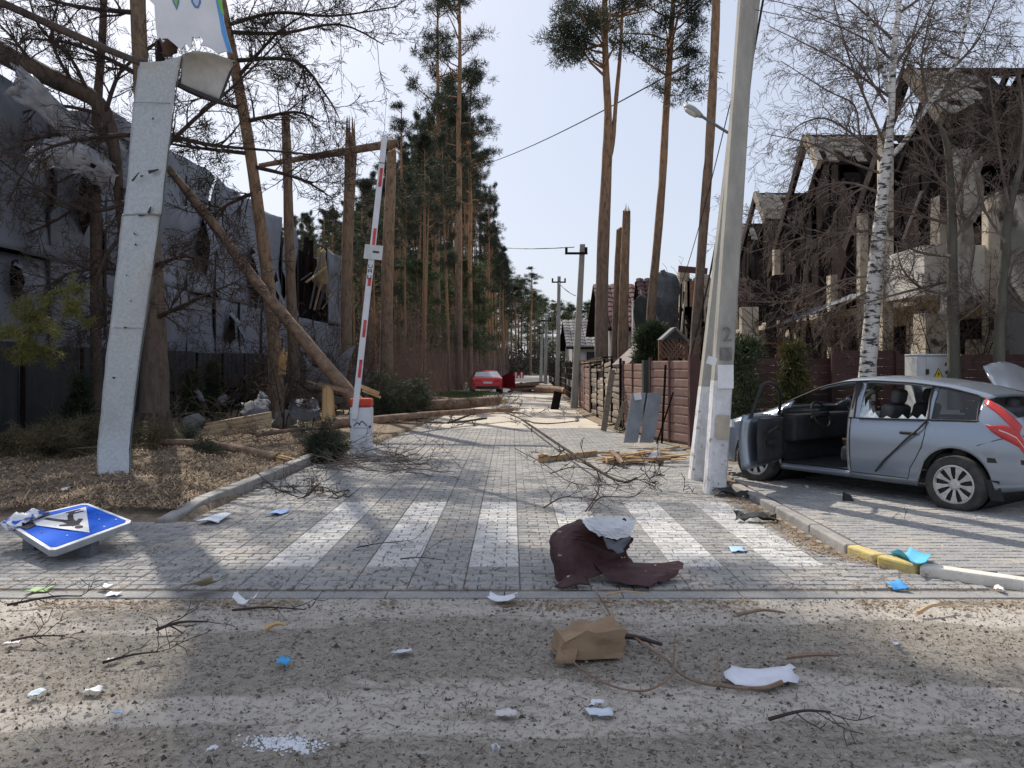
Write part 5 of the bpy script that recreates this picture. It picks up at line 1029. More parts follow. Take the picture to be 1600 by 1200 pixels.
def line(pts, r, nm, mt, parent=car): m = MB(); m.tube(pts, r, 5); return m.build(nm, mt, parent, True, True)
def rail(x, f=.88, o=.004):
    b = min(gc.B(x), gc.T(x)-.025); R = gc.ring(x); return V(x, R[8][0]+o, R[8][1])
for sd in (1, -1):
    fl = lambda P: [V(p.x, p.y*sd, p.z) for p in P]
    line(fl([gc.sp(x, gc.B(x)-.002, .003) for x in np.linspace(.5, 1.98 if sd > 0 else 3.0, 18)]), .009, 'belt_trim', M['trim'])
    line(fl([rail(x) for x in np.linspace(.5, 3.0, 26)]), .011, 'window_surround', M['trim'])
    for x in (.52, 1.03, 1.92): line(fl([gc.sp(x, gc.B(x), .003), V(x+.02, (gc.ring(x)[7][0]+.004), gc.ring(x)[7][1]), rail(x+.03)]), .016 if x > .6 else .008, 'window_pillar', M['trim'])
seam = M['trim']
line([gc.sp(x, z, .0015) for x, z in ((1.04, .95), (1.05, .8), (1.08, .66), (1.15, .52), (1.22, .40), (1.26, .26))], .0045, 'door_seam', seam)
line([gc.sp(1.955, z, .0015) for z in (.93, .8, .65, .5, .35, .27)], .0045, 'door_seam', seam)
line([gc.sp(x, .275, .0015) for x in np.linspace(1.26, 1.95, 8)], .0045, 'door_seam', seam)
line([gc.sp(x, z, .0015) for x, z in ((.50, .72), (.30, .80), (.05, .86))], .004, 'bumper_seam', seam)
m = MB(); P0 = gc.sp(1.22, .805, .03); m.box(P0, (.20, .03, .035)); bevel(m.build('door_handle', M['trim'], car, False, True), .012)
line([gc.sp(1.03, .96, .02), gc.sp(1.10, .86, .05), gc.sp(1.25, .72, .04), gc.sp(1.5, .47, .03), gc.sp(1.62, .32, .035)], .013, 'hanging_trim_strip', M['trim'])
m = MB(); a_ = [(.50, .30), (.0, .36)]; m.add([gc.sp(.40, .55, .006), gc.sp(.04, .55, .01), gc.sp(.04, .60, .01), gc.sp(.40, .60, .006)], [(0, 1, 2, 3)]); m.build('bumper_moulding', M['trim'], car, False, True)
m = MB(); m.add([gc.sp(.44, .36, .004), gc.sp(.40, .14, .0), gc.sp(.28, .14, .0), gc.sp(.30, .36, .004)], [(0, 1, 2, 3)]); o = m.build('mud_flap', M['trim'], car, False, True); o.modifiers.new('t', 'SOLIDIFY').thickness = .01
def SF(x, f, sd, o=.007):
    R = gc.ring(x); i = min(9, int(f)); u = f-i; return V(x, sd*(R[i][0]+(R[i+1][0]-R[i][0])*u+o), R[i][1]+(R[i+1][1]-R[i][1])*u+o*.6)
for sd in (1, -1):                                        # boomerang tail lamps
    m = MB(); n = 10
    def strip(rows):
        b = len(m.v); w_ = len(rows[0]); m.v += [tuple(p) for r in rows for p in r]
        for i in range(len(rows)-1):
            for j in range(w_-1): m.f.append((b+i*w_+j, b+i*w_+j+1, b+(i+1)*w_+j+1, b+(i+1)*w_+j)); m.m.append(0)
    strip([[SF(x, lo+(hi-lo)*u, sd) for u in np.linspace(0, 1, 5)] for x, lo, hi in ((.50, 7.5, 8.0), (.42, 7.2, 7.95), (.33, 6.8, 7.8), (.25, 6.3, 7.6), (.18, 5.9, 7.4), (.12, 5.8, 7.2))])
    strip([[SF(x, lo+(hi-lo)*u, sd) for u in np.linspace(0, 1, 5)] for x, lo, hi in ((.43, 5.15, 5.2), (.36, 4.8, 5.45), (.28, 4.45, 5.75), (.2, 4.35, 6.0), (.12, 4.3, 6.0), (.04, 4.3, 5.9))])
    o = m.build('tail_lamp', M['tail_red'], car, True, True); s_ = o.modifiers.new('t', 'SOLIDIFY'); s_.thickness = .012; s_.offset = 0
    m = MB(); strip([[SF(x, f, sd, .014) for f in (4.95, 5.08)] for x in (.30, .22, .14, .06)]); m.build('lamp_stripe', flat('lamp_clear', (.75, .55, .52), .2) if 'lamp_clear' not in bpy.data.materials else bpy.data.materials['lamp_clear'], car, False, True)
m = MB(); m.add([V(4.05, .62, .70), V(3.72, .83, .80), V(3.70, .85, .70), V(4.12, .66, .58)], [(0, 1, 2, 3)]); o = m.build('headlamp', flat('headlamp_glass', (.6, .63, .66), .15), car, False, True); o.modifiers.new('t', 'SOLIDIFY').thickness = .05
# cabin
m = MB(); m.box((2.0, 0, .26), (2.7, 1.48, .06)); m.build('floor', M['cabin'], car, False, True)
m = MB(); m.box((3.02, 0, .74), (.42, 1.48, .36)); m.box((3.1, 0, .5), (.2, 1.4, .4)); o = bevel(m.build('dashboard', M['cabin'], car, False, True), .05, 3)
for y in (.38, -.38):
    m = MB(); m.box((1.98, y, .46), (.52, .50, .2)); m.box((1.70, y, .80), (.16, .48, .62), Matrix.Rotation(-.25, 3, 'Y')); m.box((1.60, y, 1.2), (.11, .26, .18), Matrix.Rotation(-.2, 3, 'Y')); bevel(m.build('front_seat', M['seat'], car, False, True), .05, 3)
m = MB(); m.box((1.0, 0, .48), (.5, 1.3, .22)); m.box((.72, 0, .82), (.16, 1.3, .6), Matrix.Rotation(-.3, 3, 'Y'))
for y in (.4, -.4): m.box((.66, y, 1.13), (.1, .24, .14))
bevel(m.build('rear_seat', M['seat'], car, False, True), .05, 3)
m = MB(); R_ = Matrix.Rotation(math.radians(-65), 3, 'Y'); m.tube([V(2.66, .38, .92)+R_ @ V(.18*math.cos(a), .18*math.sin(a), 0) for a in np.linspace(0, 6.2832, 25)], .016, 6); m.tube([V(2.66, .38, .92), V(2.85, .38, .84)], .03, 6); m.box((2.66, .38, .92), (.05, .32, .05), R_); m.build('steering_wheel', M['trim'], car, True, True)
m = MB(); m.tube([gc.sp(1.98, z, -.06) for z in (.3, .6, .92)]+[V(1.95, .72, 1.2), V(1.95, .66, 1.36)], .045, 8); m.build('centre_pillar', M['cabin'], car, True, True)
sheet([[V(2.25, .1, 1.12), V(2.05, -.05, 1.28)], [V(2.2, .3, 1.08), V(2.0, .2, 1.22)]], 5, .03, .02, 3, name='limp_airbag', mats=mat('airbag_cloth', (.40, .39, .27), (.28, .27, .2), 6), parent=None)
ab = [o for o in COL.objects if o.name.startswith('limp_airbag')][-1]; ab.data.transform(Matrix.Translation(ab.location)); ab.location = (0, 0, 0); adopt(ab, car, True)
m = MB()                                                  # jagged glass left in the rear door window
for x0_, hgt in ((1.10, .06), (1.2, .04), (1.32, .05), (1.5, .03), (1.72, .12), (1.78, .22), (1.84, .26), (1.66, .07)):
    b_ = gc.B(x0_); y_ = gc.wz(b_)-.01; m.add([(x0_-.06, y_, b_), (x0_+.06, y_, b_), (x0_+.02, y_-hgt*.5, b_+hgt)], [(0, 1, 2)])
m.build('broken_glass', mat('shattered_glass', (.62, .70, .74), (.35, .42, .46), 20, rough=.25), car, False, True)
for x in gc.ax:
    for sd in (1, -1): wheel(car, x, sd*.775, .315, sd, .045 if sd > 0 and x < 1 else .02)
for x in gc.ax: m = MB(); m.lathe([(.36, -.72), (.37, .70)], (x, 0, .31), n=24, rot=Matrix.Rotation(math.radians(90), 3, 'X')); m.build('wheel_well', M['trim'], car, False, True)
# open front door
ph = math.radians(74); Hh = V(3.0, .872, 0); RD = Matrix.Rotation(-ph, 3, 'Z'); dt = lambda p: Hh+RD @ (Vector(p)-Hh)
m = MB(); xs_ = np.linspace(1.99, 2.99, 12); zs_ = np.linspace(0, 1, 9)
m.v = [tuple(dt(gc.sp(x, .30+(gc.B(x)-.30)*f))) for x in xs_ for f in zs_]; m.f = [(i*9+j, (i+1)*9+j, (i+1)*9+j+1, i*9+j+1) for i in range(11) for j in range(8)]; m.m = [0]*len(m.f)
dn = m.build('front_door', M['paint'], car, True, True); s_ = dn.modifiers.new('t', 'SOLIDIFY'); s_.thickness = .1; s_.offset = 1 if False else -1
m = MB(); m.v = [tuple(dt(gc.sp(x, .36+(gc.B(x)-.38)*f, -.115-.02*math.sin(f*3.1)))) for x in np.linspace(2.06, 2.93, 8) for f in zs_]; m.f = [(i*9+j, (i+1)*9+j, (i+1)*9+j+1, i*9+j+1) for i in range(7) for j in range(8)]; m.m = [0]*len(m.f)
o = m.build('door_trim', M['cabin'], dn, True, True); o.modifiers.new('t', 'SOLIDIFY').thickness = .03
m = MB(); m.box(dt((2.45, .70, .62)), (.34, .07, .06), RD); m.tube([dt((2.2, .70, .74)), dt((2.42, .66, .80)), dt((2.62, .70, .76))], .018, 6); m.build('arm_rest', M['trim'], dn, False, True)
fr = [dt(V(1.99, .83, .93)), dt(V(2.0, .76, 1.14)), dt(V(2.03, .69, 1.34)), dt(V(2.3, .67, 1.35)), dt(V(2.6, .69, 1.25)), dt(V(2.85, .77, 1.06)), dt(V(2.97, .83, .93))]
m = MB(); m.tube(catmull(fr, 4), .024, 6); m.build('window_frame', M['trim'], dn, True, True)
# --- red car down the street
rc = Car(4.4, [(0, .62), (.03, .8), (.12, .93), (.5, .97), (.75, 1.02), (1.15, 1.26), (1.6, 1.33), (2.1, 1.33), (2.5, 1.24), (3.05, .96), (3.5, .88), (4.1, .74), (4.35, .55), (4.4, .4)], [(0, .6), (.1, .88), (.6, .92), (2.5, .9), (3.2, .86), (4.1, .68), (4.4, .38)],
         [(0, .84), (.15, .93), (.6, 1), (3.5, 1), (4.1, .9), (4.4, .7)], (.85, 3.5), .32, W=.90)
rd = thing('red_car', 'red car seen from behind with its right door open, down the street', 'car', (-1.35, 42.8, 0), rz=math.radians(95))
M['red_paint'] = paint_mat('red_paint', (.46, .025, .035), .3, 0)
def rcls(x, j, sd):
    if j in (6, 7) and 1.1 < x < 2.75: return 'side_window|%d' % sd
    if j in (8, 9) and .66 < x < 1.2: return 'rear_window'
    if j in (8, 9) and 2.45 < x < 3.0: return 'windscreen'
    return 'body'
for nm, mb in rc.shell(list(np.linspace(0, 4.4, 50)), rcls).items(): weld(mb.build(nm.split('|')[0], {'body': M['red_paint'], 'rear_window': mat('glare_glass', (.55, .58, .62), (.4, .42, .46), 9, rough=.2)}.get(nm, M['glass']), rd, True, True))  # white glare on the rear window is painted into its pale glass colour
for x in rc.ax:
    for sd in (1, -1): wheel(rd, x, sd*.79, .32, sd)
m = MB(); m.box((-.012, 0, .66), (.02, .5, .12)); m.build('number_plate', flat('plate_white', (.7, .7, .7)), rd, False, True)
for sd in (1, -1): m = MB(); m.box((.02, sd*.55, .80), (.05, .34, .1)); m.build('tail_lamp', M['tail_red'], rd, False, True)
m = MB(); m.box((-.0, 0, .38), (.03, 1.3, .16)); m.build('bumper_grille', M['trim'], rd, False, True)
m = MB(); m.prism([(2.6, -.92, .3), (2.2, -1.75, .3), (2.2, -1.72, .95), (2.3, -1.5, 1.25), (2.55, -1.0, .98), (2.6, -.92, .92)], (.08, 0, 0)); m.build('open_door', paint_mat('dark_red_paint', (.16, .012, .018), .4, 0), rd, False, True)
# pale raised lid of another car behind the hatchback
sheet([[at(1536, 573, 11.6), at(1570, 566, 11.7), at(1605, 578, 11.8), at(1660, 590, 11.9)], [at(1546, 592, 11.3), at(1580, 588, 11.4), at(1610, 602, 11.4), at(1660, 620, 11.4)], [at(1560, 615, 11.2), at(1590, 616, 11.2), at(1620, 622, 11.2), at(1660, 640, 11.2)]], 5, .004, .03, 2, name='raised_bonnet', mats=paint_mat('pearl_paint', (.55, .57, .60), .3, 0))
tag([o for o in COL.objects if o.name.startswith('raised_bonnet')][-1], 'pale raised car bonnet showing behind the hatchback at the right edge', 'bonnet')
# ------------------------------------------------------------------ bent sheet pylon and torn billboard
py_ = thing('bent_sign_pylon', 'tall bent galvanised sheet strip of a wrecked sign pylon on the left verge', 'sign', at(180, 752, 10.9))
rowsL = [(752, 155, 205, 10.55, 10.5), (735, 152, 202, 10.7, 10.62), (690, 153, 203, 10.9, 10.85), (640, 158, 208, 10.95, 10.95), (560, 166, 218, 11, 11), (480, 175, 230, 11, 11.05), (400, 184, 241, 11, 11), (339, 190, 250, 11, 11.05), (333, 193, 252, 11.0, 11.0), (270, 200, 258, 11.05, 11), (190, 206, 268, 11.05, 11), (120, 214, 277, 11, 10.95), (97, 219, 284, 10.95, 10.9)]
sheet([[at(l, y+ (0 if y > 110 else 0), d0), at((l+r)/2, y-1.5, d0-.03), at(r, y-(10 if y < 100 else 0)+(4 if y > 740 else 0), d1)] for y, l, r, d0, d1 in rowsL], 4, .0045, .006, 4, name='metal_strip', mats=M['galv'], parent=py_, edge=.004)
m = MB()
m.tube([at(r+1.2, y-(10 if y < 100 else 0), d1+.03) for y, l, r, d0, d1 in rowsL], .010, 5); m.build('folded_edge', flat('edge_steel', (.13, .15, .15), .5), py_)
for y in (160, 335, 512, 637):
    l = np.interp(y, [97, 752], [219, 155]); i_ = min(rowsL, key=lambda r: abs(r[0]-y)); m = MB(); m.beam(at(i_[1]+2, y, 10.97), at(i_[2]-2, y+1, 10.97), .012, .006); m.build('sheet_joint', flat('joint_grey', (.22, .24, .26), .5), py_)
for px, y, a_, L_, w_ in ((212, 276, .9, .16, .03), (240, 267, .25, .15, .05), (222, 275, .2, .04, .03), (239, 185, 1.5, .03, .03), (211, 366, -.7, .05, .02), (212, 382, 1.4, .03, .03), (178, 590, .3, .035, .03), (182, 636, 0, .05, .03), (172, 684, 1.4, .18, .02), (196, 512, 0, .04, .03), (234, 328, 1.2, .10, .04), (222, 336, .1, .1, .03), (205, 470, .5, .02, .02), (198, 430, .2, .02, .02)):
    c_ = at(px, y, 10.94); dv = V(math.cos(a_), 0, math.sin(a_))*L_/2; m = MB(); m.beam(c_-dv, c_+dv, .01, w_, (0, 0, 1) if abs(math.sin(a_)) < .7 else (1, 0, 0), w2=.004, h2=w_*.4); m.build('torn_slit', M['trim'], py_)
sheet([[at(284, 86, 10.9), at(300, 80, 10.8), at(330, 84, 10.8), at(366, 94, 10.9)], [at(284, 105, 11), at(300, 100, 11.05), at(325, 108, 11.05), at(360, 112, 11)], [at(282, 132, 11.05), at(300, 140, 11.1), at(322, 149, 11.1), at(344, 158, 11)]], 5, .008, .006, 9, name='folded_flap', mats=mat('inner_sheet', (.44, .43, .40), (.36, .35, .33), 6, rough=.6), parent=py_, edge=.01)
m = MB(); m.beam(at(281, 133, 11.02), at(344, 159, 10.98), .03, .05); m.beam(at(343, 158, 10.98), at(362, 108, 11), .02, .03); m.beam(at(300, 82, 10.95), at(366, 96, 10.95), .03, .05); m.build('flap_frame', M['trim'], py_)
m = MB(); m.tube([at(184, 745, 11.2), at(216, 450, 11.25), at(248, 120, 11.3), at(262, -60, 11.35), at(266, -420, 11.4)], .06, 10); m.build('steel_post', M['burnt'], py_)
M['board'] = mat('white_board', (.70, .72, .76), (.62, .64, .68), 2.5, rough=.5, mode='world')
bd = thing('torn_billboard', 'torn white billboard with green leaf shapes and blue edge at the picture top', 'billboard', at(290, 0, 11.2))
pts = [(214, -20), (241, 8), (243, 40), (246, 62), (250, 58), (254, 66), (262, 60), (274, 70), (282, 78), (290, 68), (298, 78), (300, 57), (306, 60), (312, 57), (318, 64), (312, 70), (322, 72), (330, 76), (340, 84), (352, 80), (363, 83), (356, 60), (350, 35), (346, 5), (348, -60), (352, -260), (200, -300), (190, -120)]
def flatpoly(pts, d, th, nm, mt, par): m = MB(); m.prism([at(a, b, d) for a, b in pts], (0, th, 0)); return m.build(nm, mt, par)
flatpoly(pts, 11.2, .02, 'board', M['board'], bd)
flatpoly([(338, -30), (337, 0), (342, 25), (346, 50), (352, 70), (356, 81), (363, 83), (356, 60), (350, 35), (346, 5), (348, -30)], 11.193, .004, 'blue_band', flat('print_blue', (.10, .33, .72)), bd)
flatpoly([(340, -30), (340, 2), (346, 22), (350, 22), (347, 5), (348, -30)], 11.186, .004, 'green_band', flat('print_green', (.22, .50, .12)), bd)
flatpoly([(266, -14), (270, 4), (276, 16), (280, 4), (279, -14)], 11.193, .004, 'leaf_outline', flat('print_navy', (.12, .22, .45)), bd)
flatpoly([(269, -14), (272, 2), (276, 11), (277.5, 2), (276, -14)], 11.186, .004, 'green_leaf', bpy.data.materials['print_green'], bd)
flatpoly([(296, -12), (299, 4), (304, 12), (310, 13), (314, 4), (313, -12)], 11.193, .004, 'round_outline', bpy.data.materials['print_navy'], bd)
flatpoly([(299.5, -12), (302, 3), (306, 9), (309, 9), (311, 2), (310, -12)], 11.186, .004, 'round_field', flat('print_pale_blue', (.45, .55, .70)), bd)
sheet([[at(242, 60, 11.3), at(262, 62, 11.2), at(284, 70, 11.3)], [at(244, 78, 11.35), at(262, 82, 11.3), at(276, 80, 11.35)], [at(243, 92, 11.35), at(256, 90, 11.3), at(268, 84, 11.35)]], 4, .02, .01, 3, name='torn_lining', mats=mat('brown_lining', (.10, .06, .045), (.06, .04, .03), 6), parent=bd, edge=.02)
# ------------------------------------------------------------------ barrier
bg_ = G(563, 711); br = thing('road_barrier', 'white barrier box with red cap and raised red striped arm at the road entrance', 'barrier', bg_); bx_, by_ = bg_.x, bg_.y
M['bar_white'] = mat('barrier_white', (.70, .73, .78), (.60, .62, .66), 4, rough=.5, spot=((.42, .40, .37), 5, .68)); M['bar_red'] = mat('barrier_red', (.62, .07, .035), (.50, .05, .03), 5, rough=.45); M['sticker_red'] = mat('red_reflector', (.62, .10, .09), (.45, .06, .06), 8)
m = MB(); m.box((bx_, by_+.14, .44), (.38, .30, .86)); bevel(m.build('cabinet', M['bar_white'], br), .025, 3)
m = MB(); m.box((bx_, by_+.14, .955), (.39, .31, .16)); bevel(m.build('red_cap', M['bar_red'], br), .04, 3)
m = MB(); m.box((bx_, by_+.1, .0), (.5, .5, .04)); m.build('base_plate', M['kerb'], br)
y0_ = by_-.05; ar0, ar1 = at(553.5, 655, y0_), at(601, 214, y0_); ax_ = (ar1-ar0).normalized(); sx_ = V(ax_.z, 0, -ax_.x)
m = MB(); m.beam(ar0, ar1, .11, .045, (0, 1, 0)) if False else m.beam(ar0, ar1, .045, .11, sx_, w2=.04, h2=.10); arm = bevel(m.build('arm', M['bar_white'], br), .006)
def on_arm(py): u = (655-py)/(655-214); return ar0.lerp(ar1, u)
for y_a, y_b in ((292, 263), (383, 357), (447, 434), (527, 500), (590, 562)):
    m = MB(); c0, c1 = on_arm(y_a)+sx_*.012, on_arm(y_b)+sx_*.012; f = V(0, -.0245, 0); m.beam(c0+f, c1+f, .004, .055, sx_); m.build('red_stripe', M['sticker_red'], br)
m = MB(); c_ = on_arm(255); m.tube([c_-sx_*.08-V(0, .03, 0), c_+sx_*.12-V(0, .03, 0)], .006, 5); m.build('wire_loop', M['trim'], br)
for k_, y_ in enumerate((433, 424, 416)):
    c_ = on_arm(y_)+V(0, -.026, 0); m = MB()
    for a_, b_ in (((-.03, -.03), (-.03, .03)), ((.03, -.03), (.03, .03)), ((-.03, (-.03, .03, -.03)[k_]), (.03, (-.03, .03, -.03)[k_])), ((-.03, 0), (.03, 0)))[:4 if k_ == 1 else 3]: m.beam(c_+sx_*a_[0]+ax_*a_[1], c_+sx_*b_[0]+ax_*b_[1], .004, .012, sx_ if a_[0] == b_[0] else ax_)
    m.build('arm_letter', M['ink'], br)
pc = at(583.5, 394, y0_-.06); m = MB(); m.box(pc, (.33, .02, .26), Matrix.Rotation(math.radians(6), 3, 'Y')); pl = m.build('number_plate', mat('plate_grey', (.62, .64, .64), (.50, .52, .52), 5), br)
text('1', .27, M['ink'], Matrix.Translation(pc+V(.055, -.0125, 0)) @ Matrix.Rotation(math.radians(6), 4, 'Y') @ Matrix.Rotation(math.radians(90), 4, 'X') @ Matrix.Rotation(math.radians(90), 4, 'Z') @ Matrix.Diagonal((1.35, .62, 1, 1)), br, 'numeral')
for dx_ in (-.10, -.06): m = MB(); m.box(pc+V(dx_, -.0115, 0), (.008, .003, .2)); m.build('plate_scratch', M['cab'], br)
f_ = by_-.0115-.0005; lg = M['ink']; L2 = [((-.12, .53), (-.055, .60)), ((-.055, .60), (.0, .545)), ((-.02, .565), (.035, .625)), ((.035, .625), (.125, .53))]
m = MB(); 
for (a, b), (c, d) in L2: m.beam((bx_+a, f_, b), (bx_+c, f_, d), .004, .018, (0, 0, 1))
m.build('mountain_logo', flat('logo_navy', (.05, .05, .09)), br)
m = MB(); m.beam((bx_-.13, f_, .495), (bx_+.13, f_, .495), .003, .008); m.build('logo_underline', flat('logo_red', (.30, .12, .12)), br)
for dx_ in (-.18, .18): m = MB(); m.tube([(bx_+dx_, f_+.02, .52), (bx_+dx_, f_-.03, .52)], .022, 8); m.build('lock', M['ink'], br)
# ------------------------------------------------------------------ knocked down pedestrian sign
F_ = V(-3.75, 6.25, .13); Rr = at(209, 815, 6.86); Ll = at(6, 815, 6.95); Bb = at(135, 786, 7.48)
sg = thing('crossing_sign', 'blue pedestrian crossing sign lying smashed on the ground at the left', 'road sign', (-4.1, 6.8, 0))
def sp_(a, b, lift=0):
    p = F_*(1-a)*(1-b)+Rr*a*(1-b)+Ll*(1-a)*b+Bb*a*b; n_ = (Rr-F_).cross(Ll-F_).normalized(); return p+n_*lift
def spoly(pts, l0, l1, nm, mt):
    m = MB(); P = [sp_(a, b, l0) for a, b in pts]; n_ = (Rr-F_).cross(Ll-F_).normalized()*(l1-l0); m.prism(P, n_); return m.build(nm, mt, sg)
M['sign_blue'] = mat('sign_blue', (.008, .13, .72), (.008, .10, .58), 4, rough=.7, spec=.08, spot=((.03, .05, .16), 7, .68)); M['sign_white'] = mat('sign_white', (.78, .80, .84), (.66, .68, .72), 6, rough=.4, spot=((.25, .25, .25), 7, .70))
def rrect(m_, c): return [(m_+c, m_), (1-m_-c, m_), (1-m_, m_+c), (1-m_, 1-m_-c), (1-m_-c, 1-m_), (m_+c, 1-m_), (m_, 1-m_-c), (m_, m_+c)]
spoly(rrect(0, .05), -.055, -.004, 'housing', mat('sign_box_metal', (.36, .38, .40), (.25, .27, .28), 6, rough=.5)); spoly(rrect(0, .05), -.0035, .003, 'white_border', M['sign_white']); spoly(rrect(.045, .04), .0035, .007, 'blue_field', M['sign_blue'])
spoly([(.5, .09), (.90, .83), (.10, .83)], .0075, .011, 'white_triangle', M['sign_white'])
M['char'] = mat('scorched_black', (.03, .03, .035), (.10, .09, .09), 9)
def fig(pts, nm='pedestrian_figure'): spoly(pts, .0115, .014, nm, M['char'])
fig([(.50+.045*math.cos(a), .30+.045*math.sin(a)) for a in np.linspace(0, 5.8, 9)]); fig([(.46, .36), (.55, .36), (.58, .55), (.52, .58), (.45, .54)]); fig([(.55, .38), (.66, .48), (.63, .52), (.55, .46)]); fig([(.46, .38), (.36, .46), (.38, .50), (.46, .46)]); fig([(.46, .54), (.52, .56), (.46, .66), (.40, .78), (.34, .77), (.40, .64)]); fig([(.52, .56), (.58, .54), (.64, .66), (.72, .76), (.67, .79), (.58, .68)])
for k_, y_ in enumerate((.70, .77)): fig([(.62, y_), (.80, y_), (.80, y_+.03), (.62, y_+.03)], 'crossing_bar')
sheet([[sp_(.0, .72, .02), sp_(.2, .74, .05), sp_(.42, .80, .03)], [sp_(-.02, .86, .0), sp_(.18, .86, -.02), sp_(.40, .90, .06)], [sp_(-.03, 1.02, -.03), sp_(.15, 1.0, .05), sp_(.34, 1.01, .02)]], 4, .018, .006, 5, name='crushed_corner', mats=mat('crushed_sign_face', (.70, .72, .75), (.05, .10, .40), 9, rough=.4, rp=(.5, .55)), parent=sg, edge=.02)
fig([(.22, .80), (.46, .84), (.50, .95), (.36, .97), (.2, .92)], 'burn_hole'); fig([(.08, .62), (.2, .66), (.22, .78), (.1, .8), (.04, .7)], 'burn_hole')
for a, b in ((.3, .2), (.78, .35), (.85, .5), (.15, .45), (.7, .12), (.9, .2), (.82, .62)): spoly([(a-.012, b), (a, b-.012), (a+.014, b+.002), (a, b+.012)], .0075, .009, 'chip_mark', M['sign_white'] if b < .4 else M['char'])
for a, b in ((.75, .7), (.2, .75), (.5, .12)): m = MB(); m.beam(sp_(a, b, -.075), V(sp_(a, b).x, sp_(a, b).y, .0), .12, .1); m.build('back_bracket', M['galv_debris'], sg)
# ------------------------------------------------------------------ crumpled maroon sheet on the crossing
mr = thing('crumpled_sheet', 'crumpled maroon metal sheet with white flap lying on the zebra crossing', 'metal sheet', G(950, 912)); M['maroon'] = mat('maroon_coated_steel', (.042, .018, .019), (.075, .036, .036), 5, rough=.6, spot=((.6, .52, .42), 13, .68))
d_ = 5.75
sheet([[at(868, 905, 5.85), at(862, 872, 5.9), at(858, 845, 6.0), at(872, 826, 6.1), at(904, 812, 6.15)], [at(884, 912, 5.72), at(884, 878, 5.78), at(880, 848, 5.9), at(892, 830, 6.0), at(918, 816, 6.05)], [at(912, 902, 5.78), at(918, 876, 5.95), at(916, 852, 6.05), at(925, 840, 6.05), at(938, 828, 6.0)], [at(948, 898, 5.8), at(950, 880, 6.0), at(950, 868, 6.1), at(960, 850, 6.1), at(972, 836, 6.05)], [at(985, 905, 5.75), at(990, 880, 6.0), at(978, 866, 6.1), at(985, 852, 6.1), at(990, 842, 6.1)]], 3, .004, .004, 11, name='curled_sheet', mats=M['maroon'], parent=mr, edge=.012, smooth=False)
sheet([[at(930, 880, 5.95), at(975, 876, 6.0), at(1020, 880, 6.0), at(1070, 878, 6.0)], [at(945, 898, 5.76), at(985, 893, 5.74), at(1025, 890, 5.85), at(1062, 892, 5.86)], [at(960, 908, 5.68), at(1000, 917, 5.62), at(1030, 908, 5.72), at(1052, 903, 5.78)]], 3, .007, .004, 12, name='torn_skirt', mats=M['maroon'], parent=mr, edge=.016, smooth=False)
sheet([[at(868, 916, 5.7), at(890, 898, 5.72), at(912, 900, 5.74)], [at(876, 919, 5.62), at(900, 912, 5.64), at(925, 914, 5.66)]], 4, .006, .004, 13, name='bent_lip', mats=M['maroon'], parent=mr, edge=.008)
sheet([[at(908, 812, 6.0), at(935, 808, 5.95), at(965, 808, 5.93), at(992, 810, 5.95)], [at(922, 828, 5.92), at(940, 826, 5.88), at(965, 826, 5.85), at(988, 826, 5.9)], [at(938, 838, 5.9), at(950, 840, 5.84), at(968, 842, 5.84), at(984, 836, 5.88)]], 4, .006, .004, 14, name='white_flap', mats=mat('white_coating', (.66, .68, .70), (.55, .57, .6), 4, rough=.5), parent=mr, edge=.008, smooth=False)
m = MB(); c_ = at(975, 813, 5.915); m.lathe([(0, 0), (.018, 0)], c_, n=10, rot=Matrix.Rotation(1.57, 3, 'X')); m.build('bolt_hole', M['trim'], mr)
sheet([[at(945, 842, 5.88), at(965, 845, 5.84), at(985, 838, 5.9)], [at(948, 858, 5.86), at(962, 862, 5.82), at(975, 858, 5.88)]], 4, .01, .004, 15, name='grey_scrap', mats=M['galv_debris'], parent=mr, edge=.015)
# small maroon scrap below the pylon
g = G(218, 770); sheet([[g+V(-.36, 0, .05), g+V(-.1, .05, .12), g+V(.2, .05, .07), g+V(.4, 0, .05)], [g+V(-.34, .2, .12), g+V(0, .2, .2), g+V(.2, .22, .12), g+V(.38, .2, .1)], [g+V(-.3, .36, .08), g+V(0, .38, .1), g+V(.34, .36, .1), g+V(.3, .4, .08)]], 4, .025, .005, 16, name='maroon_scrap', mats=mat('faded_maroon', (.13, .075, .075), (.08, .05, .05), 5), edge=.03)
tag([o for o in COL.objects if o.name.startswith('maroon_scrap')][-1], 'flat dull maroon metal scrap on the litter below the bent strip', 'metal sheet')
# ------------------------------------------------------------------ brown paper bag
bgx = thing('paper_bag', 'crumpled brown paper bag lying on the grit in the foreground', 'bag', G(925, 1038)); M['kraft'] = mat('kraft_paper', (.32, .225, .14), (.22, .15, .095), 6, bump=.3, bscale=12)
def bagP(u, v, w_): return at(880+92*u+8*v, 1040-(18*u)-(30*v)-(w_*22)+10*w_*u, 4.25+.10*u+.28*v)
import bmesh
b_ = bmesh.new(); bmesh.ops.create_cube(b_, size=1); bmesh.ops.subdivide_edges(b_, edges=b_.edges, cuts=5, use_grid_fill=True); r_ = random.Random(5)
for v in b_.verts:
    x, y, z = v.co; e = max(0, -x-.1); pin = 1-.7*e
    v.co = V(x*.37+.02*z, y*.2*(1-.3*e), z*.15*pin*(1+.12*x)+.012*math.sin(x*11+y*5)*(z+.5))+V(0, .010*math.sin(x*17+z*6)*(.5+y), 0)+V(r_.gauss(0, .005), r_.gauss(0, .005), r_.gauss(0, .005) if z > -.4 else 0)
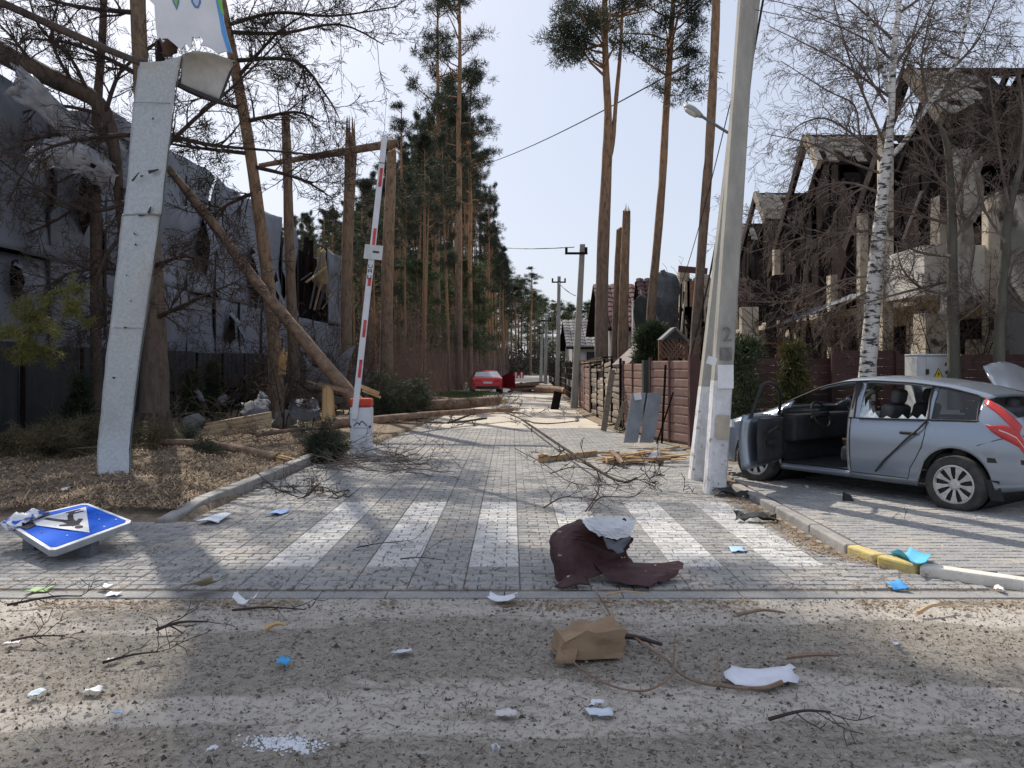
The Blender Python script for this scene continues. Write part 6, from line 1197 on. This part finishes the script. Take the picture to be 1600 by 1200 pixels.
me = bpy.data.meshes.new('bag_body'); b_.to_mesh(me); b_.free(); me.materials.append(M['kraft']); me.transform(Matrix.Translation(G(922, 1036)+V(0, .12, .085)) @ Matrix.Rotation(math.radians(16), 4, 'Z')); me.polygons.foreach_set('use_smooth', [True]*len(me.polygons)); bo = link('bag_body', me, bgx); e_ = bo.modifiers.new('creases', 'EDGE_SPLIT'); e_.split_angle = math.radians(20)
g = G(890, 1036); sheet([[g+V(-.09, -.03, .01), g+V(.02, -.06, .02)], [g+V(-.05, .05, .10), g+V(.05, .02, .13)]], 4, .008, .003, 3, name='folded_end', mats=M['kraft'], parent=bgx, edge=.006)
g = G(968, 1010); sheet([[g+V(-.04, .1, .02), g+V(.08, .04, .02)], [g+V(-.06, .22, .12), g+V(.04, .2, .05)]], 4, .008, .003, 4, name='torn_flap', mats=M['kraft'], parent=bgx, edge=.01)
# ------------------------------------------------------------------ papers, plastics and other litter
def scrap(px, py, w_, h_, c, label, cat='paper', name='paper_scrap', seed=0, up=.015, fold=0, rough=.7):
    r_ = random.Random(px*3+py+seed); g = G(px, py); a = r_.uniform(-.5, .5); sx = w_/F*g.y/2; sy = h_*g.y*g.y/(F*CAMZ)/2
    def P(u, v): return g+V(u*sx*r_.uniform(.7, 1.1)+.25*sx*v*math.sin(a), v*sy*r_.uniform(.7, 1.1)+.3*sy*u*math.sin(a*2), .006+up*(r_.random()+fold*abs(u)))
    key = 'litter_%.2f_%.2f_%.2f' % c; mt = bpy.data.materials.get(key) or mat(key, c, tuple(x*.86 for x in c), 9, rough=rough)
    o = sheet([[P(u, v) for u in (-1, 0, 1)] for v in (-1, 0, 1)], 3, .003, .002, seed+px, name=name, mats=mt, edge=sx*.12); tag(o, label, cat); return o
W_, Bp, Bl = (.74, .76, .82), (.55, .66, .80), (.06, .36, .72)
for a in ((1192, 1060, 118, 30, (.72, .75, .83), 'large creased white paper sheet with a notch at the lower right', 'paper', 'paper_sheet', 1, .012, .6), (785, 938, 52, 12, W_, 'torn white paper on the grit below the crossing centre', 'paper', 'paper_sheet', 2, .02, 1), (935, 1116, 44, 14, (.62, .70, .80), 'pale blue paper near the bottom centre', 'paper', 'paper_scrap', 3), (932, 1101, 22, 7, W_, 'small white paper right above the pale blue paper at bottom centre', 'paper', 'paper_scrap', 4), (383, 948, 36, 10, (.78, .79, .82), 'white strip of packaging left of centre by the kerb strip', 'packaging', 'packaging_scrap', 5, .05, 1),
          (630, 1021, 30, 8, (.62, .66, .78), 'pale lilac paper on the dark grit', 'paper', 'paper_scrap', 6), (444, 1038, 20, 12, Bl, 'bright blue bottle cap sized plastic on the dark grit', 'plastic', 'plastic_scrap', 7, .03), (1425, 889, 46, 22, (.10, .46, .74), 'crumpled bright blue plastic on the yellow kerb', 'plastic', 'plastic_bag', 8, .11, .5), (1401, 921, 24, 10, (.07, .33, .70), 'small blue plastic wedge on the paving below the yellow kerb', 'plastic', 'plastic_scrap', 9, .05), (1152, 860, 30, 7, (.42, .60, .78), 'pale blue wrapper on the zebra crossing, right side', 'plastic', 'wrapper', 10),
          (335, 814, 34, 12, (.72, .78, .85), 'white and blue scrap by the left kerb end', 'paper', 'paper_scrap', 11, .05), (435, 803, 22, 8, (.30, .45, .75), 'blue scrap beside the left crossing stripe', 'plastic', 'plastic_scrap', 12, .03), (312, 930, 50, 20, (.46, .41, .29), 'crumpled yellowish paper rag in the sunlit strip on the left', 'paper', 'paper_rag', 13, .12, .3), (62, 924, 32, 8, (.30, .45, .20), 'green leaflet on the sand at the far left', 'paper', 'leaflet', 14, .03), (164, 922, 18, 7, W_, 'small white scrap on the sand right of the green leaflet', 'paper', 'paper_scrap', 15, .03), (179, 930, 20, 6, W_, 'thin white scrap just below the small white one on the left sand', 'paper', 'paper_scrap', 16),
          (144, 1082, 32, 8, (.80, .80, .82), 'oval white scrap in the lower left sunlight', 'paper', 'paper_scrap', 17), (58, 1087, 22, 9, (.60, .70, .74), 'bluish foil scrap at the lower left', 'foil', 'foil_scrap', 18, .03), (20, 1007, 20, 5, (.80, .80, .80), 'white sliver at the left picture edge', 'paper', 'paper_scrap', 19), (175, 1034, 16, 6, (.78, .76, .72), 'cream sliver beside the dark tuft at lower left', 'paper', 'paper_scrap', 20), (185, 1116, 16, 5, (.45, .62, .80), 'light blue sliver in the strip shadow at lower left', 'plastic', 'plastic_scrap', 21), (330, 1180, 16, 7, W_, 'white scrap at the bottom edge left of centre', 'paper', 'paper_scrap', 22, .03), (474, 1180, 18, 7, W_, 'white lump at the bottom edge below the foam crumbs', 'foam', 'foam_lump', 23, .04), (775, 1182, 14, 10, (.66, .70, .78), 'curled white wrapper at the bottom edge centre', 'wrapper', 'wrapper', 24, .06),
          (790, 1118, 34, 9, (.60, .58, .58), 'greyish paper scrap left of the pale blue paper', 'paper', 'paper_scrap', 25), (1400, 1011, 14, 8, (.58, .62, .72), 'small crushed foil ball on the asphalt at right', 'foil', 'foil_scrap', 26, .04), (1562, 925, 12, 7, (.78, .78, .76), 'white crumb on the leaves by the white kerb', 'paper', 'paper_scrap', 27, .04), (355, 755, 14, 5, (.70, .74, .85), 'pale scrap lying beside the left kerb', 'paper', 'paper_scrap', 28), (256, 756, 18, 5, (.80, .72, .85), 'lilac white scrap on the verge right of the bent strip', 'paper', 'paper_scrap', 29, .1), (105, 772, 14, 5, (.78, .74, .72), 'pale scrap on the verge above the blue sign', 'paper', 'paper_scrap', 30, .1), (355, 712, 22, 8, (.62, .70, .82), 'crushed pale bottle on the verge below the fallen log', 'plastic', 'crushed_bottle', 31, .15), (1260, 767, 14, 4, W_, 'white glass crumb on the paving beside the car sill', 'glass', 'glass_shard', 32, .07), (1281, 766, 12, 4, W_, 'second white glass crumb beside the car sill', 'glass', 'glass_shard', 33, .07), (1478, 865, 14, 5, (.72, .70, .64), 'pale scrap on the sunny paving before the car', 'paper', 'paper_scrap', 34, .07)):
    scrap(*a)
g = G(1327, 783, .06); m = MB(); m.prism([g+V(-.06, 0, 0), g+V(.05, -.02, 0), g+V(.02, 0, .07), g+V(-.05, .01, .10)], (0, .05, 0)); tag(m.build('plastic_shard', M['trim']), 'black plastic shard standing on the paving before the car', 'plastic')
for k_, (px, py, lb) in enumerate(((1145, 778, 'black twisted strip by the foot of the front concrete pole'), (1185, 818, 'dark rag lying along the right kerb near the crossing'))):
    g = G(px, py); sheet([[g+V(-.22, .05, .02), g+V(0, .02, .05), g+V(.2, -.04, .02)], [g+V(-.2, .2, .08), g+V(.02, .14, .08), g+V(.22, .06, .05)]], 4, .02, .006, 30+k_, name='dark_rag', mats=M['cabin'], edge=.02); tag([o for o in COL.objects if o.name.startswith('dark_rag')][-1], lb, 'rag')
# foam crumbs spilled at the bottom: too many to count
rg2 = np.random.default_rng(9); n = 420; C = np.column_stack([rg2.normal(-1.0+0, .075, n), rg2.normal(3.37, .035, n), np.full(n, .0)]); C[:, 0] += (C[:, 1]-3.37)*-.6
def pebbles(C, s, rg_, mt, nm):
    n = len(C); base = np.array([(1, 0, 0), (-.5, .87, 0), (-.5, -.87, 0), (0, 0, 1.0)]); fs = [(0, 1, 3), (1, 2, 3), (2, 0, 3)]
    a = rg_.uniform(0, 6.28, n); ca, sa = np.cos(a), np.sin(a); st = rg_.uniform(.6, 1.5, (n, 2)); out = []
    for f in fs:
        for i in f:
            x, y, z = base[i]; X = (x*st[:, 0]*ca-y*st[:, 1]*sa)*s; Y = (x*st[:, 0]*sa+y*st[:, 1]*ca)*s; out.append(np.column_stack([C[:, 0]+X, C[:, 1]+Y, C[:, 2]+z*s*.9]))
    return link(nm, np_mesh(nm, np.stack(out, 1).reshape(-1, 3), 3, mt))
C[:, 2] = -.012
tag(pebbles(C, rg2.uniform(.004, .011, n), rg2, flat('foam_white', (.80, .82, .86)), 'foam_crumbs'), 'spill of white foam crumbs on the asphalt at the bottom', 'foam', kind='stuff')
# ------------------------------------------------------------------ grit, needles and splinters on the ground
def scatter(nm, lb, cat, n, sampler, L, W, mt, seed, tilt=.15, z=.002):
    rg_ = np.random.default_rng(seed); p = sampler(rg_, n); n = len(p); a = rg_.uniform(0, 6.283, n); l = L*rg_.uniform(.35, 1.3, n); d = np.column_stack([np.cos(a)*l, np.sin(a)*l, np.abs(rg_.normal(0, tilt, n))*l]); s = np.column_stack([-np.sin(a), np.cos(a), np.zeros(n)])*(W*rg_.uniform(.5, 1.4, n))[:, None]
    q = np.stack([p-s/2, p+s/2, p+d+s*.35, p+d-s*.35], 1); q[:, :, 2] += z; o = link(nm, np_mesh(nm, q.reshape(-1, 3), 4, mt)); return tag(o, lb, cat, kind='stuff')
def near(rg_, n): y = 2.6+2.85*rg_.random(n)**.8; return np.column_stack([rg_.uniform(-1, 1, n)*(y*.72), y, np.full(n, -.013)])
def verge_s(rg_, n):
    y = 8.3+9*rg_.random(n)**1.3; e = np.array([edge(LEDGE, q) for q in y]); x = e-.15-8*rg_.random(n)**1.2; z = np.array([vz(a, b) for a, b in zip(x, y)]); return np.column_stack([x, y, z])
def road_s(rg_, n):
    y = 5.6+12*rg_.random(n)**1.5; e = np.array([max(-5.6, edge(LEDGE, q)) for q in y]); f = np.array([edge(REDGE, q) for q in y]); t_ = rg_.random(n); return np.column_stack([e+(f-e)*t_, y, np.zeros(n)])
def strips(rg_, n):                                      # drifts: by the front kerb strip, by the right kerb
    k = n//2; a = np.column_stack([rg_.uniform(-4, 3.9, k), 5.42-np.abs(rg_.normal(0, .13, k)), np.full(k, -.012)]); a = a[(np.sin(a[:, 0]*2.1)+.5*np.sin(a[:, 0]*5.7) > -.5)]
    b = np.column_stack([2.93-np.abs(rg_.normal(0, .13, k)), rg_.uniform(6.2, 10.2, k), np.full(k, .003)]); b[:, 0] += np.where(b[:, 1] < 6.7, (6.7-b[:, 1])*.9, 0); b[:, 0] -= .09; return np.concatenate([a, b])
scatter('pine_needles', 'scattered dry needles and twig bits on the near asphalt', 'needles', 15000, near, .045, .003, mat('near_litter', (.30, .23, .16), (.05, .04, .03), 12, mode='world', isl=True), 1)
tag(pebbles(near(np.random.default_rng(2), 22000), np.random.default_rng(3).gamma(1.6, .0024, 22000), np.random.default_rng(4), mat('grit', (.46, .42, .36), (.07, .06, .05), 55, mode='world', isl=True), 'gravel'), 'loose grit and small stones on the near asphalt', 'gravel', kind='stuff')
tag(pebbles(near(np.random.default_rng(22), 260), np.random.default_rng(23).uniform(.006, .016, 260), np.random.default_rng(24), mat('dark_clods', (.07, .06, .05), (.13, .11, .09), 30, mode='world'), 'clods'), 'dark clods and cone scales on the near asphalt', 'debris', kind='stuff')
scatter('leaf_litter', 'brown leaf and needle litter covering the left verge', 'litter', 60000, verge_s, .06, .014, mat('verge_litter', (.50, .37, .24), (.10, .07, .05), 9, mode='world', isl=True), 5, .35, .006)
scatter('road_litter', 'twig bits and needles strewn over the paved road', 'litter', 13000, road_s, .06, .006, mat('dark_litter', (.22, .16, .11), (.04, .03, .025), 5, mode='world', isl=True), 6)
scatter('splinter_drift', 'drift of splinters and dead leaves along the kerbs', 'litter', 2600, strips, .06, .005, M['straw'], 7, .12)
scatter('leaf_drift', 'dead leaves drifted along the kerbs', 'litter', 4200, strips, .035, .010, M['litter'], 8, .2)
# ------------------------------------------------------------------ sticks, branches and logs on the ground
rg = random.Random(91)
def stick(px, py, L, a, r, label, mt='twig', cnt=(4, 2), z=.02, sub=.25, name='fallen_branch'):
    g = G(px, py); m = MB(); d = V(math.cos(a), math.sin(a), 0); limb(m, [g-d*L/2+V(0, 0, z), g+V(rg.gauss(0, .05)*L, rg.gauss(0, .05)*L, z+.03), g+d*L/2+V(0, 0, z+.02)], r, r*.4, cnt, rg, sub, 5, rmin=.0025, lift=.02); return tag(m.build(name, M[mt]), label, 'branch')
t = thing('fallen_branch', 'bare twiggy branch lying across the road beyond the crossing', 'branch', G(800, 655)); m = MB()
for spec in ([(590, 655), (690, 652), (800, 650), (830, 662)], [(700, 668), (770, 648), (835, 668), (905, 668)], [(815, 662), (900, 730), (965, 765), (995, 768)], [(640, 640), (730, 650), (800, 640)], [(760, 660), (700, 672), (650, 665)]): limb(m, [G(a, b)+V(0, 0, .12+.06*(i % 2)) for i, (a, b) in enumerate(spec)], .03, .012, (10, 5, 3), rg, .7, rmin=.005, lift=.03)
m.build('bare_twigs', M['twig'], t)
t = thing('fallen_branch', 'slender bare branch with fine twigs on the far end of the crossing', 'branch', G(930, 765)); m = MB()
for spec in ([(805, 705), (850, 735), (900, 762), (990, 766)], [(860, 745), (900, 740), (960, 748), (990, 765)], [(920, 805), (940, 790), (985, 783), (1005, 780)], [(915, 806), (935, 780), (928, 755)], [(850, 800), (880, 790), (910, 785)]): limb(m, [G(a, b)+V(0, 0, .05+.05*(i % 2)) for i, (a, b) in enumerate(spec)], .009, .004, (9, 4), rg, .32, rmin=.0025, lift=.03)
m.build('bare_twigs', M['twig'], t)
t = thing('twig_heap', 'heap of broken twigs on the road at the barrier foot', 'branches', G(580, 735)); m = MB()
for i in range(46): g = G(U(470, 650), U(716, 748)); a = U(-.7, .7); branch(m, g+V(0, 0, U(.01, .15)), V(math.cos(a)*(1 if i % 2 else -1), math.sin(a), U(-.02, .12)), U(.4, 1.1), .011, (4, 3), rg, .03, .14, rmin=.003)
m.build('bare_twigs', M['pale_twig'], t)
t = thing('twig_heap', 'loose bare twigs sprawling on the paving left of the crossing', 'branches', G(520, 775)); m = MB()
for i in range(15): g = G(U(450, 590), U(762, 785)); a = U(-3, 3); branch(m, g+V(0, 0, .03), V(math.cos(a), math.sin(a), U(.05, .5)), U(.4, .9), .009, (5, 4), rg, .04, .22, rmin=.0028)
m.build('bare_twigs', M['twig'], t)
cb_ = MB(); cb_.tube(catmull([G(930, 925)+V(0, 0, .02), G(965, 985)+V(0, 0, .04), G(1010, 1022)+V(0, 0, .05), G(1052, 1050)+V(0, 0, .03), G(1040, 1070)+V(0, 0, .02), G(1000, 1083)+V(0, 0, .01), G(940, 1070)+V(0, 0, .015), G(895, 1040)+V(0, 0, .02)], 6), [.006]*43, 6)
cb_.tube(catmull([G(1052, 1050)+V(0, 0, .02), G(1080, 1066)+V(0, 0, .012), G(1130, 1076)+V(0, 0, .012), G(1190, 1080)+V(0, 0, .015), G(1222, 1075)+V(0, 0, .03)], 5), [.005+.0004*i for i in range(21)], 6); cb_.tube([G(1052, 1050)+V(0, 0, .02), G(1055, 1012)+V(0, 0, .1)], [.006, .003], 5); cb_.tube([G(1120, 1075)+V(0, 0, .01), G(1122, 1040)+V(0, 0, .12)], [.005, .002], 5)
tag(cb_.build('bent_branch', M['log_bark']), 'long whippy reddish branch looping past the paper bag', 'branch')
stick(990, 1008, .36, -.6, .022, 'short thick dark stick beside the paper bag', 'dark_bark', (2,), .02, .1)
for a in ((70, 945, .45, .3, .01, 'thin dark twig on the sand at the far left'), (60, 1005, .3, .1, .008, 'short twig on the sand at the left edge'), (285, 985, .3, .3, .012, 'small stick in the sunlit strip left'), (430, 987, .12, .1, .02, 'orange brown chip of wood on the dark grit', 'raw_wood', (0,)), (1270, 1034, .28, -.1, .016, 'brown splinter of wood at the lower right', 'log_bark', (0,)), (1190, 966, .3, -.1, .014, 'dark bark piece on the asphalt below the crossing', 'log_bark', (0,)), (1420, 822, .6, -.2, .006, 'thin twig on the sunny apron before the car'), (1460, 958, .3, .4, .015, 'pale splinter on the leaves at right', 'raw_wood', (0,)), (980, 936, .3, -.2, .008, 'tan splinter beside the kerb strip below the maroon sheet', 'raw_wood', (0,)), (1250, 1128, .3, .1, .01, 'dark twig tuft at lower right'), (600, 855, .5, .4, .006, 'thin twig on the crossing left of centre'), (660, 880, .4, -.3, .006, 'bent twig on the second crossing stripe'), (420, 960, .5, -.1, .009, 'dark forked twig right of the white packaging'), (205, 1035, .28, .4, .009, 'dark tuft of twigs in the strip shadow')): stick(*a[:6], *(a[6:]))
def log(label, pts, r0, r1, cut=False, mt='log_bark', name='fallen_log'):
    t = thing(name, label, 'log', pts[0]); m = MB(); P = trunk_path(m, pts, [r0, (r0+r1)/2, r1], 9); m.build('stem', M[mt], t, True); e = Vector(pts[-1]); d = (e-Vector(pts[-2])).normalized(); m = MB()
    for k_ in range(7): a = k_*.9; o_ = V(0, math.cos(a), math.sin(a))*r1*.6; m.tube([e+o_-d*.2, e+o_*.9+d*rg.uniform(.1, .5)], [r1*.4, .008], 5)
    m.build('splintered_end', M['raw_wood'], t); return t
log('thick orange log with splintered end lying across the road left', [at(625, 637, 25), at(700, 632, 25.5), at(778, 626, 26.5)], .2, .17)
log('long thin pale log crossing behind the barrier box', [at(505, 665, 16.5), at(600, 654, 18), at(700, 645, 20.5), at(800, 640, 23)], .10, .06)
log('dark log end near the thick orange one on the verge', [at(660, 622, 29), at(690, 626, 28), at(735, 628, 27.5)], .14, .12)
log('pale stripped stem lying before the thick pine, sloping to the right', [G(250, 690, .3), G(330, 694, .25), G(435, 716, .12)], .05, .085)
log('orange fallen trunk on the far road by the short stake', [at(838, 608, 44), at(862, 609, 43), at(884, 611, 42)], .22, .2)
log('thin bare stem running from the log pile towards the barrier', [at(400, 680, 16.2), at(460, 672, 16.6), at(530, 668, 17)], .05, .03, mt='pale_twig')
dm = MB()
for k_ in range(26): g = at(U(795, 850), U(603, 612), 46); dm.beam(g+V(-U(.2, .8), 0, U(-.1, .2)), g+V(U(.2, .8), U(-.5, .5), U(-.1, .25)), .2, .12)
tag(dm.build('earth_heap', M['log_bark']), 'dark heap of branches and earth on the road beside the red car', 'debris')
# split logs
lp = thing('log_pile', 'small stack of pale split planks on the verge right of the thick pine', 'wood pile', at(370, 690, 16.8))
for i in range(6): y_ = 686-i*5.0; m = MB(); m.beam(at(306+i*3, y_+3, 16.9+.05*i), at(424, y_-22+i*1.3, 17.5+.05*i), .12, .075); bevel(m.build('split_plank', M['straw'] if i % 2 else mat('pale_split_wood', (.52, .44, .30), (.40, .32, .2), 6, stretch=(1, 6, 6)) if 'pale_split_wood' not in bpy.data.materials else bpy.data.materials['pale_split_wood'], lp), .012)
# broken stump
st = thing('broken_stump', 'yellow splintered stump with a torn slab on top, left of the barrier', 'stump', at(513, 672, 17)); m = MB(); m.tube([at(513, 672, 17), at(513, 640, 17), at(512, 607, 17)], [.17, .14, .12], 9, jag=.1); m.build('stem', M['raw_wood'], st)
m = MB(); m.beam(at(497, 600, 16.9), at(545, 612, 17.1), .12, .09); m.beam(at(480, 595, 16.9), at(515, 606, 17), .04, .03); m.build('torn_slab', M['log_bark'], st)
m = MB(); m.beam(at(560, 602, 16.9), at(592, 615, 17), .16, .08); m.beam(at(566, 610, 16.9), at(595, 621, 17), .05, .05); tag(m.build('split_wood', M['raw_wood']), 'orange split wood sticking out behind the barrier cap', 'wood')
# crumpled metal by the fence
for k_, (lb, C4) in enumerate((('crumpled grey metal sheet between the leaning pine and the stump', [(452, 627, 18.5), (500, 626, 18.8), (500, 652, 18.2), (456, 656, 18)]), ('bluish torn metal sheet left of the leaning pine', [(378, 632, 18.5), (420, 626, 18.6), (424, 655, 18), (382, 660, 18)]), ('twisted bright metal strip rising by the leaning pine', [(398, 620, 19), (412, 612, 19), (424, 645, 18.6), (416, 650, 18.6)]), ('small white metal scrap between the two small thujas', [(303, 608, 19), (318, 620, 19), (324, 628, 18.8), (308, 618, 18.8)]), ('pale metal scrap before the fence right of the small thujas', [(345, 622, 19), (356, 618, 19), (352, 632, 18.8), (340, 630, 18.8)]))):
    a, b, c, d = [at(*p) for p in C4]; o = sheet([[a, (a+b)/2+V(0, 0, .05), b], [(a+d)/2+V(0, -.12, 0), (a+b+c+d)/4+V(0, -.2, .05), (b+c)/2+V(0, -.1, 0)], [d, (c+d)/2+V(0, 0, -.05), c]], 4, .035, .006, 60+k_, name='metal_scrap', mats=M['galv_debris'], edge=.05); tag(o, lb, 'metal sheet', 'metal scraps by the left fence')
for k_, (px, py, d_, lb) in enumerate(((300, 640, 17.5, 'dark rubble lump by the fence behind the thick pine'), (440, 640, 19, 'rubble lump behind the leaning pine foot'))):
    b_ = bmesh.new(); bmesh.ops.create_icosphere(b_, subdivisions=2, radius=.35)
    for v in b_.verts: v.co *= rg.uniform(.6, 1.2)
    me = bpy.data.meshes.new('rubble'); b_.to_mesh(me); b_.free(); me.materials.append(M['grey_wall']); o = link('rubble', me); o.location = at(px, py, d_); o.location.z = .2; tag(o, lb, 'rubble')
